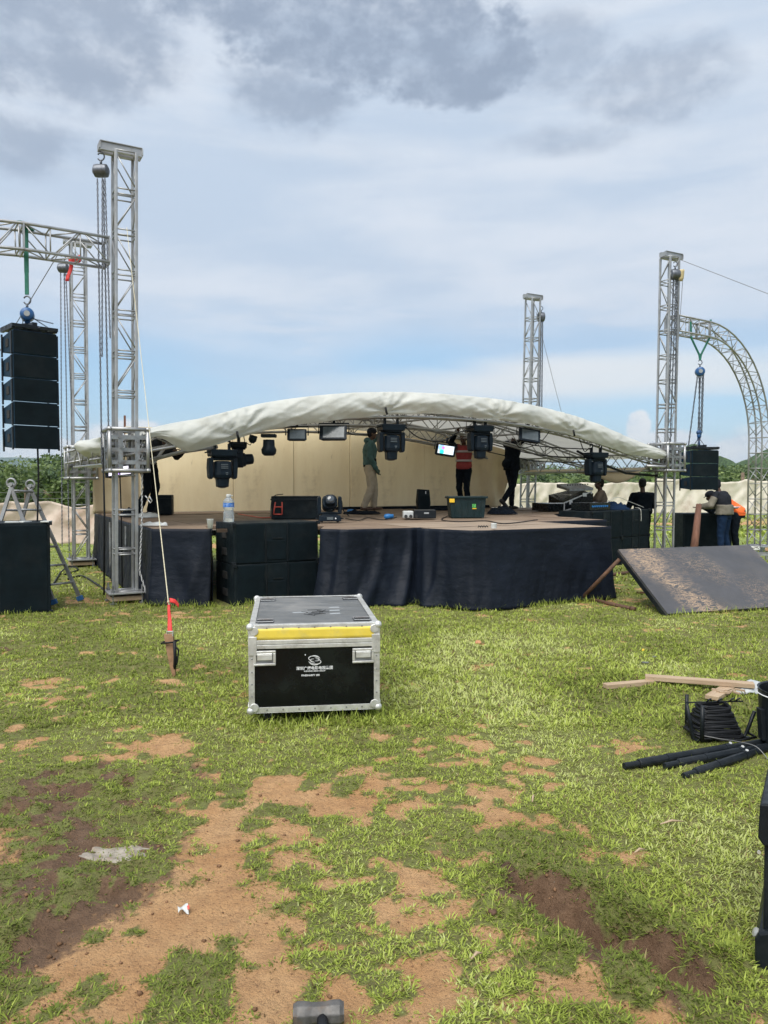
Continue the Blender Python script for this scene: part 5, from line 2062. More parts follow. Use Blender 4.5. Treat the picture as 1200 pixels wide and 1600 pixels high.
def canopy_pt(i, j):
    s_ = .10 + (LEN - .02) * i / NU
    if j <= NV1:                    # valance, from hem up
        k = j / NV1
        drop = val(s_) * (1 - k)
        puff = .10 * math.sin(math.pi * k) * min(1, val(s_) / .3)
        tension = 0
        w = 0
        for gs, gd in grip:         # creases running to the ties
            r_ = math.hypot((s_ - gs) * 1.0, (1 - k) * .38 - .33)
            a_ = math.atan2((1 - k) * .38 - .33, (s_ - gs))
            w += .020 * math.sin(a_ * 14) * math.exp(-(r_ / .75) ** 2) * min(1, r_ / .12)
        w += .055 * cloth_noise(s_ * 3.2 + k * 1.4, k * 2.2 + s_ * .6, 2)
        w += .018 * cloth_noise(s_ * 9 + k * 5.0, k * 3.0, 5) + .05 * cloth_noise(s_ * 1.1, k, 8)
        rg1 = 1 - abs(2.4 * cloth_noise(s_ * 2.0 - k * 1.8, k * 1.0 + s_ * .5, 21))
        rg2 = 1 - abs(2.4 * cloth_noise(s_ * 4.2 + k * 2.4, k * 1.6 - s_ * .4, 22))
        w += .020 * max(0, rg1) ** 4 + .008 * max(0, rg2) ** 4
        sc_ = .05 * cloth_noise(s_ * 1.6, 1.0, 9) * (1 - k)
        return roofp(s_, -.14 - puff - w, -drop + .0 + sc_)
    if j <= NV1 + NV2:
        k = (j - NV1) / NV2
        v = -.14 + (DEPTH + .28) * k
        sag = -.05 * abs(math.sin(math.pi * 2 * k)) - .02
        w = .035 * cloth_noise(s_ * 1.5, v * 1.5, 12) + .03 * cloth_noise(s_ * 5 + v, v * 2.0, 13)
        edge = min(1, k * 8) * min(1, (1 - k) * 8)
        return roofp(s_, v, sag * edge + w * edge + .01)
    k = (j - NV1 - NV2) / NV3
    return roofp(s_, DEPTH + .14 + .04 * k + .03 * cloth_noise(s_ * 3, k, 15), -.30 * k)


mb = MB()
NVT = NV1 + NV2 + NV3
mb.grid(lambda u, v: canopy_pt(round(u * NU), round(v * NVT)), NU, NVT)
mb.build('sheet', M['tarp'], canopy, smooth=True)
# loose end flaps
mb = MB()


def flapL(u, v):
    a = P(122, 690, 14.3).lerp(P(160, 683, 11.6), u)
    b = P(150, 728, 14.0).lerp(P(166, 716, 11.9), u)
    p = a.lerp(b, v)
    bul = math.sin(math.pi * u) * math.sin(math.pi * v)
    return p + V(-.22 * bul + .10 * cloth_noise(u * 4, v * 4, 3), -.25 * bul, .10 * math.sin(math.pi * v) * (1 - u) + .05 * cloth_noise(u * 5, v * 5, 6))


mb.grid(flapL, 26, 18)
mb.build('end_flap', M['tarp'], canopy, smooth=True, solid=.006)
for gs, gd in grip[:2] + grip[2:3]:
    mb = MB()
    c = roofp(gs, -.22, -gd + .04)
    mb.tube([c + V(-.01, -.03, .06), c + V(0, -.04, 0), c + V(.015, -.02, -.05)], .018, 7)
    mb.build('tie', M['cable'], canopy, smooth=True)
# inner gable cloth hanging under the right end of the roof
mb = MB()


def gable(u, v):
    k = .08 + .26 * math.exp(-((u - .15) / .2) ** 2) + .10 * (1 - u)
    return roofp(LEN - .12 - .5 * v * (1 - u) * math.exp(-u), .25 + (DEPTH - .4) * u, -.30 - k * v) + UU * (-.10 * math.sin(v * 3) + .08 * cloth_noise(u * 9, v * 2, 4))


mb.grid(gable, 34, 10)
mb.build('inner_valance', M['drape'], canopy, smooth=True, solid=.006)
mb = MB()
pr = [roofp(LEN - .1, .1, -.46) + V(0, 0, -.02), roofp(LEN - .9, .25, -.62), roofp(LEN - 1.6, .3, -.60), roofp(LEN - 2.2, .35, -.52)]
mb.tube(pr, .025, 7)
mb.build('hem_rope', M['cable'], canopy, smooth=True)
# ---------------------------------------------------------------- loudspeaker cabinets on the ground
def sub(label, loc, yaw, w, d, h, group, door='front', lie=True, parts=True):
    """bass cabinet; its front (-y local) has two grille bays and a centre port"""
    t = thing('bass_speaker', label, 'speaker', loc, yaw, group)
    mb = MB()
    mb.span((0, 0, 0), (w, d, h))
    mb.build('cabinet', M['black_matte'], t, bevel=.010)
    bays = ((.03, .34), (.38, .60), (.64, .97)) if lie else ((.06, .94),)
    for k, (a, b) in enumerate(bays):
        mb = MB()
        z0, z1 = (.03, .97) if lie else (.03, .97)
        if lie and k == 1:
            z0, z1 = .08, .55
        mb.span((a * w, -.010, z0 * h), (b * w, .004, z1 * h))
        mb.build('grille', M['grille'], t, bevel=.004)
    if lie:
        for a in (.365, .62):
            mb = MB()
            mb.span((a * w - .006, -.014, .02 * h), (a * w + .006, .002, .98 * h))
            mb.build('divider', M['black'], t)
        mb = MB()
        mb.span((.44 * w, -.013, .60 * h), (.56 * w, -.002, .63 * h))
        mb.build('badge', M['black'], t)
    for z in (.28, .70):
        mb = MB()
        mb.span((-.008, d * .38, h * z - .05), (.004, d * .62, h * z + .05))
        mb.build('side_handle', M['rubber'], t, bevel=.006)
    for x in (.0, w):
        for z in (0, h):
            mb = MB()
            mb.box((x, 0, z + (.012 if z == 0 else -.012)), (.05, .05, .045))
            mb.build('corner_cap', M['black'], t, bevel=.006)
    return t


cs = (-1.955, 10.03)
sub('lower of the two wide black bass cabinets standing in the gap of the stage skirt', (cs[0], cs[1], 0.0), R(31), 1.22, .74, .545, 'wide bass cabinets')
sub('upper wide black bass cabinet carrying the plastic water bottle', (cs[0] - .012, cs[1] + .01, .548), R(30.3), 1.22, .74, .54, 'wide bass cabinets')
rs = Vector((3.93, 14.55, 0))
ra = R(43)
ru, rv = Vector((math.cos(ra), math.sin(ra), 0)), Vector((-math.sin(ra), math.cos(ra), 0))
for i in range(2):
    for j in range(2):
        nm = (('lower left', 'lower right'), ('upper left', 'upper right'))[j][i]
        p = rs + ru * (i * 1.10)
        sub('%s bass cabinet of the block of four below the mixing desk' % nm, (p.x, p.y, j * .545), ra + R(.3 * (i - j)), 1.09, .74, .54, 'bass cabinets below the mixing desk')
# upright cabinets by the ladder on the left edge
g0 = G(9, 963)
sub('tall black speaker cabinet at the lower left edge in front of the ladder', (g0.x - .10, g0.y, 0), R(27), .60, .70, 1.13, 'tall black cabinets at the left edge', lie=False)
sub('tall black speaker cabinet cut off by the left edge of the picture', (g0.x - .66, g0.y - .28, 0), R(27), .62, .70, 1.12, 'tall black cabinets at the left edge', lie=False)
for k, (dx, dy, s_) in enumerate(((.12, .24, (.12, .16)), (.38, .30, (.10, .14)), (.02, .16, (.16, .12)))):
    mb = MB()
    mb.box((0, 0, .008), (s_[0], s_[1], .016), Matrix.Rotation(.3 * k - .2, 3, 'Z'))
    o = mb.build('paper_card', M['white_plastic'], loc=(g0.x + dx, g0.y + dy, 1.131), bevel=.003)
    tag(o, ('pale card lying on the middle of the tall cabinet top', 'pale card at the right corner of the tall cabinet top', 'pale card at the left end of the tall cabinet top')[k], 'card')

# ---------------------------------------------------------------- folding ladder
def ladder():
    base = G(60, 955)
    t = thing('folding_ladder', 'aluminium folding ladder opened behind the tall cabinets, blue rubber feet', 'ladder', (-4.95, 10.2, 0))
    h1, h2 = V(.06, -.10, 1.62), V(.20, .14, 1.60)        # hinges of the two side rails
    H = [h1, h2]
    feet_l = [V(-.42, -.20, 0), V(-.26, .16, 0)]
    feet_r = [V(.58, -.05, 0.02), V(.80, .28, 0.02)]
    for h, fl, fr in zip(H, feet_l, feet_r):
        for f_ in (fl, fr):
            mb = MB()
            mb.bar(h + V(0, 0, -.06), f_, .028, .048, up=(1, 0, 0))
            mb.build('side_rail', M['alu'], t, bevel=.004)
            mb = MB()
            mb.bar(f_ + (h - f_) * .035, f_ - (h - f_) * .004, .042, .085, up=(1, 0, 0))
            mb.build('foot', M['blue_web'], t, bevel=.005)
        mb = MB()
        mb.tube([h + V(.058 * math.cos(a), 0, .058 * math.sin(a)) for a in [x * math.pi / 10 for x in range(20)]], .013, 7, closed=True)
        mb.lathe(h + V(0, -.03, -.02), [(.026, 0), (.026, .06)], 14, (0, 1, 0))
        mb.bar(h + V(-.05, 0, -.02), h + V(.05, 0, -.02), .03, .022)
        mb.build('hinge', M['alu'], t, smooth=False)
    for fa, fb in ((feet_l[0], feet_l[1]), (feet_r[0], feet_r[1])):
        for k in range(1, 7):
            q = k / 6.4
            mb = MB()
            mb.tube([fa.lerp(H[0], q), fb.lerp(H[1], q)], .015, 8)
            mb.build('rung', M['alu'], t, smooth=True)
    return t


ladder()

# ---------------------------------------------------------------- flight case in the foreground
FC = thing('flight_case', 'black flight case with aluminium edges and a yellow tape strip, alone on the grass', 'flight case', (-.893, 5.03, -.02), R(7.4))
cw, cd, cz0, cz1 = .872, 1.31, .108, .69
lid = .562                           # lid seam height
mb = MB()
mb.span((.012, .012, cz0 + .004), (cw - .012, cd - .012, lid))
mb.build('body_panel', M['case_black'], FC)
mb = MB()
mb.span((.012, .012, lid + .002), (cw - .012, cd - .012, cz1 - .004))
lidp = mb.build('lid_panel', M['case_top'], FC)
# aluminium angle profiles
ew = .036


def angle_x(mb, x0, x1, y, z, sy, sz, w=ew, t_=.0035):
    """L profile along x at edge (y, z); sy, sz = outward signs"""
    mb.span((x0, y, z - sz * w if sz > 0 else z), (x1, y + sy * t_, z if sz > 0 else z - sz * w))
    mb.span((x0, y + sy * t_, z), (x1, y - sy * w, z + sz * t_))


mb = MB()
for y, sy in ((0.008, -1), (cd - .008, 1)):
    for z, sz in ((cz0, -1), (cz1, 1)):
        angle_x(mb, .004, cw - .004, y, z, sy, sz)
for x, sx in ((.008, -1), (cw - .008, 1)):
    for z, sz in ((cz0, -1), (cz1, 1)):
        mb.span((x, .004, z - sz * ew if sz > 0 else z), (x + sx * .0035, cd - .004, z if sz > 0 else z - sz * ew))
        mb.span((x + sx * .0035, .004, z + .001), (x - sx * ew, cd - .004, z + sz * .0035 + .001))
mb.build('edge_profile', M['alu_bright'], FC, bevel=.002)
for x, sx in ((.004, -1), (cw - .004, 1)):
    for y, sy in ((.004, -1), (cd - .004, 1)):
        mb = MB()
        mb.span((x, y, cz0 + .01), (x + sx * .004, y - sy * ew, cz1 - .01))
        mb.span((x + sx * .004, y, cz0 + .01), (x - sx * ew, y + sy * .004, cz1 - .01))
        mb.build('corner_profile', M['alu_bright'], FC, bevel=.002)
# lid seam: double extrusion round the case
mb = MB()
for z0, z1, o_ in ((lid - .028, lid - .001, .010), (lid + .001, lid + .030, .0115)):
    mb.span((ew, .008 - o_, z0), (cw - ew, .008, z1))
    mb.span((ew, cd - .008, z0), (cw - ew, cd - .008 + o_, z1))
    mb.span((.008 - o_, ew, z0), (.008, cd - ew, z1))
    mb.span((cw - .008, ew, z0), (cw - .008 + o_, cd - ew, z1))
mb.build('seam_profile', M['alu_bright'], FC, bevel=.003)
mb = MB()
zt0, zt1 = lid + .031, cz1 - .021


def tape(u, v):
    x = ew - .010 + (cw - 2 * ew + .020) * u
    return V(x, .0032 - .0002 * math.sin(u * 40 + v * 3), zt0 + (zt1 - zt0) * v + .0015 * math.sin(u * 17) * (1 - 2 * v))


mb.grid(tape, 60, 4)
mb.build('tape_strip', M['yellow_tape'], FC, smooth=True, solid=.0012)
# ball corners with clover plates
for x, sx in ((0, -1), (cw, 1)):
    for y, sy in ((0, -1), (cd, 1)):
        for z, sz in ((cz0, -1), (cz1, 1)):
            mb = MB()
            mb.ball((x - sx * .012, y - sy * .012, z - sz * .012), .027, 14, 10)
            for ax in range(3):
                c = [x - sx * .036, y - sy * .036, z - sz * .036]
                nrm = [0, 0, 0]
                c[ax] = (x, y, z)[ax] + (sx, sy, sz)[ax] * .0005
                nrm[ax] = (sx, sy, sz)[ax]
                mb.lathe(c, [(.030, -.003), (.030, .0035), (.026, .005)], 12, nrm)
            mb.build('ball_corner', M['alu_bright'], FC, smooth=False, bevel=.002)
# rivets
mb = MB()
for z in (cz0 + .018, cz1 - .018):
    for k in range(7):
        mb.lathe((.12 + k * (cw - .24) / 6, .0045, z), [(.006, 0), (.005, .003), (.002, .004)], 8, (0, -1, 0))
for x in (.022, cw - .022):
    for z in (.22, .30, .38, .47, .53, .56, .60):
        mb.lathe((x, .0005, z), [(.006, 0), (.005, .003), (.002, .004)], 8, (0, -1, 0))
mb.build('rivets', M['steel'], FC)
# side brackets at the seam
for x0, x1 in ((-.002, .055), (cw - .055, cw + .002)):
    mb = MB()
    mb.span((x0, -.008, lid - .07), (x1 if x0 < .1 else x1, -.001, lid + .055))
    mb.build('seam_bracket', M['alu_bright'], FC, bevel=.003)
# recessed spring handles
for xc in (.106, cw - .112):
    hd = thing('recessed_handle', None, None, (xc, 0, .473))
    hd.parent = FC
    mb = MB()
    hw, hh = .073, .050
    for a, b in (((-hw, -.008, hh - .016), (hw, .006, hh)), ((-hw, -.008, -hh), (hw, .006, -hh + .016)), ((-hw, -.008, -hh + .016), (-hw + .018, .006, hh - .016)), ((hw - .018, -.008, -hh + .016), (hw, .006, hh - .016))):
        mb.span(a, b)
    mb.build('dish_rim', M['alu_bright'], hd, bevel=.004)
    mb = MB()
    mb.span((-hw + .018, .0085, -hh + .016), (hw - .018, .0105, hh - .016))
    mb.build('dish', M['steel'], hd)
    mb = MB()
    mb.span((-hw + .024, -.012, -.012), (hw - .024, -.003, .024))
    mb.tube([(-hw + .022, -.006, .028), (hw - .022, -.006, .028)], .006, 8)
    mb.build('grip', M['alu_bright'], hd, bevel=.003)
# caster cups on the lid
for x in (.105, cw - .105):
    for y in (.17, cd - .17):
        cp_ = thing('caster_cup', None, None, (x, y, cz1))
        cp_.parent = FC
        mb = MB()
        mb.span((-.060, -.055, -.003), (.060, .055, .0012))
        mb.build('cup_plate', M['black'], cp_, bevel=.001)
        mb = MB()
        for s_ in (-1, 1):
            mb.tube([(s_ * .056, -.05, .003), (s_ * .056, .05, .003)], .003, 6)
            mb.tube([(-.056, s_ * .05, .003), (.056, s_ * .05, .003)], .003, 6)
        mb.build('cup_rim', M['steel'], cp_)
        mb = MB()
        mb.span((-.042, -.038, .0014), (.042, .038, .0024))
        mb.build('cup_well', M['rubber'], cp_)
# casters under it
for x in (.12, cw - .12):
    for y in (.14, cd - .14):
        ca = thing('caster', None, None, (x, y, 0))
        ca.parent = FC
        mb = MB()
        mb.lathe((-.018, 0, .045), [(.03, 0), (.047, .003), (.047, .033), (.03, .036)], 18, (1, 0, 0))
        mb.build('wheel', M['rubber'], ca, smooth=False, bevel=.003)
        mb = MB()
        mb.box((0, 0, cz0 - .008), (.09, .09, .01))
        for s_ in (-1, 1):
            mb.bar((s_ * .024, 0, .045), (s_ * .024, .01, cz0 - .01), .005, .04, up=(0, 1, 0))
        mb.build('fork', M['steel'], ca)


def text_obj(name, body, size, mat_, parent, loc, rot, ext=.0006, ax='CENTER', bold=0.0, xs=1.0):
    cu = bpy.data.curves.new(name, 'FONT')
    cu.body = body
    cu.size = size
    cu.extrude = ext
    cu.offset = bold
    cu.align_x = ax
    cu.align_y = 'CENTER'
    tmp = bpy.data.objects.new(name + '_tmp', cu)
    COL.objects.link(tmp)
    bpy.context.view_layer.update()
    dg = bpy.context.evaluated_depsgraph_get()
    me = bpy.data.meshes.new_from_object(tmp.evaluated_get(dg))
    bpy.data.objects.remove(tmp)
    me.materials.clear()
    me.materials.append(M[mat_])
    o = bpy.data.objects.new(name, me)
    COL.objects.link(o)
    o.parent = parent
    o.location = loc
    o.rotation_euler = rot
    o.scale = (xs, 1, 1)
    return o


fy = .010
xc = .435
text_obj('lettering', '深圳广播电影电视集团', .0245, 'white_print', FC, (xc, fy, .394), (R(90), 0, 0), bold=.0004)
text_obj('lettering', 'SHENZHEN MEDIA GROUP', .0118, 'white_print', FC, (xc, fy, .375), (R(90), 0, 0), bold=.0002)
text_obj('lettering', 'FINESHARPY 280', .0165, 'white_print', FC, (xc - .028, fy, .347), (R(90), 0, 0), bold=.0003)
# swirl emblem: two interlocked loops drawn with nested arcs
mb = MB()


def arc(cx, cz, rx, rz, a0, a1, w0, w1, n=26, tilt=-8):
    L, Rr = [], []
    ti = R(tilt)
    for k in range(n + 1):
        a = R(a0 + (a1 - a0) * k / n)
        w = w0 + (w1 - w0) * max(0.0, math.sin(math.pi * k / n)) ** .7
        for lst, s_ in ((L, 1), (Rr, -1)):
            x, z = (rx + s_ * w / 2) * math.cos(a), (rz + s_ * w / 2) * math.sin(a)
            lst.append(V(cx + x * math.cos(ti) - z * math.sin(ti), fy - .0006, cz + x * math.sin(ti) + z * math.cos(ti)))
    vs = L + Rr
    n1 = n + 1
    mb.add(vs, [(k, k + 1, n1 + k + 1, n1 + k) for k in range(n)])


ez = .449
arc(xc - .001, ez + .0085, .039, .0185, 20, 270, .001, .0048)
arc(xc + .003, ez - .0085, .039, .0185, -160, 90, .001, .0048)
arc(xc + .004, ez + .006, .027, .0115, 100, -95, .001, .0040)
arc(xc - .002, ez - .004, .027, .0115, 280, 95, .001, .0040)
arc(xc, ez - .003, .040, .030, 195, 325, .0008, .0040)
arc(xc + .001, ez + .004, .037, .026, 30, 150, .0008, .0034)
mb.build('emblem', M['white_print'], FC, solid=.0006)
mb = MB()
mb.lathe((xc - .062, fy, .486), [(.004, 0), (.004, .002)], 10, (0, -1, 0))
mb.build('white_dot', M['white_print'], FC)
# worn stencils on the lid
mb = MB()
rr = random.Random(11)
for k in range(3):
    mb.box((.60 + .006 * k, .44 + .14 * k, cz1 - .0036), (.075, .045, .0008), Matrix.Rotation(R(4), 3, 'Z'))
mb.box((.345, .52, cz1 - .0036), (.10, .035, .0008), Matrix.Rotation(R(3), 3, 'Z'))
mb.build('worn_stencil', M['grey_print'], FC)
mb = MB()
for k in range(9):
    a = rr.uniform(-1.2, 1.2)
    c = Vector((.44 + rr.uniform(-.06, .08), .50 + rr.uniform(-.10, .12), cz1 - .0030))
    d = Vector((math.cos(a), math.sin(a), 0)) * rr.uniform(.03, .08)
    mb.tube([c - d, c + d * .3 + V(0, .01, 0), c + d], .003, 4)
mb.build('tape_residue', M['rubber'], FC)


# ---------------------------------------------------------------- stage lights
def moving_head(label, loc, yaw, hang=True, s=1.0, tilt=0.0, group='moving head lights'):
    t = thing('moving_head_light', label, 'stage light', loc, 0, group)
    t.rotation_euler = (math.pi if hang else 0, 0, yaw)
    t.scale = (s, s, s)
    mb = MB()
    mb.box((0, 0, .062), (.37, .27, .095), taper=.93)
    mb.box((0, 0, .116), (.26, .22, .025))
    mb.build('base', M['fixture'], t, bevel=.018, seg=3)
    mb = MB()
    for sx in (-1, 1):
        mb.tube([(sx * .19, -.08, .05), (sx * .215, -.08, .055), (sx * .215, .08, .055), (sx * .19, .08, .05)], .010, 6)
    mb.build('carry_handle', M['fixture'], t, smooth=True)
    mb = MB()
    mb.span((-.05, -.146, .04), (.05, -.130, .085))
    mb.build('display', M['screen'], t)
    mb = MB()
    mb.lathe((.09, -.135, .062), [(.013, 0), (.013, .006)], 10, (0, -1, 0))
    mb.build('knob', M['white_print'], t)
    if hang:
        for sx in (-1, 1):
            mb = MB()
            mb.bar((sx * .10, 0, .02), (sx * .10, 0, -.07), .03, .05)
            pts = [(sx * .10, .035 * math.sin(a), -.10 + .035 * math.cos(a)) for a in [x * .5 for x in range(0, 11)]]
            mb.tube(pts, .011, 6)
            mb.build('clamp', M['fixture'], t, smooth=False)
    else:
        mb = MB()
        for sx in (-1, 1):
            for sy in (-1, 1):
                mb.lathe((sx * .13, sy * .09, 0), [(.02, 0), (.022, .02)], 8)
        mb.build('rubber_feet', M['rubber'], t)
    yk = MB()
    for sx in (-1, 1):
        out = [(sx * .135, .12), (sx * .195, .13), (sx * .205, .26), (sx * .195, .40), (sx * .165, .425), (sx * .140, .40), (sx * .14, .22)]
        if sx > 0:
            out = out[::-1]
        yk.prism(out, -.07, .07)
    yk.box((0, 0, .145), (.30, .15, .035))
    yk.build('yoke', M['fixture'], t, bevel=.012, seg=2)
    # head: faceted barrel along z, wide body then narrower nose
    hd = thing('lamp_head', None, None, (0, 0, .30))
    hd.parent = t
    hd.rotation_euler = (tilt, 0, 0)
    mb = MB()
    secs = [(-.13, .085, .085), (-.115, .115, .105), (.06, .125, .118), (.10, .115, .108), (.115, .088, .088), (.215, .082, .082), (.23, .074, .074)]
    n = 12
    vs, fs = [], []
    for z, a, b in secs:
        for k in range(n):
            th = 2 * math.pi * (k + .5) / n
            c, s_ = math.cos(th), math.sin(th)
            e_ = .55
            vs.append(V(a * math.copysign(abs(c) ** e_, c), b * math.copysign(abs(s_) ** e_, s_), z))
    for i in range(len(secs) - 1):
        for k in range(n):
            k2 = (k + 1) % n
            fs.append((i * n + k, i * n + k2, (i + 1) * n + k2, (i + 1) * n + k))
    fs.append(tuple(range(n - 1, -1, -1)))
    fs.append(tuple((len(secs) - 1) * n + k for k in range(n)))
    mb.add(vs, fs)
    mb.build('head_shell', M['fixture'], hd, bevel=.008)
    mb = MB()
    mb.lathe((0, 0, .228), [(.062, 0), (.058, .008), (.03, .016), (.004, .018)], 20)
    mb.build('lens', M['lens'], hd, smooth=True)
    mb = MB()
    for sy in (-1, 1):
        for z in (-.08, -.055, -.03):
            mb.box((0, sy * .118, z), (.10, .008, .010))
        mb.box((.03, sy * .122, .035), (.035, .006, .012))
        mb.box((.03, sy * .122, .058), (.022, .006, .008))
    mb.build('vents', M['screen'], hd)
    return t


def s_of(px):
    """position along the front arch seen at photo column px"""
    k = (px - 600) / F
    return (k * T1.y - T1.x) / (UU.x - k * UU.y)


def light_at(px, py_top, dv=0.0):
    s_ = s_of(px)
    p = Vector((T1.x, T1.y, 0)) + UU * s_ + VV * dv
    q = P(px, py_top, p.y)
    return q


lt = light_at(347, 701, -.02)
moving_head('large moving head light hanging lowest on the left, in front of two other lights', lt, R(28), s=1.05)
lt2 = light_at(367, 688, .30)
moving_head('moving head light tucked behind the lowest left one, turned sideways', lt2 + V(0, .3, 0), R(100), s=.95, tilt=R(-95))
lt = light_at(611, 662, .02)
moving_head('moving head light hanging at the middle beside the man in the green hoodie', lt, R(20), s=1.12)
lt = light_at(750, 664, .05)
moving_head('moving head light hanging in front of the person in the red safety vest', lt, R(24), s=1.12)
lt = light_at(931, 706, .0)
moving_head('moving head light hanging tilted near the right end of the roof', lt + V(0, 0, 0), R(25), s=1.12)


def panel_light(label, loc, yaw, tilt, w=.42, h=.26, lit=None, group='flat panel lights', roll=0.0):
    t = thing('panel_light', label, 'stage light', loc, 0, group)
    t.rotation_euler = (tilt, roll, yaw)
    mb = MB()
    # housing: deeper at the back, splayed cheeks
    out = [(-w / 2, -h / 2), (w / 2, -h / 2), (w / 2, h / 2), (-w / 2, h / 2)]
    k = .80
    vs = [V(x, -.045, z) for x, z in out] + [V(x * k, .085, z * k) for x, z in out]
    mb.add(vs, [(0, 1, 2, 3), (7, 6, 5, 4), (1, 0, 4, 5), (2, 1, 5, 6), (3, 2, 6, 7), (0, 3, 7, 4)])
    mb.build('housing', M['fixture'], t, bevel=.010)
    mb = MB()
    mb.span((-w * .36, -.052, -h * .37), (w * .40, -.046, h * .37))
    mb.build('face', M[lit] if lit else M['screen'], t)
    mb = MB()
    mb.tube([(-w / 2 - .02, .01, 0), (-w / 2 - .02, .01, h / 2 + .05), (w / 2 + .02, .01, h / 2 + .05), (w / 2 + .02, .01, 0)], .011, 6)
    mb.bar((0, .01, h / 2 + .05), (0, .01, h / 2 + .16), .04, .05)
    mb.build('yoke', M['fixture'], t)
    return t


def lit_mat(name, base, bl):
    m = bpy.data.materials.new(name)
    m.use_nodes = True
    t = NT(m.node_tree)
    b = m.node_tree.nodes['Principled BSDF']
    tc = t.new('ShaderNodeTexCoord').outputs['Object']
    sp = t.new('ShaderNodeSeparateXYZ')
    t.l.new(tc, sp.inputs[0])
    col = base
    for cx, cz, r_, c in bl:
        d = t.math('SQRT', t.math('ADD', t.math('POWER', t.math('SUBTRACT', sp.outputs[0], cx), 2.0), t.math('POWER', t.math('SUBTRACT', sp.outputs[2], cz), 2.0)))
        col = t.mix(t.ramp(d, r_ * 1.15, r_ * .8), col, c)
    t.put(b.inputs['Base Color'], (0.02, .02, .02))
    t.put(b.inputs['Emission Color'], col)
    b.inputs['Emission Strength'].default_value = 0.9
    return m


M['lit_a'] = lit_mat('lit_panel_colours', (0.62, 0.72, 0.80), [(-.085, .03, .07, (.25, .45, .75)), (-.05, .035, .03, (.55, .15, .60)), (-.07, -.055, .048, (.02, .62, .60)), (.09, .04, .035, (.62, .45, .75))])
M['lit_b'] = lit_mat('lit_panel_violet', (0.75, 0.70, 0.85), [(-.02, .0, .07, (.45, .25, .80)), (.10, .02, .04, (.8, .78, .85))])


def pl(label, px, py, dv, w, h, yaw, tilt=-.25, lit=None, roll=0.0):
    s_ = s_of(px)
    p = Vector((T1.x, T1.y, 0)) + UU * s_ + VV * dv
    q = P(px, py, p.y)
    return panel_light(label, q, yaw, tilt, w, h, lit, roll=roll)


pl('small dark panel light, second lamp hanging left of the middle', 464, 680, .0, .30, .18, R(5), -.2)
pl('larger panel light with grey face left of the green hoodie', 521, 677, .0, .44, .24, R(-4), -.3)
pl('grey-faced panel light hanging right of the person in black', 826, 681, .0, .42, .26, R(12), -.35, roll=R(8))
pl('lit panel light glowing white and teal above the back of the stage', 696, 704, 2.9, .42, .24, R(-5), -.3, 'lit_a', roll=R(9))
q = P(188, 737, 13.6)
panel_light('lit panel light glowing violet behind the nearest mast', q, R(-3), -.3, .52, .20, 'lit_b', roll=R(-6))
# round par light
q = light_at(420, 683, .1)
t = thing('wash_light', 'small dark round wash light hanging alone between the left lights', 'stage light', q, 0, None)
mb = MB()
mb.box((0, 0, .02), (.22, .16, .05))
mb.build('base', M['fixture'], t, bevel=.008)
mb = MB()
mb.lathe((0, 0, -.28), [(.07, 0), (.105, .03), (.115, .09), (.09, .14), (.085, .24)], 18)
mb.build('lamp_head', M['fixture'], t, smooth=True, bevel=.004)
q = light_at(393, 686, .25)
t = thing('clamp_light', 'tiny dark lamp with a looped cable between the sideways light and the round wash light', 'stage light', q)
mb = MB()
mb.lathe((0, 0, -.06), [(.03, 0), (.06, .04), (.06, .12)], 12, (.3, 0, 1))
mb.build('lamp_head', M['fixture'], t, smooth=True)
mb = MB()
mb.tube([(-.12, 0, .06), (-.10, 0, -.05), (-.02, 0, -.09), (.02, 0, -.02)], .008, 6)
mb.build('cable_loop', M['cable'], t, smooth=True)


# cables slung along the front truss and hanging loops
def cable(name, label, pts, r=.010, m='cable', sub_=6):
    pts = [Vector(p) for p in pts]
    out = []
    for i in range(len(pts) - 1):
        p0, p1, p2, p3 = pts[max(i - 1, 0)], pts[i], pts[i + 1], pts[min(i + 2, len(pts) - 1)]
        for k in range(sub_):
            t_ = k / sub_
            out.append(.5 * ((2 * p1) + (p2 - p0) * t_ + (2 * p0 - 5 * p1 + 4 * p2 - p3) * t_ ** 2 + (3 * p1 - p0 - 3 * p2 + p3) * t_ ** 3))
    out.append(pts[-1])
    mb = MB()
    mb.tube(out, r, 7)
    o = mb.build(name, M[m], smooth=True)
    return tag(o, label, 'cable')


cable('truss_cable', 'black cable looping along the front truss right of the green hoodie', [light_at(634, 668), light_at(655, 684), light_at(690, 690), light_at(715, 676), light_at(735, 672)], .010)
cable('truss_cable', 'black cable sagging between the grey-faced lights near the person in black', [light_at(800, 684), light_at(815, 700, .1), light_at(845, 690), light_at(862, 668)], .008)
cable('truss_cable', 'black cable looped from the roof edge to the tilted right light', [light_at(905, 684), light_at(913, 705), light_at(921, 700), light_at(926, 708)], .009)
cable('truss_cable', 'thin cable strung behind the lights from the panel lamp to the green hoodie', [light_at(540, 674), light_at(556, 680), light_at(575, 678)], .007)
for k, (y0, y1) in enumerate(((684, 702), (698, 716), (712, 722))):
    a, b = P(762, y0 - 6, 18.2), P(925, y1, 16.2)
    cable('ceiling_cord', ('upper', 'middle', 'lowest')[k] + ' dark cord crossing the cream underside of the roof', [a, a.lerp(b, .5) - V(0, 0, .10), b], .012)

# ---------------------------------------------------------------- gear on the deck
DZ = DECK + .012


def D(px, py):
    return G(px, py, DZ)


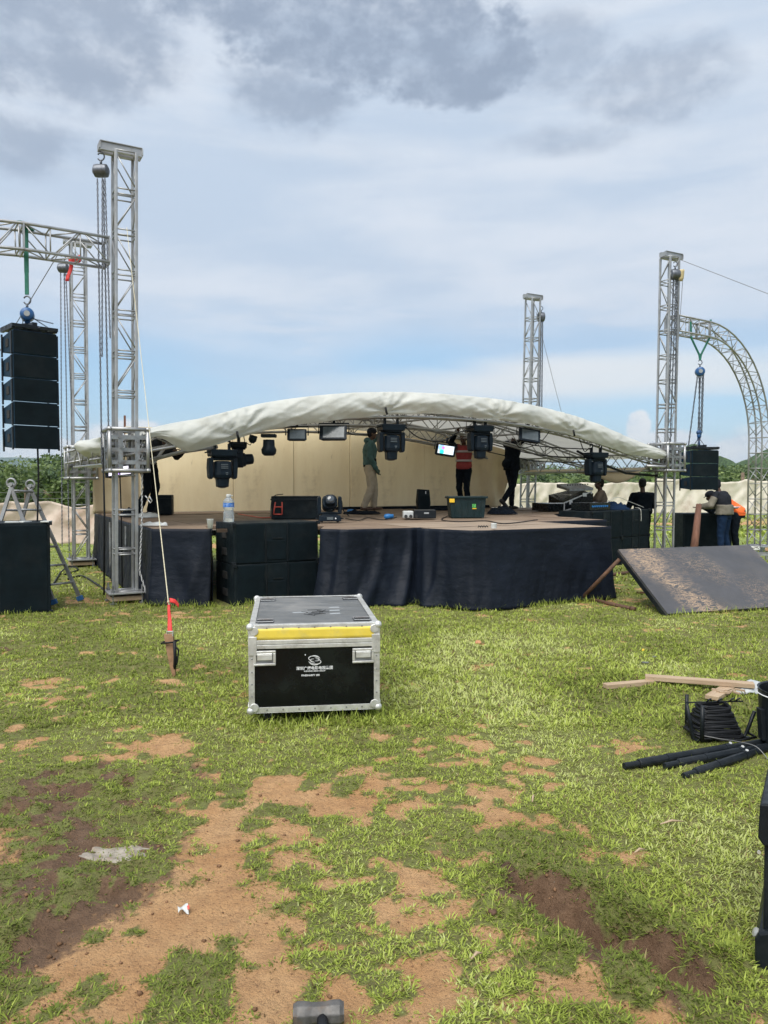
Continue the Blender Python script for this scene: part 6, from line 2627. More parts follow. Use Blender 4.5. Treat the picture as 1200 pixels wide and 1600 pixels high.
p = D(462, 811)
t = thing('equipment_case', 'black case with a red handle clip lying on the deck behind the bottle', 'case', p, R(4))
mb = MB()
mb.span((-.40, 0, 0), (.40, .42, .375))
mb.build('body', M['black_matte'], t, bevel=.012)
mb = MB()
mb.span((-.41, -.01, .31), (.41, .43, .335))
mb.build('rim', M['black'], t, bevel=.004)
mb = MB()
for a, b in (((-.33, .28), (-.36, .08)), ((-.22, .28), (-.22, .08)), ((-.34, .20), (-.22, .20)), ((-.36, .08), (-.22, .08))):
    mb.tube([(a[0], -.015, a[1]), (b[0], -.015, b[1])], .011, 7)
mb.build('red_clip', M['red'], t, smooth=True)
p = D(514, 816)
moving_head('moving head light standing on the deck with its lamp turned aside', p + V(0, .12, 0), R(8), hang=False, s=.93, tilt=R(70))
p = D(254, 804)
t = thing('equipment_case', 'small plain black case on the deck beside the black trousers at left', 'case', p, R(8))
mb = MB()
mb.span((-.17, 0, 0), (.17, .3, .37))
mb.build('body', M['black_matte'], t, bevel=.010)
mb = MB()
mb.span((-.175, -.006, .30), (.175, .306, .315))
mb.build('rim', M['black'], t)
p = D(663, 801)
t = thing('monitor_speaker', 'upright black monitor speaker standing near the backdrop', 'speaker', p, R(6))
mb = MB()
out = [(-.115, 0), (.115, 0), (.13, .20), (.105, .46), (-.12, .475), (-.14, .22)]
mb.prism(out, 0, .24)
mb.build('cabinet', M['black_matte'], t, bevel=.012)
mb = MB()
mb.span((-.10, -.006, .03), (.09, .004, .34))
mb.build('grille', M['grille'], t)
mb = MB()
mb.span((.02, -.010, .38), (.035, .0, .43))
mb.build('badge', M['white_print'], t)
p = D(655, 811)
t = thing('amplifier', 'low black amplifier with a white power block plugged to its left', 'amplifier', p, R(3))
mb = MB()
mb.span((-.08, 0, .01), (.28, .34, .15))
mb.build('chassis', M['black'], t, bevel=.012)
mb = MB()
mb.span((.08, -.006, .085), (.16, .0, .11))
mb.build('front_print', M['grey_print'], t)
mb = MB()
mb.span((-.26, .02, .01), (-.09, .26, .13))
mb.build('power_block', M['white_plastic'], t, bevel=.018, seg=3)
mb = MB()
for x in (-.22, -.14, -.05):
    mb.lathe((x, .0, .045), [(.028, 0), (.028, .03)], 12, (0, -1, 0))
mb.build('sockets', M['rubber'], t)
for k, (px, py, m_, lb, s_) in enumerate(((610, 810, 'bluebit', 'blue plug lying on the deck left of the amplifier', 1.2), (549, 801, 'bluebit', 'blue plug on the cable pile behind the standing light', 1.0), (641, 810, 'rubber', 'dark plug lying just left of the white power block', 1.1))):
    p = D(px, py)
    mb = MB()
    mb.lathe((-.09 * s_, 0, .03), [(.012, 0), (.035 * s_, .02), (.038 * s_, .09), (.03 * s_, .11), (.03 * s_, .16)], 14, (1, .2, .05))
    tag(mb.build('power_plug', M[m_], smooth=True, loc=p), lb, 'plug')
# tote bin
p = D(731, 809)
t = thing('storage_tote', 'dark green plastic storage tote with yellow corner latch and green label', 'tote', p, R(3))
mb = MB()
bw_, bd_, bh_ = .56, .40, .36


def tote_ring(z, k, th=0):
    return [V(-bw_ / 2 * k + th, th, z), V(bw_ / 2 * k - th, th, z), V(bw_ / 2 * k - th, bd_ - th, z), V(-bw_ / 2 * k + th, bd_ - th, z)]


rg_ = [tote_ring(0, 1.0), tote_ring(bh_, 1.13), tote_ring(bh_, 1.13, .012), tote_ring(.02, 1.0, .012)]
vs = [q for r_ in rg_ for q in r_]
fs = [(3, 2, 1, 0), (12, 13, 14, 15)]
for i in range(3):
    for k in range(4):
        fs.append((i * 4 + k, i * 4 + (k + 1) % 4, (i + 1) * 4 + (k + 1) % 4, (i + 1) * 4 + k))
mb.add(vs, fs)
mb.build('tub', M['tote'], t, bevel=.006)
mb = MB()
K = bw_ * 1.13 / 2
mb.span((-K - .025, -.025, bh_ - .03), (K + .025, .0, bh_ + .005))
mb.span((-K - .025, bd_, bh_ - .03), (K + .025, bd_ + .025, bh_ + .005))
mb.span((-K - .025, .001, bh_ - .03), (-K, bd_ - .001, bh_ + .004))
mb.span((K, .001, bh_ - .03), (K + .025, bd_ - .001, bh_ + .004))
mb.build('rim', M['tote'], t, bevel=.005)
mb = MB()
for k in range(5):
    x = -.21 + .105 * k
    mb.bar((x * 1.0, -.004, .03), (x * 1.09, -.006, bh_ - .05), .012, .008, up=(0, 1, 0))
mb.build('ribs', M['tote'], t)
mb = MB()
mb.span((-K - .005, -.034, bh_ - .10), (-K + .085, -.006, bh_ - .035))
mb.build('latch', M['yellow'], t, bevel=.006)
mb = MB()
mb.span((.075, -.012, .175), (.135, -.008, .235))
mb.build('label', M['tote_green'], t)
mb = MB()
mb.span((.075, -.0125, .150), (.145, -.008, .164))
mb.build('label_strip', M['yellow'], t)
mb = MB()
mb.tube([V(.105 + .018 * math.cos(a), -.0135, .207 + .018 * math.sin(a)) for a in [x * .7 for x in range(1, 8)]], .003, 5)
mb.build('label_mark', M['rubber'], t)


def heap(name, label, c, w, d, h, m_, seed=0, cat='cloth'):
    mb = MB()

    def f(u, v):
        a = 2 * math.pi * u
        r_ = (1 - v) ** .8
        x, y = math.cos(a) * r_ * w / 2, math.sin(a) * r_ * d / 2
        n_ = cloth_noise(x * 9 + seed, y * 9, seed) + .6 * cloth_noise(x * 25, y * 25, seed + 1)
        z = h * (1 - r_ ** 2.4) * (1 + n_ * 1.2) + .012 + abs(n_) * .03 * (1 if r_ < .97 else 0)
        return V(x * (1 + .3 * n_), y * (1 + .3 * n_), z if r_ < .99 else 0.0)
    mb.grid(f, 44, 16)
    o = mb.build(name, M[m_], smooth=True, loc=c)
    return tag(o, label, cat)


heap('cloth_heap', 'crumpled dark cloth and cables heaped right of the green tote', D(785, 803) + V(0, .1, 0), .62, .45, .12, 'c_black', 3)
heap('cloth_heap', 'flat white cloth on the deck by the black trousers at left', D(232, 808), .42, .30, .05, 'white_plastic', 5)
heap('cloth_heap', 'white sheet folded on the front deck edge beside the nearest mast', D(240, 821), .40, .10, .03, 'white_plastic', 6)
heap('cable_heap', 'low dark tangle of cables behind the standing light', D(556, 803) + V(.1, .1, 0), .75, .4, .05, 'c_black', 8, 'cables')
heap('cable_heap', 'black cable tangle at the base of the nearest mast on the deck', D(196, 808) + V(.05, .1, 0), .34, .2, .10, 'c_black', 9, 'cables')
heap('cable_heap', 'dark cables bunched beside the upright monitor speaker', D(690, 797) + V(0, .05, 0), .5, .3, .06, 'c_black', 10, 'cables')
mb = MB()
p = D(773, 826)
mb.lathe((0, 0, 0), [(.036, 0), (.038, .06), (.032, .066)], 16)
tag(mb.build('tape_roll', M['white_plastic'], smooth=False, loc=p + V(0, .08, 0)), 'small white roll at the front corner of the deck', 'tape roll')
mb = MB()
for k in range(4):
    mb.tube([(-.06 + .03 * k, .0, .008), (-.05 + .035 * k, .03, .025), (-.02 + .03 * k, .01, .01)], .008, 5)
tag(mb.build('wire_scrap', M['cable'], loc=D(755, 825) + V(0, .05, 0)), 'scrap of black wire beside the white roll on the deck', 'scrap')
cable('deck_cable', 'long dark cable snaking over the deck in front of the tote', [D(700, 806), D(690, 812), D(715, 815), D(760, 814), D(790, 818), D(840, 812)], .008)
cable('deck_cable', 'thin cable on the deck in front of the standing light', [D(540, 810), D(560, 813), D(575, 809), D(600, 812), D(620, 808)], .008)
cable('deck_cable', 'dark red cable lying across the deck behind the bottle', [D(372, 803), D(390, 806), D(410, 809), D(428, 808)], .010, 'red')
cable('deck_cable', 'cable arching over the left rim of the black case', [D(421, 808) + V(0, .1, 0), D(424, 800) + V(0, 0, .20), D(427, 806) + V(0, .15, .36), D(440, 806) + V(0, .2, .39)], .008)
cable('deck_cable', 'cable bowed behind the standing moving head light', [D(528, 808) + V(0, .1, .35), D(533, 806) + V(0, .1, .28), D(536, 806) + V(0, .1, .1), D(545, 806)], .010)
# plastic cup and water bottle
mb = MB()
mb.lathe((0, 0, 0), [(.030, 0), (.044, .118), (.047, .122), (.041, .118), (.028, .006)], 20, cap=True)
M['cup'] = mat('translucent_cup', (.72, .74, .72), .3, rvar=.02, trans=((.8, .8, .78), .4))
tag(mb.build('plastic_cup', M['cup'], smooth=True, loc=G(327, 826, DZ) + V(0, .05, 0)), 'white plastic cup on the front edge of the deck', 'cup')
bt = thing('water_bottle', 'big clear water bottle with a blue label standing on the bass cabinet', 'bottle', (-2.105, 10.42, 1.092))


def glassy():
    m = bpy.data.materials.new('clear_bottle')
    m.use_nodes = True
    b = m.node_tree.nodes['Principled BSDF']
    b.inputs['Base Color'].default_value = (.80, .88, .92, 1)
    b.inputs['Roughness'].default_value = .08
    b.inputs['Transmission Weight'].default_value = .75
    b.inputs['IOR'].default_value = 1.25
    b.inputs['Alpha'].default_value = .85
    return m


M['bottle'] = glassy()
mb = MB()
prof = [(.062, 0), (.072, .012), (.070, .04), (.076, .05), (.069, .065), (.075, .08), (.068, .10), (.074, .12), (.062, .15), (.060, .165), (.074, .185), (.075, .20), (.0735, .203), (.0735, .262), (.075, .265), (.072, .285), (.050, .315), (.030, .33), (.026, .345)]
mb.lathe((0, 0, 0), prof, 24)
mb.build('bottle_body', M['bottle'], bt, smooth=True)
mb = MB()
mb.lathe((0, 0, .204), [(.0752, 0), (.0752, .057)], 24, cap=False)
M['label_blue'] = mat('blue_label', (.02, .14, .50), .4, 0, .35, 18, dirt=(.6, .7, .8), dirt_amt=.5, dirt_scale=16)
mb.build('label', M['label_blue'], bt, smooth=True)
mb = MB()
mb.lathe((0, 0, .343), [(.032, 0), (.032, .028), (.028, .033)], 18)
mb.tube([(.03, 0, .355), (.05, 0, .362), (.056, 0, .35)], .006, 6)
mb.build('cap', M['white_plastic'], bt, bevel=.002)

# mixing desk in open flight cases at the right rear
mx_ = thing('mixing_desk', 'mixing console in an open black flight case with aluminium edges', 'mixing desk', P(885, 801, 16.2), R(16))
mx_.location.z = DZ
mb = MB()
mb.span((-.42, 0, 0), (.10, .75, .17))
mb.build('tray_case', M['case_black'], mx_, bevel=.004)
mb = MB()
for a, b in (((-.06, -.01, 0), (-.06, -.01, .18)), ((-.06, -.01, .18), (.62, .05, .42)), ((-.04, -.01, .02), (.60, .05, .17)), ((.62, .05, .17), (.62, .05, .42)), ((-.42, -.01, .175), (-.06, -.01, .175)), ((.10, 0, .35), (.10, .7, .36))):
    mb.bar(a, b, .022, .022)
mb.box((.09, -.02, .19), (.07, .02, .08))
mb.box((.44, .02, .35), (.09, .02, .08))
mb.build('edge_profile', M['alu_bright'], mx_)
mb = MB()
mb.add([(-.02, 0, .0), (.66, .04, .0), (.66, .75, .0), (-.02, .75, .0), (-.02, 0, .17), (.66, .04, .38), (.66, .75, .48), (-.02, .75, .34)],
       [(3, 2, 1, 0), (4, 5, 6, 7), (0, 1, 5, 4), (1, 2, 6, 5), (2, 3, 7, 6), (3, 0, 4, 7)])
mb.build('desk_case', M['case_black'], mx_, bevel=.004)
mb = MB()
mb.add([(.10, .05, .42), (.70, .10, .44), (.70, .62, .52), (.10, .62, .50), (.10, .05, .47), (.70, .10, .50), (.70, .62, .60), (.10, .62, .58)],
       [(3, 2, 1, 0), (4, 5, 6, 7), (0, 1, 5, 4), (1, 2, 6, 5), (2, 3, 7, 6), (3, 0, 4, 7)])
mb.build('console', M['steel'], mx_, bevel=.008)
for k in range(9):
    mb = MB()
    mb.box((.16 + .06 * k, .24, .55 + .003 * k), (.012, .03, .025))
    mb.build('fader', M['black'], mx_)
t = thing('stage_box', 'low black connector box with tangled leads on top of the upper left cabinet', 'stage box', rs + ru * .25 + rv * .2 + V(0, 0, 1.092), ra)
mb = MB()
mb.span((0, 0, 0), (.75, .42, .15))
mb.build('box_body', M['case_black'], t, bevel=.005)
mb = MB()
for k in range(8):
    mb.lathe((.10 + .075 * k, .0, .08), [(.02, 0), (.02, .015)], 10, (0, -1, 0))
mb.build('sockets', M['bluebit'], t)
heap('cable_heap', 'blue and black leads heaped on the upper right cabinet below the seated man', rs + ru * 1.30 + rv * .35 + V(0, 0, 1.09), .75, .45, .13, 'c_navy', 12, 'cables')
cable('desk_cable', 'pale thin lead arching over the leads before the man at the right', [rs + ru * .7 + V(0, .3, 1.24), rs + ru * 1.1 + V(0, .3, 1.34), rs + ru * 1.6 + V(0, .3, 1.24), rs + ru * 2.1 + V(0, .2, 1.12)], .006, 'pale_cable')
cable('desk_cable', 'grey lead hanging over the front of the upper right cabinet', [rs + ru * 1.75 + V(0, .2, 1.12), rs + ru * 1.8 + V(0, -.03, 1.10), rs + ru * 1.83 + V(0, -.05, .98), rs + ru * 1.83 + V(0, -.05, .85)], .006, 'pale_cable')
# black cloth draped behind the cabinets
mb = MB()


def dr(u, v):
    p = rs + ru * (2.15 + .34 * u) + rv * (.10 + .25 * math.sin(u * 2.5))
    st_ = .04 * math.sin(v * 26) * (1 - v)
    return p + V(.03 * cloth_noise(u * 4, v * 4, 3) + .05 * (1 - v), -st_ - .05 * (1 - v) + .04 * cloth_noise(u * 5, v * 9, 4), 1.0 * v + .01)


mb.grid(dr, 16, 60)
tag(mb.build('black_drape', M['c_dkgrey'], smooth=True, solid=.01), 'rumpled black cloth hanging beside the right end of the cabinet block', 'cloth')
# ---------------------------------------------------------------- people
def loft(mb, secs, n=16):
    """secs: (centre, lateral axis vector, depth axis vector) ellipses"""
    vs, fs = [], []
    for c, a, b in secs:
        for k in range(n):
            t = 2 * math.pi * k / n
            vs.append(c + a * math.cos(t) + b * math.sin(t))
    for i in range(len(secs) - 1):
        for k in range(n):
            k2 = (k + 1) % n
            fs.append((i * n + k, i * n + k2, (i + 1) * n + k2, (i + 1) * n + k))
    fs.append(tuple(range(n - 1, -1, -1)))
    fs.append(tuple((len(secs) - 1) * n + k for k in range(n)))
    mb.add(vs, fs)


def limb(mb, pts, rs, n=12):
    pts = [Vector(p) for p in pts]
    P_, R_ = [], []
    for i in range(len(pts) - 1):
        for k in range(5):
            t = k / 5
            P_.append(pts[i].lerp(pts[i + 1], t))
            R_.append(rs[i] + (rs[i + 1] - rs[i]) * t)
    P_.append(pts[-1])
    R_.append(rs[-1])
    mb.tube(P_, R_, n)
    for p, r in zip(pts, rs):
        mb.ball(p, r * .99, 12, 8)


BASE = dict(hipL=(-.09, 0, .93), hipR=(.09, 0, .93), kneeL=(-.10, .03, .50), kneeR=(.10, .03, .50), ankL=(-.11, -.02, .085), ankR=(.11, -.02, .085),
            pelvis=(0, 0, .97), waist=(0, .0, 1.10), chest=(0, .01, 1.30), neck=(0, 0, 1.475), head=(0, .025, 1.63),
            shL=(-.185, 0, 1.42), shR=(.185, 0, 1.42), elL=(-.235, -.03, 1.13), elR=(.235, -.03, 1.13), wrL=(-.235, .06, .88), wrR=(.235, .06, .88))


def person(label, loc, yaw, pose, H=1.75, top='c_black', legs='c_navy', shoe='c_shoe', hair='hair', bulk=1.0, sleeves=1.0, look=0.0, nod=0.0, hood=False, vest=None, long_top=.0, gloves=None, cap=None, shirt_hem=None, bare_arm=False, baggy=1.0, two_tone=None, seated=False, bag=None):
    J = {k: Vector(v) for k, v in BASE.items()}
    for k, v in pose.items():
        J[k] = Vector(v)
    s = H / 1.75
    for k in J:
        J[k] = J[k] * s
    t = thing('person', label, 'person', loc, yaw)
    lat = (J['shR'] - J['shL']).normalized()
    hlat = (J['hipR'] - J['hipL']).normalized()

    def torso(mb, ex, b=bulk):
        up = [J['pelvis'] - V(0, 0, .05), J['pelvis'] + V(0, 0, .03), J['waist'], J['chest'], J['chest'].lerp(J['neck'], .62), J['neck'] - (J['neck'] - J['chest']).normalized() * .02]
        ws = [.150, .165, .142, .172, .165, .085]
        ds = [.105, .118, .105, .125, .100, .070]
        secs = []
        for i, (c, w, d) in enumerate(zip(up, ws, ds)):
            la = hlat.lerp(lat, min(1, i / 3)).normalized()
            ax = (up[min(i + 1, 5)] - up[max(i - 1, 0)]).normalized()
            fw = ax.cross(la).normalized()
            la = fw.cross(ax).normalized()
            k = b if 0 < i < 5 else (b + 1) / 2
            secs.append((c * 1.0, la * ((w * k + ex) * s), fw * ((d * k * (1.0) + ex) * s)))
        loft(mb, secs, 20)
        return secs
    # body: one continuous skin-coloured surface
    mb = MB()
    torso(mb, -.012, 1.0)
    for sd_ in 'LR':
        hip, kn, an = J['hip' + sd_], J['knee' + sd_], J['ank' + sd_]
        limb(mb, [hip, kn, an], [.078 * s, .052 * s, .036 * s])
        fwd = (kn - an)
        foot_dir = pose.get('foot' + sd_, (0, 1, 0))
        fd = Vector(foot_dir).normalized()
        limb(mb, [an - V(0, 0, .03) * s - fd * .03 * s, an - V(0, 0, .05) * s + fd * .12 * s, an + V(0, 0, -.055) * s + fd * .17 * s], [.035 * s, .032 * s, .022 * s])
        sh, el, wr = J['sh' + sd_], J['el' + sd_], J['wr' + sd_]
        limb(mb, [J['chest'].lerp(J['neck'], .6), sh, el, wr], [.05 * s, .048 * s, .036 * s, .026 * s])
        # hand: palm, four fingers, thumb
        hdv = (wr - el).normalized()
        side = hdv.cross(V(0, 0, 1))
        if side.length < .2:
            side = hdv.cross(V(0, 1, 0))
        side = side.normalized() * (1 if sd_ == 'R' else -1)
        nrm = hdv.cross(side).normalized()
        curl = nrm * (.4 if sd_ == 'R' else .4)
        palm0, palm1 = wr, wr + hdv * .085 * s
        loft(mb, [(palm0, side * .026 * s, nrm * .018 * s), (palm0 + hdv * .04 * s, side * .038 * s, nrm * .017 * s), (palm1, side * .040 * s, nrm * .014 * s)], 12)
        for f_ in range(4):
            o = palm1 + side * ((-.030 + .020 * f_) * s)
            ln = (.036, .043, .040, .030)[f_] * s
            m1 = o + (hdv + curl * .3).normalized() * ln
            m2 = m1 + (hdv + curl * 1.6).normalized() * ln * .8
            limb(mb, [o - hdv * .01, m1, m2], [.0098 * s, .0092 * s, .0078 * s], 8)
        o = wr + hdv * .03 * s - side * .030 * s
        m1 = o + (hdv * .6 - side * .7 + curl * .4).normalized() * .034 * s
        limb(mb, [o, m1, m1 + (hdv + curl * .4).normalized() * .028 * s], [.013 * s, .011 * s, .009 * s], 8)
    # neck and head
    Rh = Matrix.Rotation(look, 3, 'Z') @ Matrix.Rotation(nod, 3, 'X')
    hc = J['head']
    limb(mb, [J['neck'] - V(0, 0, .04), J['neck'].lerp(hc, .5)], [.056 * s, .052 * s])

    def hp(x, y, z):
        return hc + (Rh @ V(x, y, z)) * s
    mb.ball(hp(0, -.010, .030), (.076 * s, .094 * s, .088 * s), 18, 14, Rh)
    mb.ball(hp(0, .018, -.035), (.060 * s, .070 * s, .078 * s), 16, 12, Rh)
    mb.ball(hp(0, .052, -.088), (.028 * s, .026 * s, .022 * s), 10, 8, Rh)            # chin
    limb(mb, [hp(0, .078, .015), hp(0, .100, -.022)], [.010 * s, .014 * s], 8)         # nose
    mb.ball(hp(0, .084, -.055), (.026 * s, .012 * s, .011 * s), 10, 8, Rh)             # lips
    for sx in (-1, 1):
        mb.ball(hp(sx * .077, -.008, -.008), (.010 * s, .020 * s, .030 * s), 8, 6, Rh)  # ears
        mb.ball(hp(sx * .030, .076, .026), (.022 * s, .010 * s, .008 * s), 8, 6, Rh)    # brow
    body = mb.build('body', M['skin'], t, remesh=.0078, sm=3)
    for sx in (-1, 1):
        mb = MB()
        mb.ball(hp(sx * .030, .080, .008), (.011 * s, .007 * s, .007 * s), 8, 6, Rh)
        mb.build('eye', M['eye'], t, smooth=True)
    # hair or cap or hood
    mb = MB()
    mb.ball(hp(0, -.018, .038), (.083 * s, .098 * s, .090 * s), 18, 14, Rh)
    mb.ball(hp(0, -.045, -.010), (.070 * s, .062 * s, .075 * s), 14, 10, Rh)
    if cap:
        mb.ball(hp(0, -.008, .060), (.090 * s, .108 * s, .075 * s), 16, 12, Rh)
        loft(mb, [(hp(0, .06, .05), (Rh @ V(.07, 0, 0)) * s, (Rh @ V(0, .02, .006)) * s), (hp(0, .14, .035), (Rh @ V(.06, 0, 0)) * s, (Rh @ V(0, .02, .005)) * s)], 12)
    mb.build('cap' if cap else 'hair', M[cap or hair], t, remesh=.010, sm=2)
    # trousers
    mb = MB()
    p0 = J['pelvis']
    loft(mb, [(p0 - V(0, 0, .10) * s, hlat * .15 * s * baggy, V(0, .112, 0) * s), (p0, hlat * .178 * s, V(0, .135, 0) * s), (p0 + V(0, 0, .09) * s, hlat * .165 * s, V(0, .126, 0) * s)], 20)
    for sd_ in 'LR':
        hip, kn, an = J['hip' + sd_], J['knee' + sd_], J['ank' + sd_]
        limb(mb, [hip + V(0, 0, -.02), hip.lerp(kn, .5), kn, kn.lerp(an, .45), an + (kn - an).normalized() * .02], [.100 * s * baggy, .086 * s * baggy, .070 * s * baggy, .064 * s * baggy, .056 * s * baggy])
    trs = mb.build('trousers', M[legs], t, remesh=.012, sm=3)
    wrinkle(trs, .014)
    # shoes
    for sd_ in 'LR':
        an = J['ank' + sd_]
        fd = Vector(pose.get('foot' + sd_, (0, 1, 0))).normalized()
        la = fd.cross(V(0, 0, 1)).normalized()
        upv = la.cross(fd).normalized()
        mb = MB()
        b0 = an - upv * .045 * s
        loft(mb, [(b0 - fd * .075 * s, la * .030 * s, upv * .035 * s), (b0 - fd * .04 * s, la * .040 * s, upv * .044 * s), (b0 + fd * .05 * s, la * .045 * s, upv * .040 * s), (b0 + fd * .14 * s - upv * .008, la * .048 * s, upv * .030 * s), (b0 + fd * .19 * s - upv * .012, la * .030 * s, upv * .018 * s)], 14)
        limb(mb, [b0, an + upv * .03 * s], [.045 * s, .045 * s])
        mb.build('shoe', M[shoe], t, remesh=.010, sm=2)
    # top garment
    def garment(name, m_, ex, b, arms=True, arm_to=1.0, hem=0.0):
        mb = MB()
        up_ = torso(mb, ex, b)
        c = J['pelvis'] - V(0, 0, hem) * s
        if hem:
            loft(mb, [(c, hlat * (.185 * b + ex * .4) * s, V(0, .140 * b, 0) * s), (J['waist'], hlat * (.168 * b + ex * .4) * s, V(0, .128 * b, 0) * s)], 20)
        if arms:
            for sd_ in 'LR':
                sh, el, wr = J['sh' + sd_], J['el' + sd_], J['wr' + sd_]
                end = el.lerp(wr, arm_to) if arm_to > 0 else sh.lerp(el, .6)
                ptsA = [J['chest'].lerp(J['neck'], .5), sh, el, end] if arm_to > 0 else [J['chest'].lerp(J['neck'], .5), sh, end]
                rsA = [.07 * s, (.062 + ex) * s, (.052 + ex) * s, (.040 + ex) * s] if arm_to > 0 else [.07 * s, (.062 + ex) * s, (.058 + ex) * s]
                limb(mb, ptsA, rsA)
        return mb
    mb = garment('jacket', top, .014, bulk, True, sleeves if not bare_arm else 0, long_top)
    if hood:
        mb.ball(J['neck'] + V(0, -.05, .02) * s, (.10 * s, .085 * s, .07 * s), 14, 10)
    jk = mb.build('jacket', M[top], t, remesh=.012, sm=3)
    wrinkle(jk, .014)
    if two_tone:
        mb = MB()
        lo_c = J['waist'].lerp(J['chest'], .35)
        loft(mb, [(J['pelvis'] - V(0, 0, .03) * s, hlat * (.178 * bulk + .02) * s, V(0, (.128 * bulk + .02), 0) * s), (J['waist'], lat * (.160 * bulk + .024) * s, V(0, .122 * bulk + .024, 0) * s), (lo_c, lat * (.168 * bulk + .026) * s, V(0, .128 * bulk + .026, 0) * s)], 20)
        for sd_ in 'LR':
            sh, el, wr = J['sh' + sd_], J['el' + sd_], J['wr' + sd_]
            limb(mb, [sh.lerp(el, .45), el, wr], [.083 * s, .074 * s, .060 * s])
        lo = mb.build('jacket_lower', M[two_tone], t, remesh=.012, sm=3)
        wrinkle(lo, .014)
    if vest:
        mb = garment('vest', vest, .026, bulk * 1.03, False, hem=-.02)
        for sd_ in 'LR':
            mb.ball(J['sh' + sd_] + (J['neck'] - J['sh' + sd_]) * .25, .075 * s)
        vs_o = mb.build('vest', M[vest], t, remesh=.012, sm=3)
        for zc, hh in ((J['waist'] + V(0, 0, .015), .024), (J['chest'] + V(0, 0, .02), .024)):
            mb = MB()
            loft(mb, [(zc - V(0, 0, hh) * s, lat * (.155 * bulk + .045) * s, V(0, .118 * bulk + .042, 0) * s), (zc + V(0, 0, hh) * s, lat * (.158 * bulk + .046) * s, V(0, .120 * bulk + .043, 0) * s)], 24)
            mb.build('reflective_band', M['silver_tape'], t, smooth=True)
    if shirt_hem:
        mb = MB()
        c = J['pelvis'] + V(0, 0, .02) * s
        loft(mb, [(c - V(0, 0, .06) * s, hlat * .190 * s, V(0, .148, 0) * s), (c + V(0, 0, .12) * s, hlat * .180 * s, V(0, .142, 0) * s)], 20)
        mb.build('shirt_hem', M[shirt_hem], t, remesh=.010, sm=2)
    if gloves:
        for sd_ in gloves[1]:
            sh, el, wr = J['sh' + sd_], J['el' + sd_], J['wr' + sd_]
            hdv = (wr - el).normalized()
            mb = MB()
            limb(mb, [wr - hdv * .02, wr + hdv * .05 * s, wr + hdv * .10 * s], [.038 * s, .044 * s, .040 * s])
            for f_ in range(4):
                o = wr + hdv * .09 * s + hlat * ((-.03 + .02 * f_) * s)
                limb(mb, [o, o + hdv * .05 * s, o + hdv * .075 * s + V(0, .02, 0)], [.014 * s, .013 * s, .011 * s], 8)
            limb(mb, [wr + hdv * .03 * s + V(0, .03, 0), wr + hdv * .07 * s + V(0, .055, 0)], [.016 * s, .013 * s], 8)
            mb.build('glove', M[gloves[0]], t, remesh=.009, sm=1)
    if bag:
        mb = MB()
        c = J['pelvis'] + V(*bag)
        mb.ball(c, (.13, .10, .11), 14, 10)
        mb.build('bag', M['c_black'], t, smooth=True)
    return t


WR = bpy.data.textures.new('cloth_wrinkle', 'CLOUDS')
WR.noise_scale = 0.09
WR.noise_depth = 2


def wrinkle(o, amt):
    md = o.modifiers.new('wrinkles', 'DISPLACE')
    md.texture = WR
    md.strength = amt * 1.6
    md.mid_level = .5
    md.texture_coords = 'LOCAL'


fpos = D(578, 797)
person('person in dark green hoodie and khaki trousers standing below the middle lights', (fpos.x, fpos.y + .0, DZ), R(-82),
       dict(kneeL=(-.09, .10, .50), ankL=(-.09, .10, .085), kneeR=(.10, .02, .49), ankR=(.10, -.14, .085), elR=(.22, -.04, 1.14), wrR=(.20, .10, .90), elL=(-.25, .12, 1.52), wrL=(-.18, .30, 1.66), head=(0, .05, 1.64), shL=(-.18, .03, 1.46), chest=(0, .0, 1.30), waist=(0, -.01, 1.10)),
       H=1.80, top='c_green', legs='c_khaki', shoe='c_shoe2', hood=True, gloves=('c_glove', 'R'), baggy=1.30, bulk=1.18, cap='c_dkgrey', shirt_hem='c_black')
fpos = D(735, 800)
person('person in a red safety vest standing behind the green tote, arms raised', (fpos.x, 17.2, DZ), R(160),
       dict(elL=(-.30, .12, 1.50), elR=(.28, .12, 1.52), wrL=(-.16, .25, 1.70), wrR=(.12, .25, 1.74), kneeR=(.10, .05, .49), ankR=(.05, -.08, .09), kneeL=(-.08, .08, .50), head=(0, .08, 1.62)),
       H=1.72, top='c_black', legs='c_black', vest='c_red', bulk=.95)
person('person in black mid-step below a grey light, arm raised', (2.92, 17.6, DZ), R(-55),
       dict(ankR=(.12, -.36, .20), kneeR=(.10, -.05, .53), footR=(.1, .75, -.65), ankL=(-.10, .10, .085), kneeL=(-.10, .10, .50), elL=(-.30, .30, 1.35), wrL=(-.22, .52, 1.48), elR=(.36, .05, 1.55), wrR=(.30, .18, 1.80), head=(0, .07, 1.66), chest=(0, .03, 1.32), neck=(0, .05, 1.49)),
       H=1.84, top='c_black', legs='c_black', bulk=1.12, long_top=.12, shoe='c_shoe', cap='c_black', bag=(.0, -.16, .02))
fpos = D(232, 807)
person('person in black trousers at the left end of the stage, bent under the canopy', (fpos.x - .02, fpos.y + .05, DZ), R(-110),
       dict(pelvis=(0, -.05, .95), waist=(0, .04, 1.07), chest=(0, .20, 1.20), neck=(0, .36, 1.29), head=(0, .47, 1.33), shL=(-.18, .30, 1.26), shR=(.18, .30, 1.26), elR=(.26, .42, 1.05), wrR=(.16, .60, 1.12), elL=(-.26, .42, 1.05), wrL=(-.16, .6, 1.12), kneeL=(-.09, .10, .50), kneeR=(.08, .06, .50), ankL=(-.10, -.04, .085), ankR=(.09, -.14, .085)),
       H=1.78, top='c_dkgrey', legs='c_black', shirt_hem='c_grey', baggy=1.08)
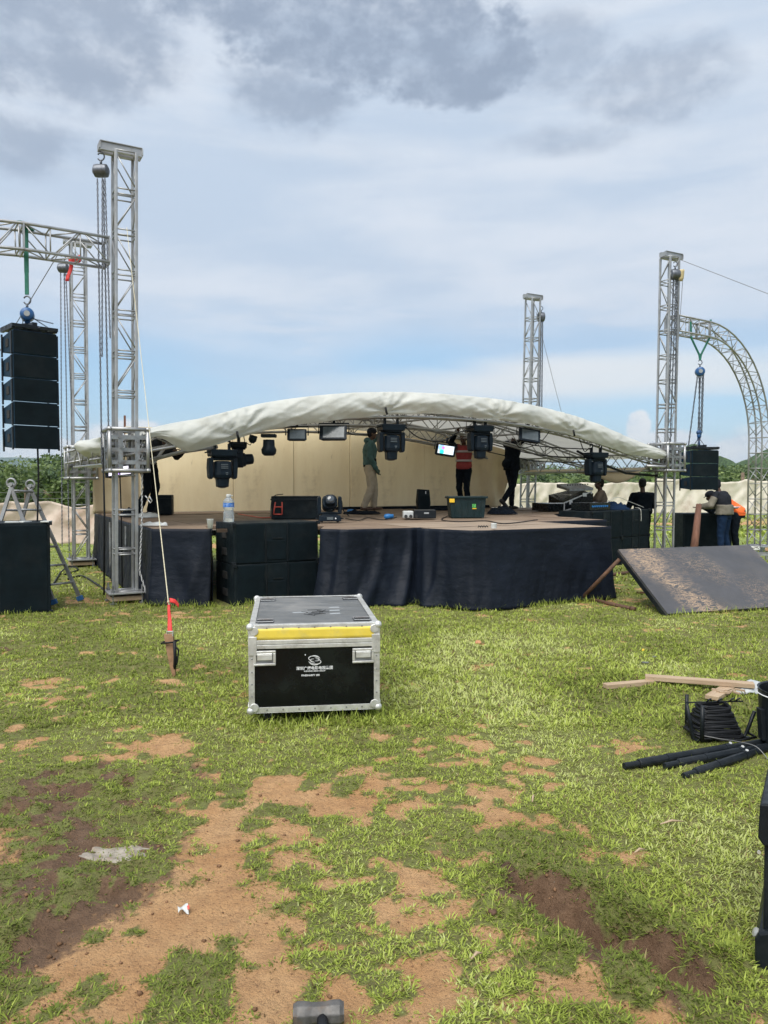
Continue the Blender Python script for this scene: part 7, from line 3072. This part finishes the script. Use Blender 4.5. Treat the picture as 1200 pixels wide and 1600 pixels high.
# the two men behind the mixing desk
person('man in a tan shirt seen from the side behind the mixing desk', (4.83, 17.1, 0), R(80),
       dict(elR=(.25, .18, 1.18), wrR=(.16, .42, 1.22), elL=(-.25, .15, 1.2), wrL=(-.12, .40, 1.22), head=(0, .05, 1.62), neck=(0, .02, 1.46)), H=1.74, top='c_tan', legs='c_navy', bulk=1.05, look=R(8), bare_arm=True)
person('broad man in black behind the leads at the right end of the desk', (5.72, 17.0, 0), R(5),
       dict(elR=(.285, .06, 1.12), wrR=(.20, .30, 1.08), elL=(-.285, .06, 1.12), wrL=(-.20, .30, 1.08), shL=(-.215, 0, 1.345), shR=(.215, 0, 1.345), head=(0, .04, 1.60), neck=(0, .01, 1.43)), H=1.76, top='c_black', legs='c_black', bulk=1.28, nod=R(-12))
# two men by the black box on the right
sp_ = V(7.42, 16.75, 0)
person('man in a dark and taupe jacket and jeans holding the red-brown post', sp_, R(42),
       dict(elL=(-.33, .16, 1.14), wrL=(-.30, .42, 1.10), elR=(.28, .12, 1.16), wrR=(.02, .36, 1.10), chest=(0, .05, 1.28), neck=(0, .12, 1.44), head=(-.02, .19, 1.58), shL=(-.19, .10, 1.38), shR=(.19, .10, 1.38), waist=(0, .0, 1.09),
            ankL=(-.14, 0, .085), ankR=(.14, -.04, .085)), H=1.76, top='c_dkgrey', legs='c_navy', bulk=1.22, two_tone='c_taupe', baggy=1.12, nod=R(-15), cap='c_dkgrey')
person('bent-over worker in an orange safety vest beside the man in the taupe jacket', (8.02, 17.5, 0), R(72),
       dict(pelvis=(0, -.06, .93), waist=(0, .06, 1.05), chest=(0, .24, 1.15), neck=(0, .42, 1.24), head=(0, .54, 1.30), shL=(-.18, .38, 1.20), shR=(.18, .38, 1.20), elL=(-.24, .52, .98), wrL=(-.16, .66, 1.06), elR=(.24, .5, .96), wrR=(.16, .68, 1.06)),
       H=1.78, top='c_black', legs='c_black', vest='c_orange', bulk=1.0, cap='c_dkgrey', nod=R(-25))
# things around them
g = G(1118, 849)
bx_o = V(7.36, 17.75, 0)
t = thing('speaker_box', 'tall black cabinet standing in front of the two men at the right', 'speaker', bx_o + V(-.45, 0, 0), R(6))
mb = MB()
mb.span((0, 0, .03), (1.20, .55, .93))
mb.build('cabinet', M['black_matte'], t, bevel=.012)
mb = MB()
mb.span((.05, -.008, .08), (1.15, .004, .88))
mb.build('grille', M['grille'], t)
mb = MB()
for x in (.08, 1.12):
    mb.lathe((x, .06, 0), [(.03, 0), (.03, .03)], 8)
    mb.lathe((x, .48, 0), [(.03, 0), (.03, .03)], 8)
mb.build('feet', M['rubber'], t)
t = thing('low_case', 'low black flight case with aluminium edges behind the tilted panel', 'case', (6.42, 16.3, 0), R(4))
mb = MB()
mb.span((0, 0, 0), (.68, .40, .26))
mb.build('body', M['case_black'], t, bevel=.005)
mb = MB()
for x in (.22, .66):
    mb.bar((x, -.006, 0), (x, -.006, .27), .03, .012, up=(0, 1, 0))
mb.bar((0, -.006, .262), (.68, -.006, .262), .012, .03)
mb.build('edge_profile', M['alu_bright'], t)
mb = MB()
pa, pb = P(1082, 866, 16.1), P(1092, 788, 16.35)
pa.z = 0
mb.tube([pa, pa.lerp(pb, .5) + V(.01, 0, 0), pb], [.085, .075, .055], 9)
tag(mb.build('timber_post', M['post_wood'], smooth=True), 'red-brown wooden post held upright by the man in the taupe jacket', 'post')
t = thing('aluminium_frame', 'small aluminium frame lying behind the tilted panel with white cable coiled on it', 'frame', (7.75, 16.1, 0))
mb = MB()
for a, b in (((-.35, -.15, .14), (.40, -.15, .14)), ((-.35, .25, .14), (.40, .25, .14)), ((.40, -.15, .14), (.40, .25, .14)), ((-.35, -.15, .14), (-.35, .25, .14)), ((.40, -.15, 0), (.40, -.15, .15)), ((-.35, -.15, 0), (-.35, -.15, .15)), ((.40, .25, 0), (.40, .25, .15)), ((-.35, .25, 0), (-.35, .25, .15))):
    mb.bar(a, b, .04, .04)
mb.build('frame_bars', M['alu'], t)
mb = MB()
rr = random.Random(2)
for k in range(9):
    r_ = .13 + .015 * k * rr.uniform(.6, 1.2)
    z_k = .18 + .012 * k
    mb.tube([(.0 + r_ * math.cos(a) * 1.2 + rr.uniform(-.01, .01), r_ * math.sin(a), z_k + .02 * math.sin(a * 2 + k)) for a in [x * math.pi / 8 for x in range(16)]], .011, 6, closed=True)
o = mb.build('cable_coil', M['pale_cable'], smooth=True, loc=(7.62, 16.12, 0))
tag(o, 'coil of white cable on the aluminium frame at the feet of the man in jeans', 'cable coil')

# ---------------------------------------------------------------- tilted deck panel and poles
A_ = G(1042, 962, .02)
B_ = G(1262, 947, .02)
C_ = P(965, 861, 10.25)
D_ = P(1168, 852, 11.05)
D_ = B_ + (C_ - A_) * 1.0
ux = (B_ - A_).normalized()
vy = (C_ - A_) - ux * (C_ - A_).dot(ux)
Ly = (C_ - A_).length
vy = vy.normalized()
nz = ux.cross(vy).normalized()
pnl = thing('tilted_stage_panel', 'black film-faced stage panel propped at a slant on the ground, scraped with sandy mud', 'panel', A_)
Mx = Matrix((ux, vy, nz)).transposed()
sh_ = (C_ - A_).dot(ux)
LX = (B_ - A_).length
LY = (C_ - A_).dot(vy)
mb = MB()
mb.add([(0, 0, 0), (LX, 0, 0), (LX + sh_ * .9, LY, 0), (sh_, LY, 0), (0, 0, .03), (LX, 0, .03), (LX + sh_ * .9, LY, .03), (sh_, LY, .03)],
       [(3, 2, 1, 0), (4, 5, 6, 7), (0, 1, 5, 4), (1, 2, 6, 5), (2, 3, 7, 6), (3, 0, 4, 7)])
o = mb.build('board', M['board'], pnl)
o.rotation_euler = Mx.to_euler()
mb = MB()
for a, b in (((0, .012), (LX, .012)), ((LX + sh_ * .9, LY), (sh_, LY)), ((.012, 0), (sh_ + .012, LY)), ((LX, 0), (LX + sh_ * .9, LY))):
    mb.bar((a[0], a[1], -.035), (b[0], b[1], -.035), .03, .062)
o = mb.build('rim_frame', M['black'], pnl, bevel=.004)
o.rotation_euler = Mx.to_euler()
mb = MB()
for x in (.6, 1.2, 1.8):
    mb.bar((x, .03, -.03), (x + sh_, LY - .03, -.03), .04, .05)
o = mb.build('cross_bars', M['steel'], pnl)
o.rotation_euler = Mx.to_euler()
mb = MB()
for x in (1.5,):
    mb.bar((x, LY - .1, -.04), (x, LY - .1, -.66), .05, .05, up=(0, 1, 0))
# rear support trestle under the raised edge
sup = A_ + Mx @ V(LX * .55 + sh_, LY * .85, -.07)
mb = MB()
mb.tube([(sup.x, sup.y, 0), (sup.x, sup.y, sup.z - .005)], .04, 8)
mb.tube([(sup.x - .3, sup.y, .02), (sup.x + .3, sup.y, .02)], .04, 8)
tag(mb.build('prop_post', M['rust'], smooth=True), 'short prop holding up the raised far edge of the tilted panel', 'prop')
mb = MB()
pa, pb = G(906, 938, .02), P(966, 876, 10.15)
mb.tube([pa, pb + (pb - pa) * .03], .026, 10)
tag(mb.build('rusty_pole', M['rust'], smooth=True), 'rusty pole leaning from the skirt corner up to the tilted panel', 'pole')
mb = MB()
pa, pb = G(915, 935, .03), G(991, 952, .03)
mb.tube([pa, pb], .027, 10)
mb.tube([pb - (pb - pa) * .06, pb + (pb - pa) * .004], .033, 10)
tag(mb.build('rusty_pole', M['rust'], smooth=True), 'rusty pole with a dark open end lying on the bare soil', 'pole')
mb = MB()
pa, pb = G(955, 898, .03), G(985, 894, .03)
mb.tube([pa, pb], .03, 8)
tag(mb.build('pole_offcut', M['rust'], smooth=True), 'short rusty offcut half hidden under the tilted panel', 'pole')
mb = MB()
for k, (x, y) in enumerate(((1003, 926), (972, 907), (1010, 912))):
    p = G(x, y, .02)
    mb.box(p, (.14, .05, .03), Matrix.Rotation(k * 1.1, 3, 'Z'))
    break
tag(mb.build('wood_scrap', M['rust'], bevel=.003), 'dark wood scrap on bare soil beneath the tilted panel', 'scrap')

# ---------------------------------------------------------------- foreground right: timbers, reel, tubes, bin
def plank(label, a, b, w, h, z=0.01, m='timber'):
    a, b = G(*a), G(*b)
    c = (a + b) / 2
    L = (b - a).length
    mb = MB()
    mb.box((0, 0, h / 2), (L, w, h))
    o = mb.build('plank', M[m], bevel=.003, loc=(c.x, c.y, z))
    o.rotation_euler = (0, 0, math.atan2(b.y - a.y, b.x - a.x))
    return tag(o, label, 'plank')


plank('pale wooden plank with its left end free on the grass', (945, 1078), (1058, 1068), .07, .035, .012)
plank('long pale wooden plank running towards the black bin', (1008, 1070), (1178, 1083), .085, .035, .045)
plank('short wide board lying crosswise under the long plank', (1112, 1096), (1142, 1078), .10, .03, .012)
mb = MB()


def bagf(u, v):
    return V(.34 * (u - .5), .20 * (v - .5), .012 + .07 * math.sin(math.pi * u) * math.sin(math.pi * v) + .03 * cloth_noise(u * 6, v * 6, 7))


mb.grid(bagf, 18, 12)
M['pbag'] = mat('pale_plastic_bag', (.42, .44, .45), .35, 0, .12, 20, .004, 30)
tag(mb.build('plastic_bag', M['pbag'], smooth=True, solid=.004, loc=G(1176, 1080, 0)), 'crumpled pale plastic bag beside the black bin', 'bag')
mb = MB()
for k in range(7):
    rr = random.Random(k)
    p = G(1120 + k * 6, 1078 + (k % 3) * 2, .045)
    mb.box(p, (.07, .02, .012), Matrix.Rotation(rr.uniform(0, 3), 3, 'Z'))
tag(mb.build('wood_chips', M['timber']), 'pale wood splinters scattered along the long plank', 'wood chips', kind='stuff')


def tubep(label, a, b, r, ra_=.018, za=.03, zb=.03):
    a, b = G(a[0], a[1], za), G(b[0], b[1], zb)
    d = (b - a).normalized()
    t = thing('steel_tube', label, 'tube', a, 0, 'black steel tubes on the grass')
    L = b - a
    mb = MB()
    mb.lathe((0, 0, 0), [(ra_ * .8, .0), (ra_, .001), (ra_, .11)], 16, d)
    mb.build('spigot', M['black'], t, smooth=False)
    mb = MB()
    mb.lathe(d * .10, [(r * .9, 0), (r, .008), (r, L.length * .62)], 16, d)
    mb.build('outer_tube', M['black'], t, smooth=False)
    mb = MB()
    mb.lathe(d * (.10 + L.length * .62), [(r * 1.12, 0), (r * 1.12, .05), (r * .8, .055), (r * .8, L.length * .38 + .4)], 14, d)
    mb.lathe(d * (.30), [(r * 1.1, 0), (r * 1.1, .03)], 14, d)
    mb.build('collar', M['black'], t, smooth=False)
    mb = MB()
    mb.lathe(d * (.10 + L.length * .66) + V(0, 0, r), [(.009, 0), (.009, .006)], 10, (0, -.6, 1))
    mb.build('screw', M['alu_bright'], t)
    return t


tubep('farthest black telescopic tube, with a white screw head', (975, 1197), (1190, 1160), .026)
tubep('middle black telescopic tube with a short narrow end', (1038, 1197), (1190, 1168), .025)
tubep('nearest black telescopic tube, end closest to the camera', (1068, 1213), (1190, 1172), .025)
# cable stand / reel
rc_ = G(1120, 1160)
t = thing('cable_reel_stand', 'black metal stand wound with black cable beside the black bin', 'cable stand', (rc_.x, rc_.y, 0), R(4))
mb = MB()
mb.tube([(-.195, -.0, .24), (-.17, 0, .12), (-.155, 0, .03), (-.13, 0, .015), (.22, .02, .015)], .012, 8)
mb.tube([(-.105, -.02, .235), (-.105, -.02, .02)], .013, 8)
mb.tube([(.24, .0, .19), (.205, .02, .06), (.19, .02, .03), (-.10, .06, .012)], .012, 8)
mb.tube([(-.09, .22, .24), (-.09, .22, .02)], .012, 8)
mb.tube([(-.16, .10, .225), (.22, .10, .225)], .005, 6)
for x in (-.02, .05, .13, .17):
    mb.tube([(x, .10, .225), (x + .005, .08, .245), (x + .03, .10, .245)], .005, 6)
mb.build('frame', M['black'], t, smooth=True)
mb = MB()
rr = random.Random(5)
for k in range(34):
    q = k / 33
    z = .205 - .165 * q + rr.uniform(-.004, .004)
    hw = .085 + .065 * q + rr.uniform(-.006, .006)
    hd_ = .055 + .055 * q
    cx, cy = .02 + rr.uniform(-.004, .004), .09
    pts = []
    for j in range(16):
        a = 2 * math.pi * j / 16
        c, s_ = math.cos(a), math.sin(a)
        pts.append((cx + hw * math.copysign(abs(c) ** .35, c), cy + hd_ * math.copysign(abs(s_) ** .35, s_), z + .008 * math.sin(a * 2 + k)))
    mb.tube(pts, .0078, 6, closed=True)
mb.tube([(-.08, -.0, .05), (.0, -.05, .03), (.14, -.03, .02), (.24, -.02, .035), (.21, .02, .05)], .008, 6)
mb.build('wound_cable', M['cable'], t, smooth=True)
cable('grey_cord', 'thin grey cord curling from the cable stand over the black tubes', [rc_ + V(-.10, -.02, .05), rc_ + V(-.02, -.08, .05), rc_ + V(.05, -.2, .07), rc_ + V(.10, -.30, .075), rc_ + V(.14, -.36, .02)], .0028, 'wire')
# bin
bc = V(2.50, 4.60, 0)
t = thing('black_bin', 'black plastic bin with a thin white rim line, cut off by the right edge', 'bin', bc)
mb = MB()
mb.lathe((0, 0, 0), [(.185, .02), (.205, .05), (.222, .36), (.228, .365), (.214, .36), (.195, .06)], 32)
mb.build('tub', M['black'], t, smooth=False, bevel=.003)
mb = MB()
mb.tube([(.2275 * math.cos(a), .2275 * math.sin(a), .335) for a in [x * math.pi / 24 for x in range(48)]], .0035, 6, closed=True)
mb.build('rim_line', M['white_print'], t, smooth=True)
mb = MB()
mb.prism([(-.018, .06), (.012, .06), (.0, .25), (-.035, .25)], -.03, .03, Matrix.Translation((-.205, 0, 0)))
mb.build('side_lug', M['black'], t, bevel=.004)
mb = MB()
mb.lathe((-.135, -.195, .035), [(.026, 0), (.026, .03)], 14, (-.3, -1, 0))
mb.build('spout_cap', M['yellow'], t, bevel=.004)
# black cabinet at the right edge, close to the camera
e0 = G(1186, 1518)
t = thing('black_road_box', 'tall black metal-cornered box at the right edge closest to the camera', 'box', (e0.x, e0.y, 0), R(-30))
mb = MB()
mb.span((.008, .008, .045), (.60, .5, .53))
mb.build('box_body', M['black'], t, bevel=.008)
mb = MB()
mb.prism([(-.006, .56), (-.010, .45), (.006, .425), (.03, .425), (.03, .45), (.62, .45), (.62, .56), (.01, .565)], -.012, .52)
mb.build('top_rail', M['black'], t, bevel=.006)
mb = MB()
mb.prism([(-.012, .012), (-.014, .11), (-.002, .135), (.03, .15), (.62, .15), (.62, .012)], -.016, .52)
mb.build('bottom_rail', M['black'], t, bevel=.008)
mb = MB()
mb.lathe((-.012, .02, .118), [(.016, 0), (.015, .004), (.004, .006)], 14, (-1, -.5, .6))
mb.lathe((-.006, -.004, .40), [(.006, 0), (.006, .004)], 10, (0, -1, 0))
mb.build('rivet', M['alu_bright'], t)

# ---------------------------------------------------------------- small things on the ground
hp_ = G(497, 1609)
t = thing('sledge_hammer', 'worn steel sledge hammer head at the bottom edge, handle towards the camera', 'hammer', (hp_.x, hp_.y + .02, .0), R(4))
mb = MB()
secs = [(-.075, .026), (-.062, .034), (-.04, .034), (-.02, .030), (.02, .030), (.04, .034), (.062, .034), (.075, .026)]
n = 8
vs, fs = [], []
for x, r_ in secs:
    for k in range(n):
        a = 2 * math.pi * (k + .5) / n
        vs.append(V(x, math.cos(a) * r_, .036 + math.sin(a) * r_))
for i in range(len(secs) - 1):
    for k in range(n):
        k2 = (k + 1) % n
        fs.append((i * n + k, i * n + k2, (i + 1) * n + k2, (i + 1) * n + k))
fs.append(tuple(range(n)))
fs.append(tuple(range(len(secs) * n - 1, (len(secs) - 1) * n - 1, -1)))
mb.add(vs, fs)
mb.build('head', mat('worn_hammer_steel', (.12, .115, .11), .6, .4, .3, 20, .001, 80, (.16, .10, .06), .6, 18), t, bevel=.003)
mb = MB()
mb.tube([(.01, .025, .036), (.012, -.06, .034), (.02, -.50, .018)], [.016, .017, .015], 10)
mb.build('handle', M['cable'], t, smooth=True)


def stone(name, label, px, py, s, m, seed, cat='stone', flat=.6):
    p = G(px, py)
    mb = MB()
    rr = random.Random(seed)
    mb.ball((0, 0, 0), 1, 12, 8)
    mb.v = [tuple(c * (s * (0.8 + .5 * cloth_noise(v[0] * 2 + seed, v[1] * 2 + v[2] * 1.7, seed))) * (1 if i < 2 else flat) for i, c in enumerate(v)) for v in mb.v]
    o = mb.build(name, M[m], smooth=True, loc=(p.x, p.y, hz(p.x, p.y) + s * flat * .5))
    return tag(o, label, cat)


M['clay'] = mat('dry_clay', (.45, .22, .11), .9, 0, .3, 30, .003, 60)
stone('clay_clod', 'orange clay clod lying on the grass right of the flight case', 747, 1007, .045, 'clay', 3)
stone('clay_clod', 'small dark clod at the edge of the muddy rut', 770, 1432, .022, 'rust', 5)
mb = MB()
mb.grid(lambda u, v: V(.05 * (u - .5), .045 * (v - .5) + .01 * math.sin(u * 4), .012 + .012 * math.sin(u * 5 + v * 3) + .01 * v), 6, 6)
g = G(286, 1429)
wp = thing('wrapper', 'small white and red wrapper lying on bare sand', 'litter', (g.x, g.y, hz(g.x, g.y) + .006), R(20))
mb.build('foil', M['white_plastic'], wp, smooth=True, solid=.001)
mb = MB()
mb.grid(lambda u, v: V(.02 + .010 * u, .045 * (v - .5), .020 + .006 * math.sin(v * 3) + .004 * u), 2, 6)
mb.build('red_print', M['red'], wp, smooth=True, solid=.001)
wp.scale = (.75, .75, .75)
# patch of spilt white plaster
pc = G(176, 1338)
mb = MB()


def plast(u, v):
    a = 2 * math.pi * u
    r_ = (v) * (1 + 1.0 * cloth_noise(math.cos(a) * 1.2 + 3, math.sin(a) * 1.2, 5) + .3 * cloth_noise(math.cos(a) * 3, math.sin(a) * 3, 6))
    x, y = pc.x + math.cos(a) * r_ * .15 + .12 * (math.sin(a) * r_ * -.5), pc.y + math.sin(a) * r_ * .10
    return V(x, y, hz(x, y) + .005 * (1 - v ** 4) - .006 * v ** 6 + .004 * cloth_noise(x * 60, y * 60, 8))


mb.grid(plast, 60, 18)
M['plaster'] = mat('dried_plaster', (.27, .24, .20), .9, 0, .25, 25, .004, 60, (.25, .17, .12), .7, 16)
tag(mb.build('plaster_spill', M['plaster'], smooth=True), 'patch of dried pale plaster spilt on the brown mud', 'spill')
for k, (px, py, a, L) in enumerate(((833, 1253, 1.3, .09), (1050, 1297, .2, .12), (745, 1500, .6, .05), (1000, 1337, .4, .06))):
    p = G(px, py)
    mb = MB()
    c, s_ = math.cos(a), math.sin(a)
    mb.tube([(-c * L / 2, -s_ * L / 2, .012), (0, .004, .022), (c * L / 2, s_ * L / 2, .014)], [.003, .006, .002], 6)
    tag(mb.build('dry_stalk', M['timber'], smooth=True, loc=(p.x, p.y, hz(p.x, p.y) + .004)),
        ('curled dry leaf stalk standing out in the trampled grass right of centre', 'pale dry straw lying flat in the lush grass at right', 'dry leaf bit at the edge of the bare patch in the centre foreground', 'short dry straw near the black box at the right edge')[k], 'dry leaf')
for k, (px, py) in enumerate(((1008, 1039), (1022, 1030), (1005, 1019))):
    p = G(px, py)
    mb = MB()
    mb.box((0, 0, .012), ((.06, .04, .05)[k], .02, .012), Matrix.Rotation(.6 * k, 3, 'Z'))
    tag(mb.build('debris', M['steel'] if k < 2 else M['yellow'], loc=(p.x, p.y, .01), bevel=.002), ('grey metal bit on the grass left of the planks', 'tiny dark metal bit behind the grey one on the grass', 'tiny yellow scrap on the grass beyond the planks')[k], 'scrap')
cable('ground_cable', 'black cables snaking over the grass between the two left masts', [G(105, 905, .02), G(128, 900, .02), G(150, 912, .02), G(168, 925, .02), G(185, 932, .02)], .016)
cable('ground_cable', 'black cable loop on the grass at the foot of the left rear mast', [G(84, 912, .02), G(96, 893, .03), G(110, 885, .05), G(122, 890, .02), G(100, 898, .02)], .014)

# ---------------------------------------------------------------- air
HAZE = 0.00011
m = bpy.data.materials.new('air')
m.use_nodes = True
m.node_tree.nodes.clear()
t = NT(m.node_tree)
ou = t.new('ShaderNodeOutputMaterial')
vv = t.new('ShaderNodeVolumePrincipled')
vv.inputs['Color'].default_value = (.62, .78, .95, 1)
vv.inputs['Density'].default_value = HAZE
vv.inputs['Anisotropy'].default_value = 0.2
t.l.new(vv.outputs[0], ou.inputs['Volume'])
mb = MB()
mb.span((-6500, -6500, -60), (6500, 6500, 330))
hz_o = mb.build('haze', m)
tag(hz_o, kind='stuff')
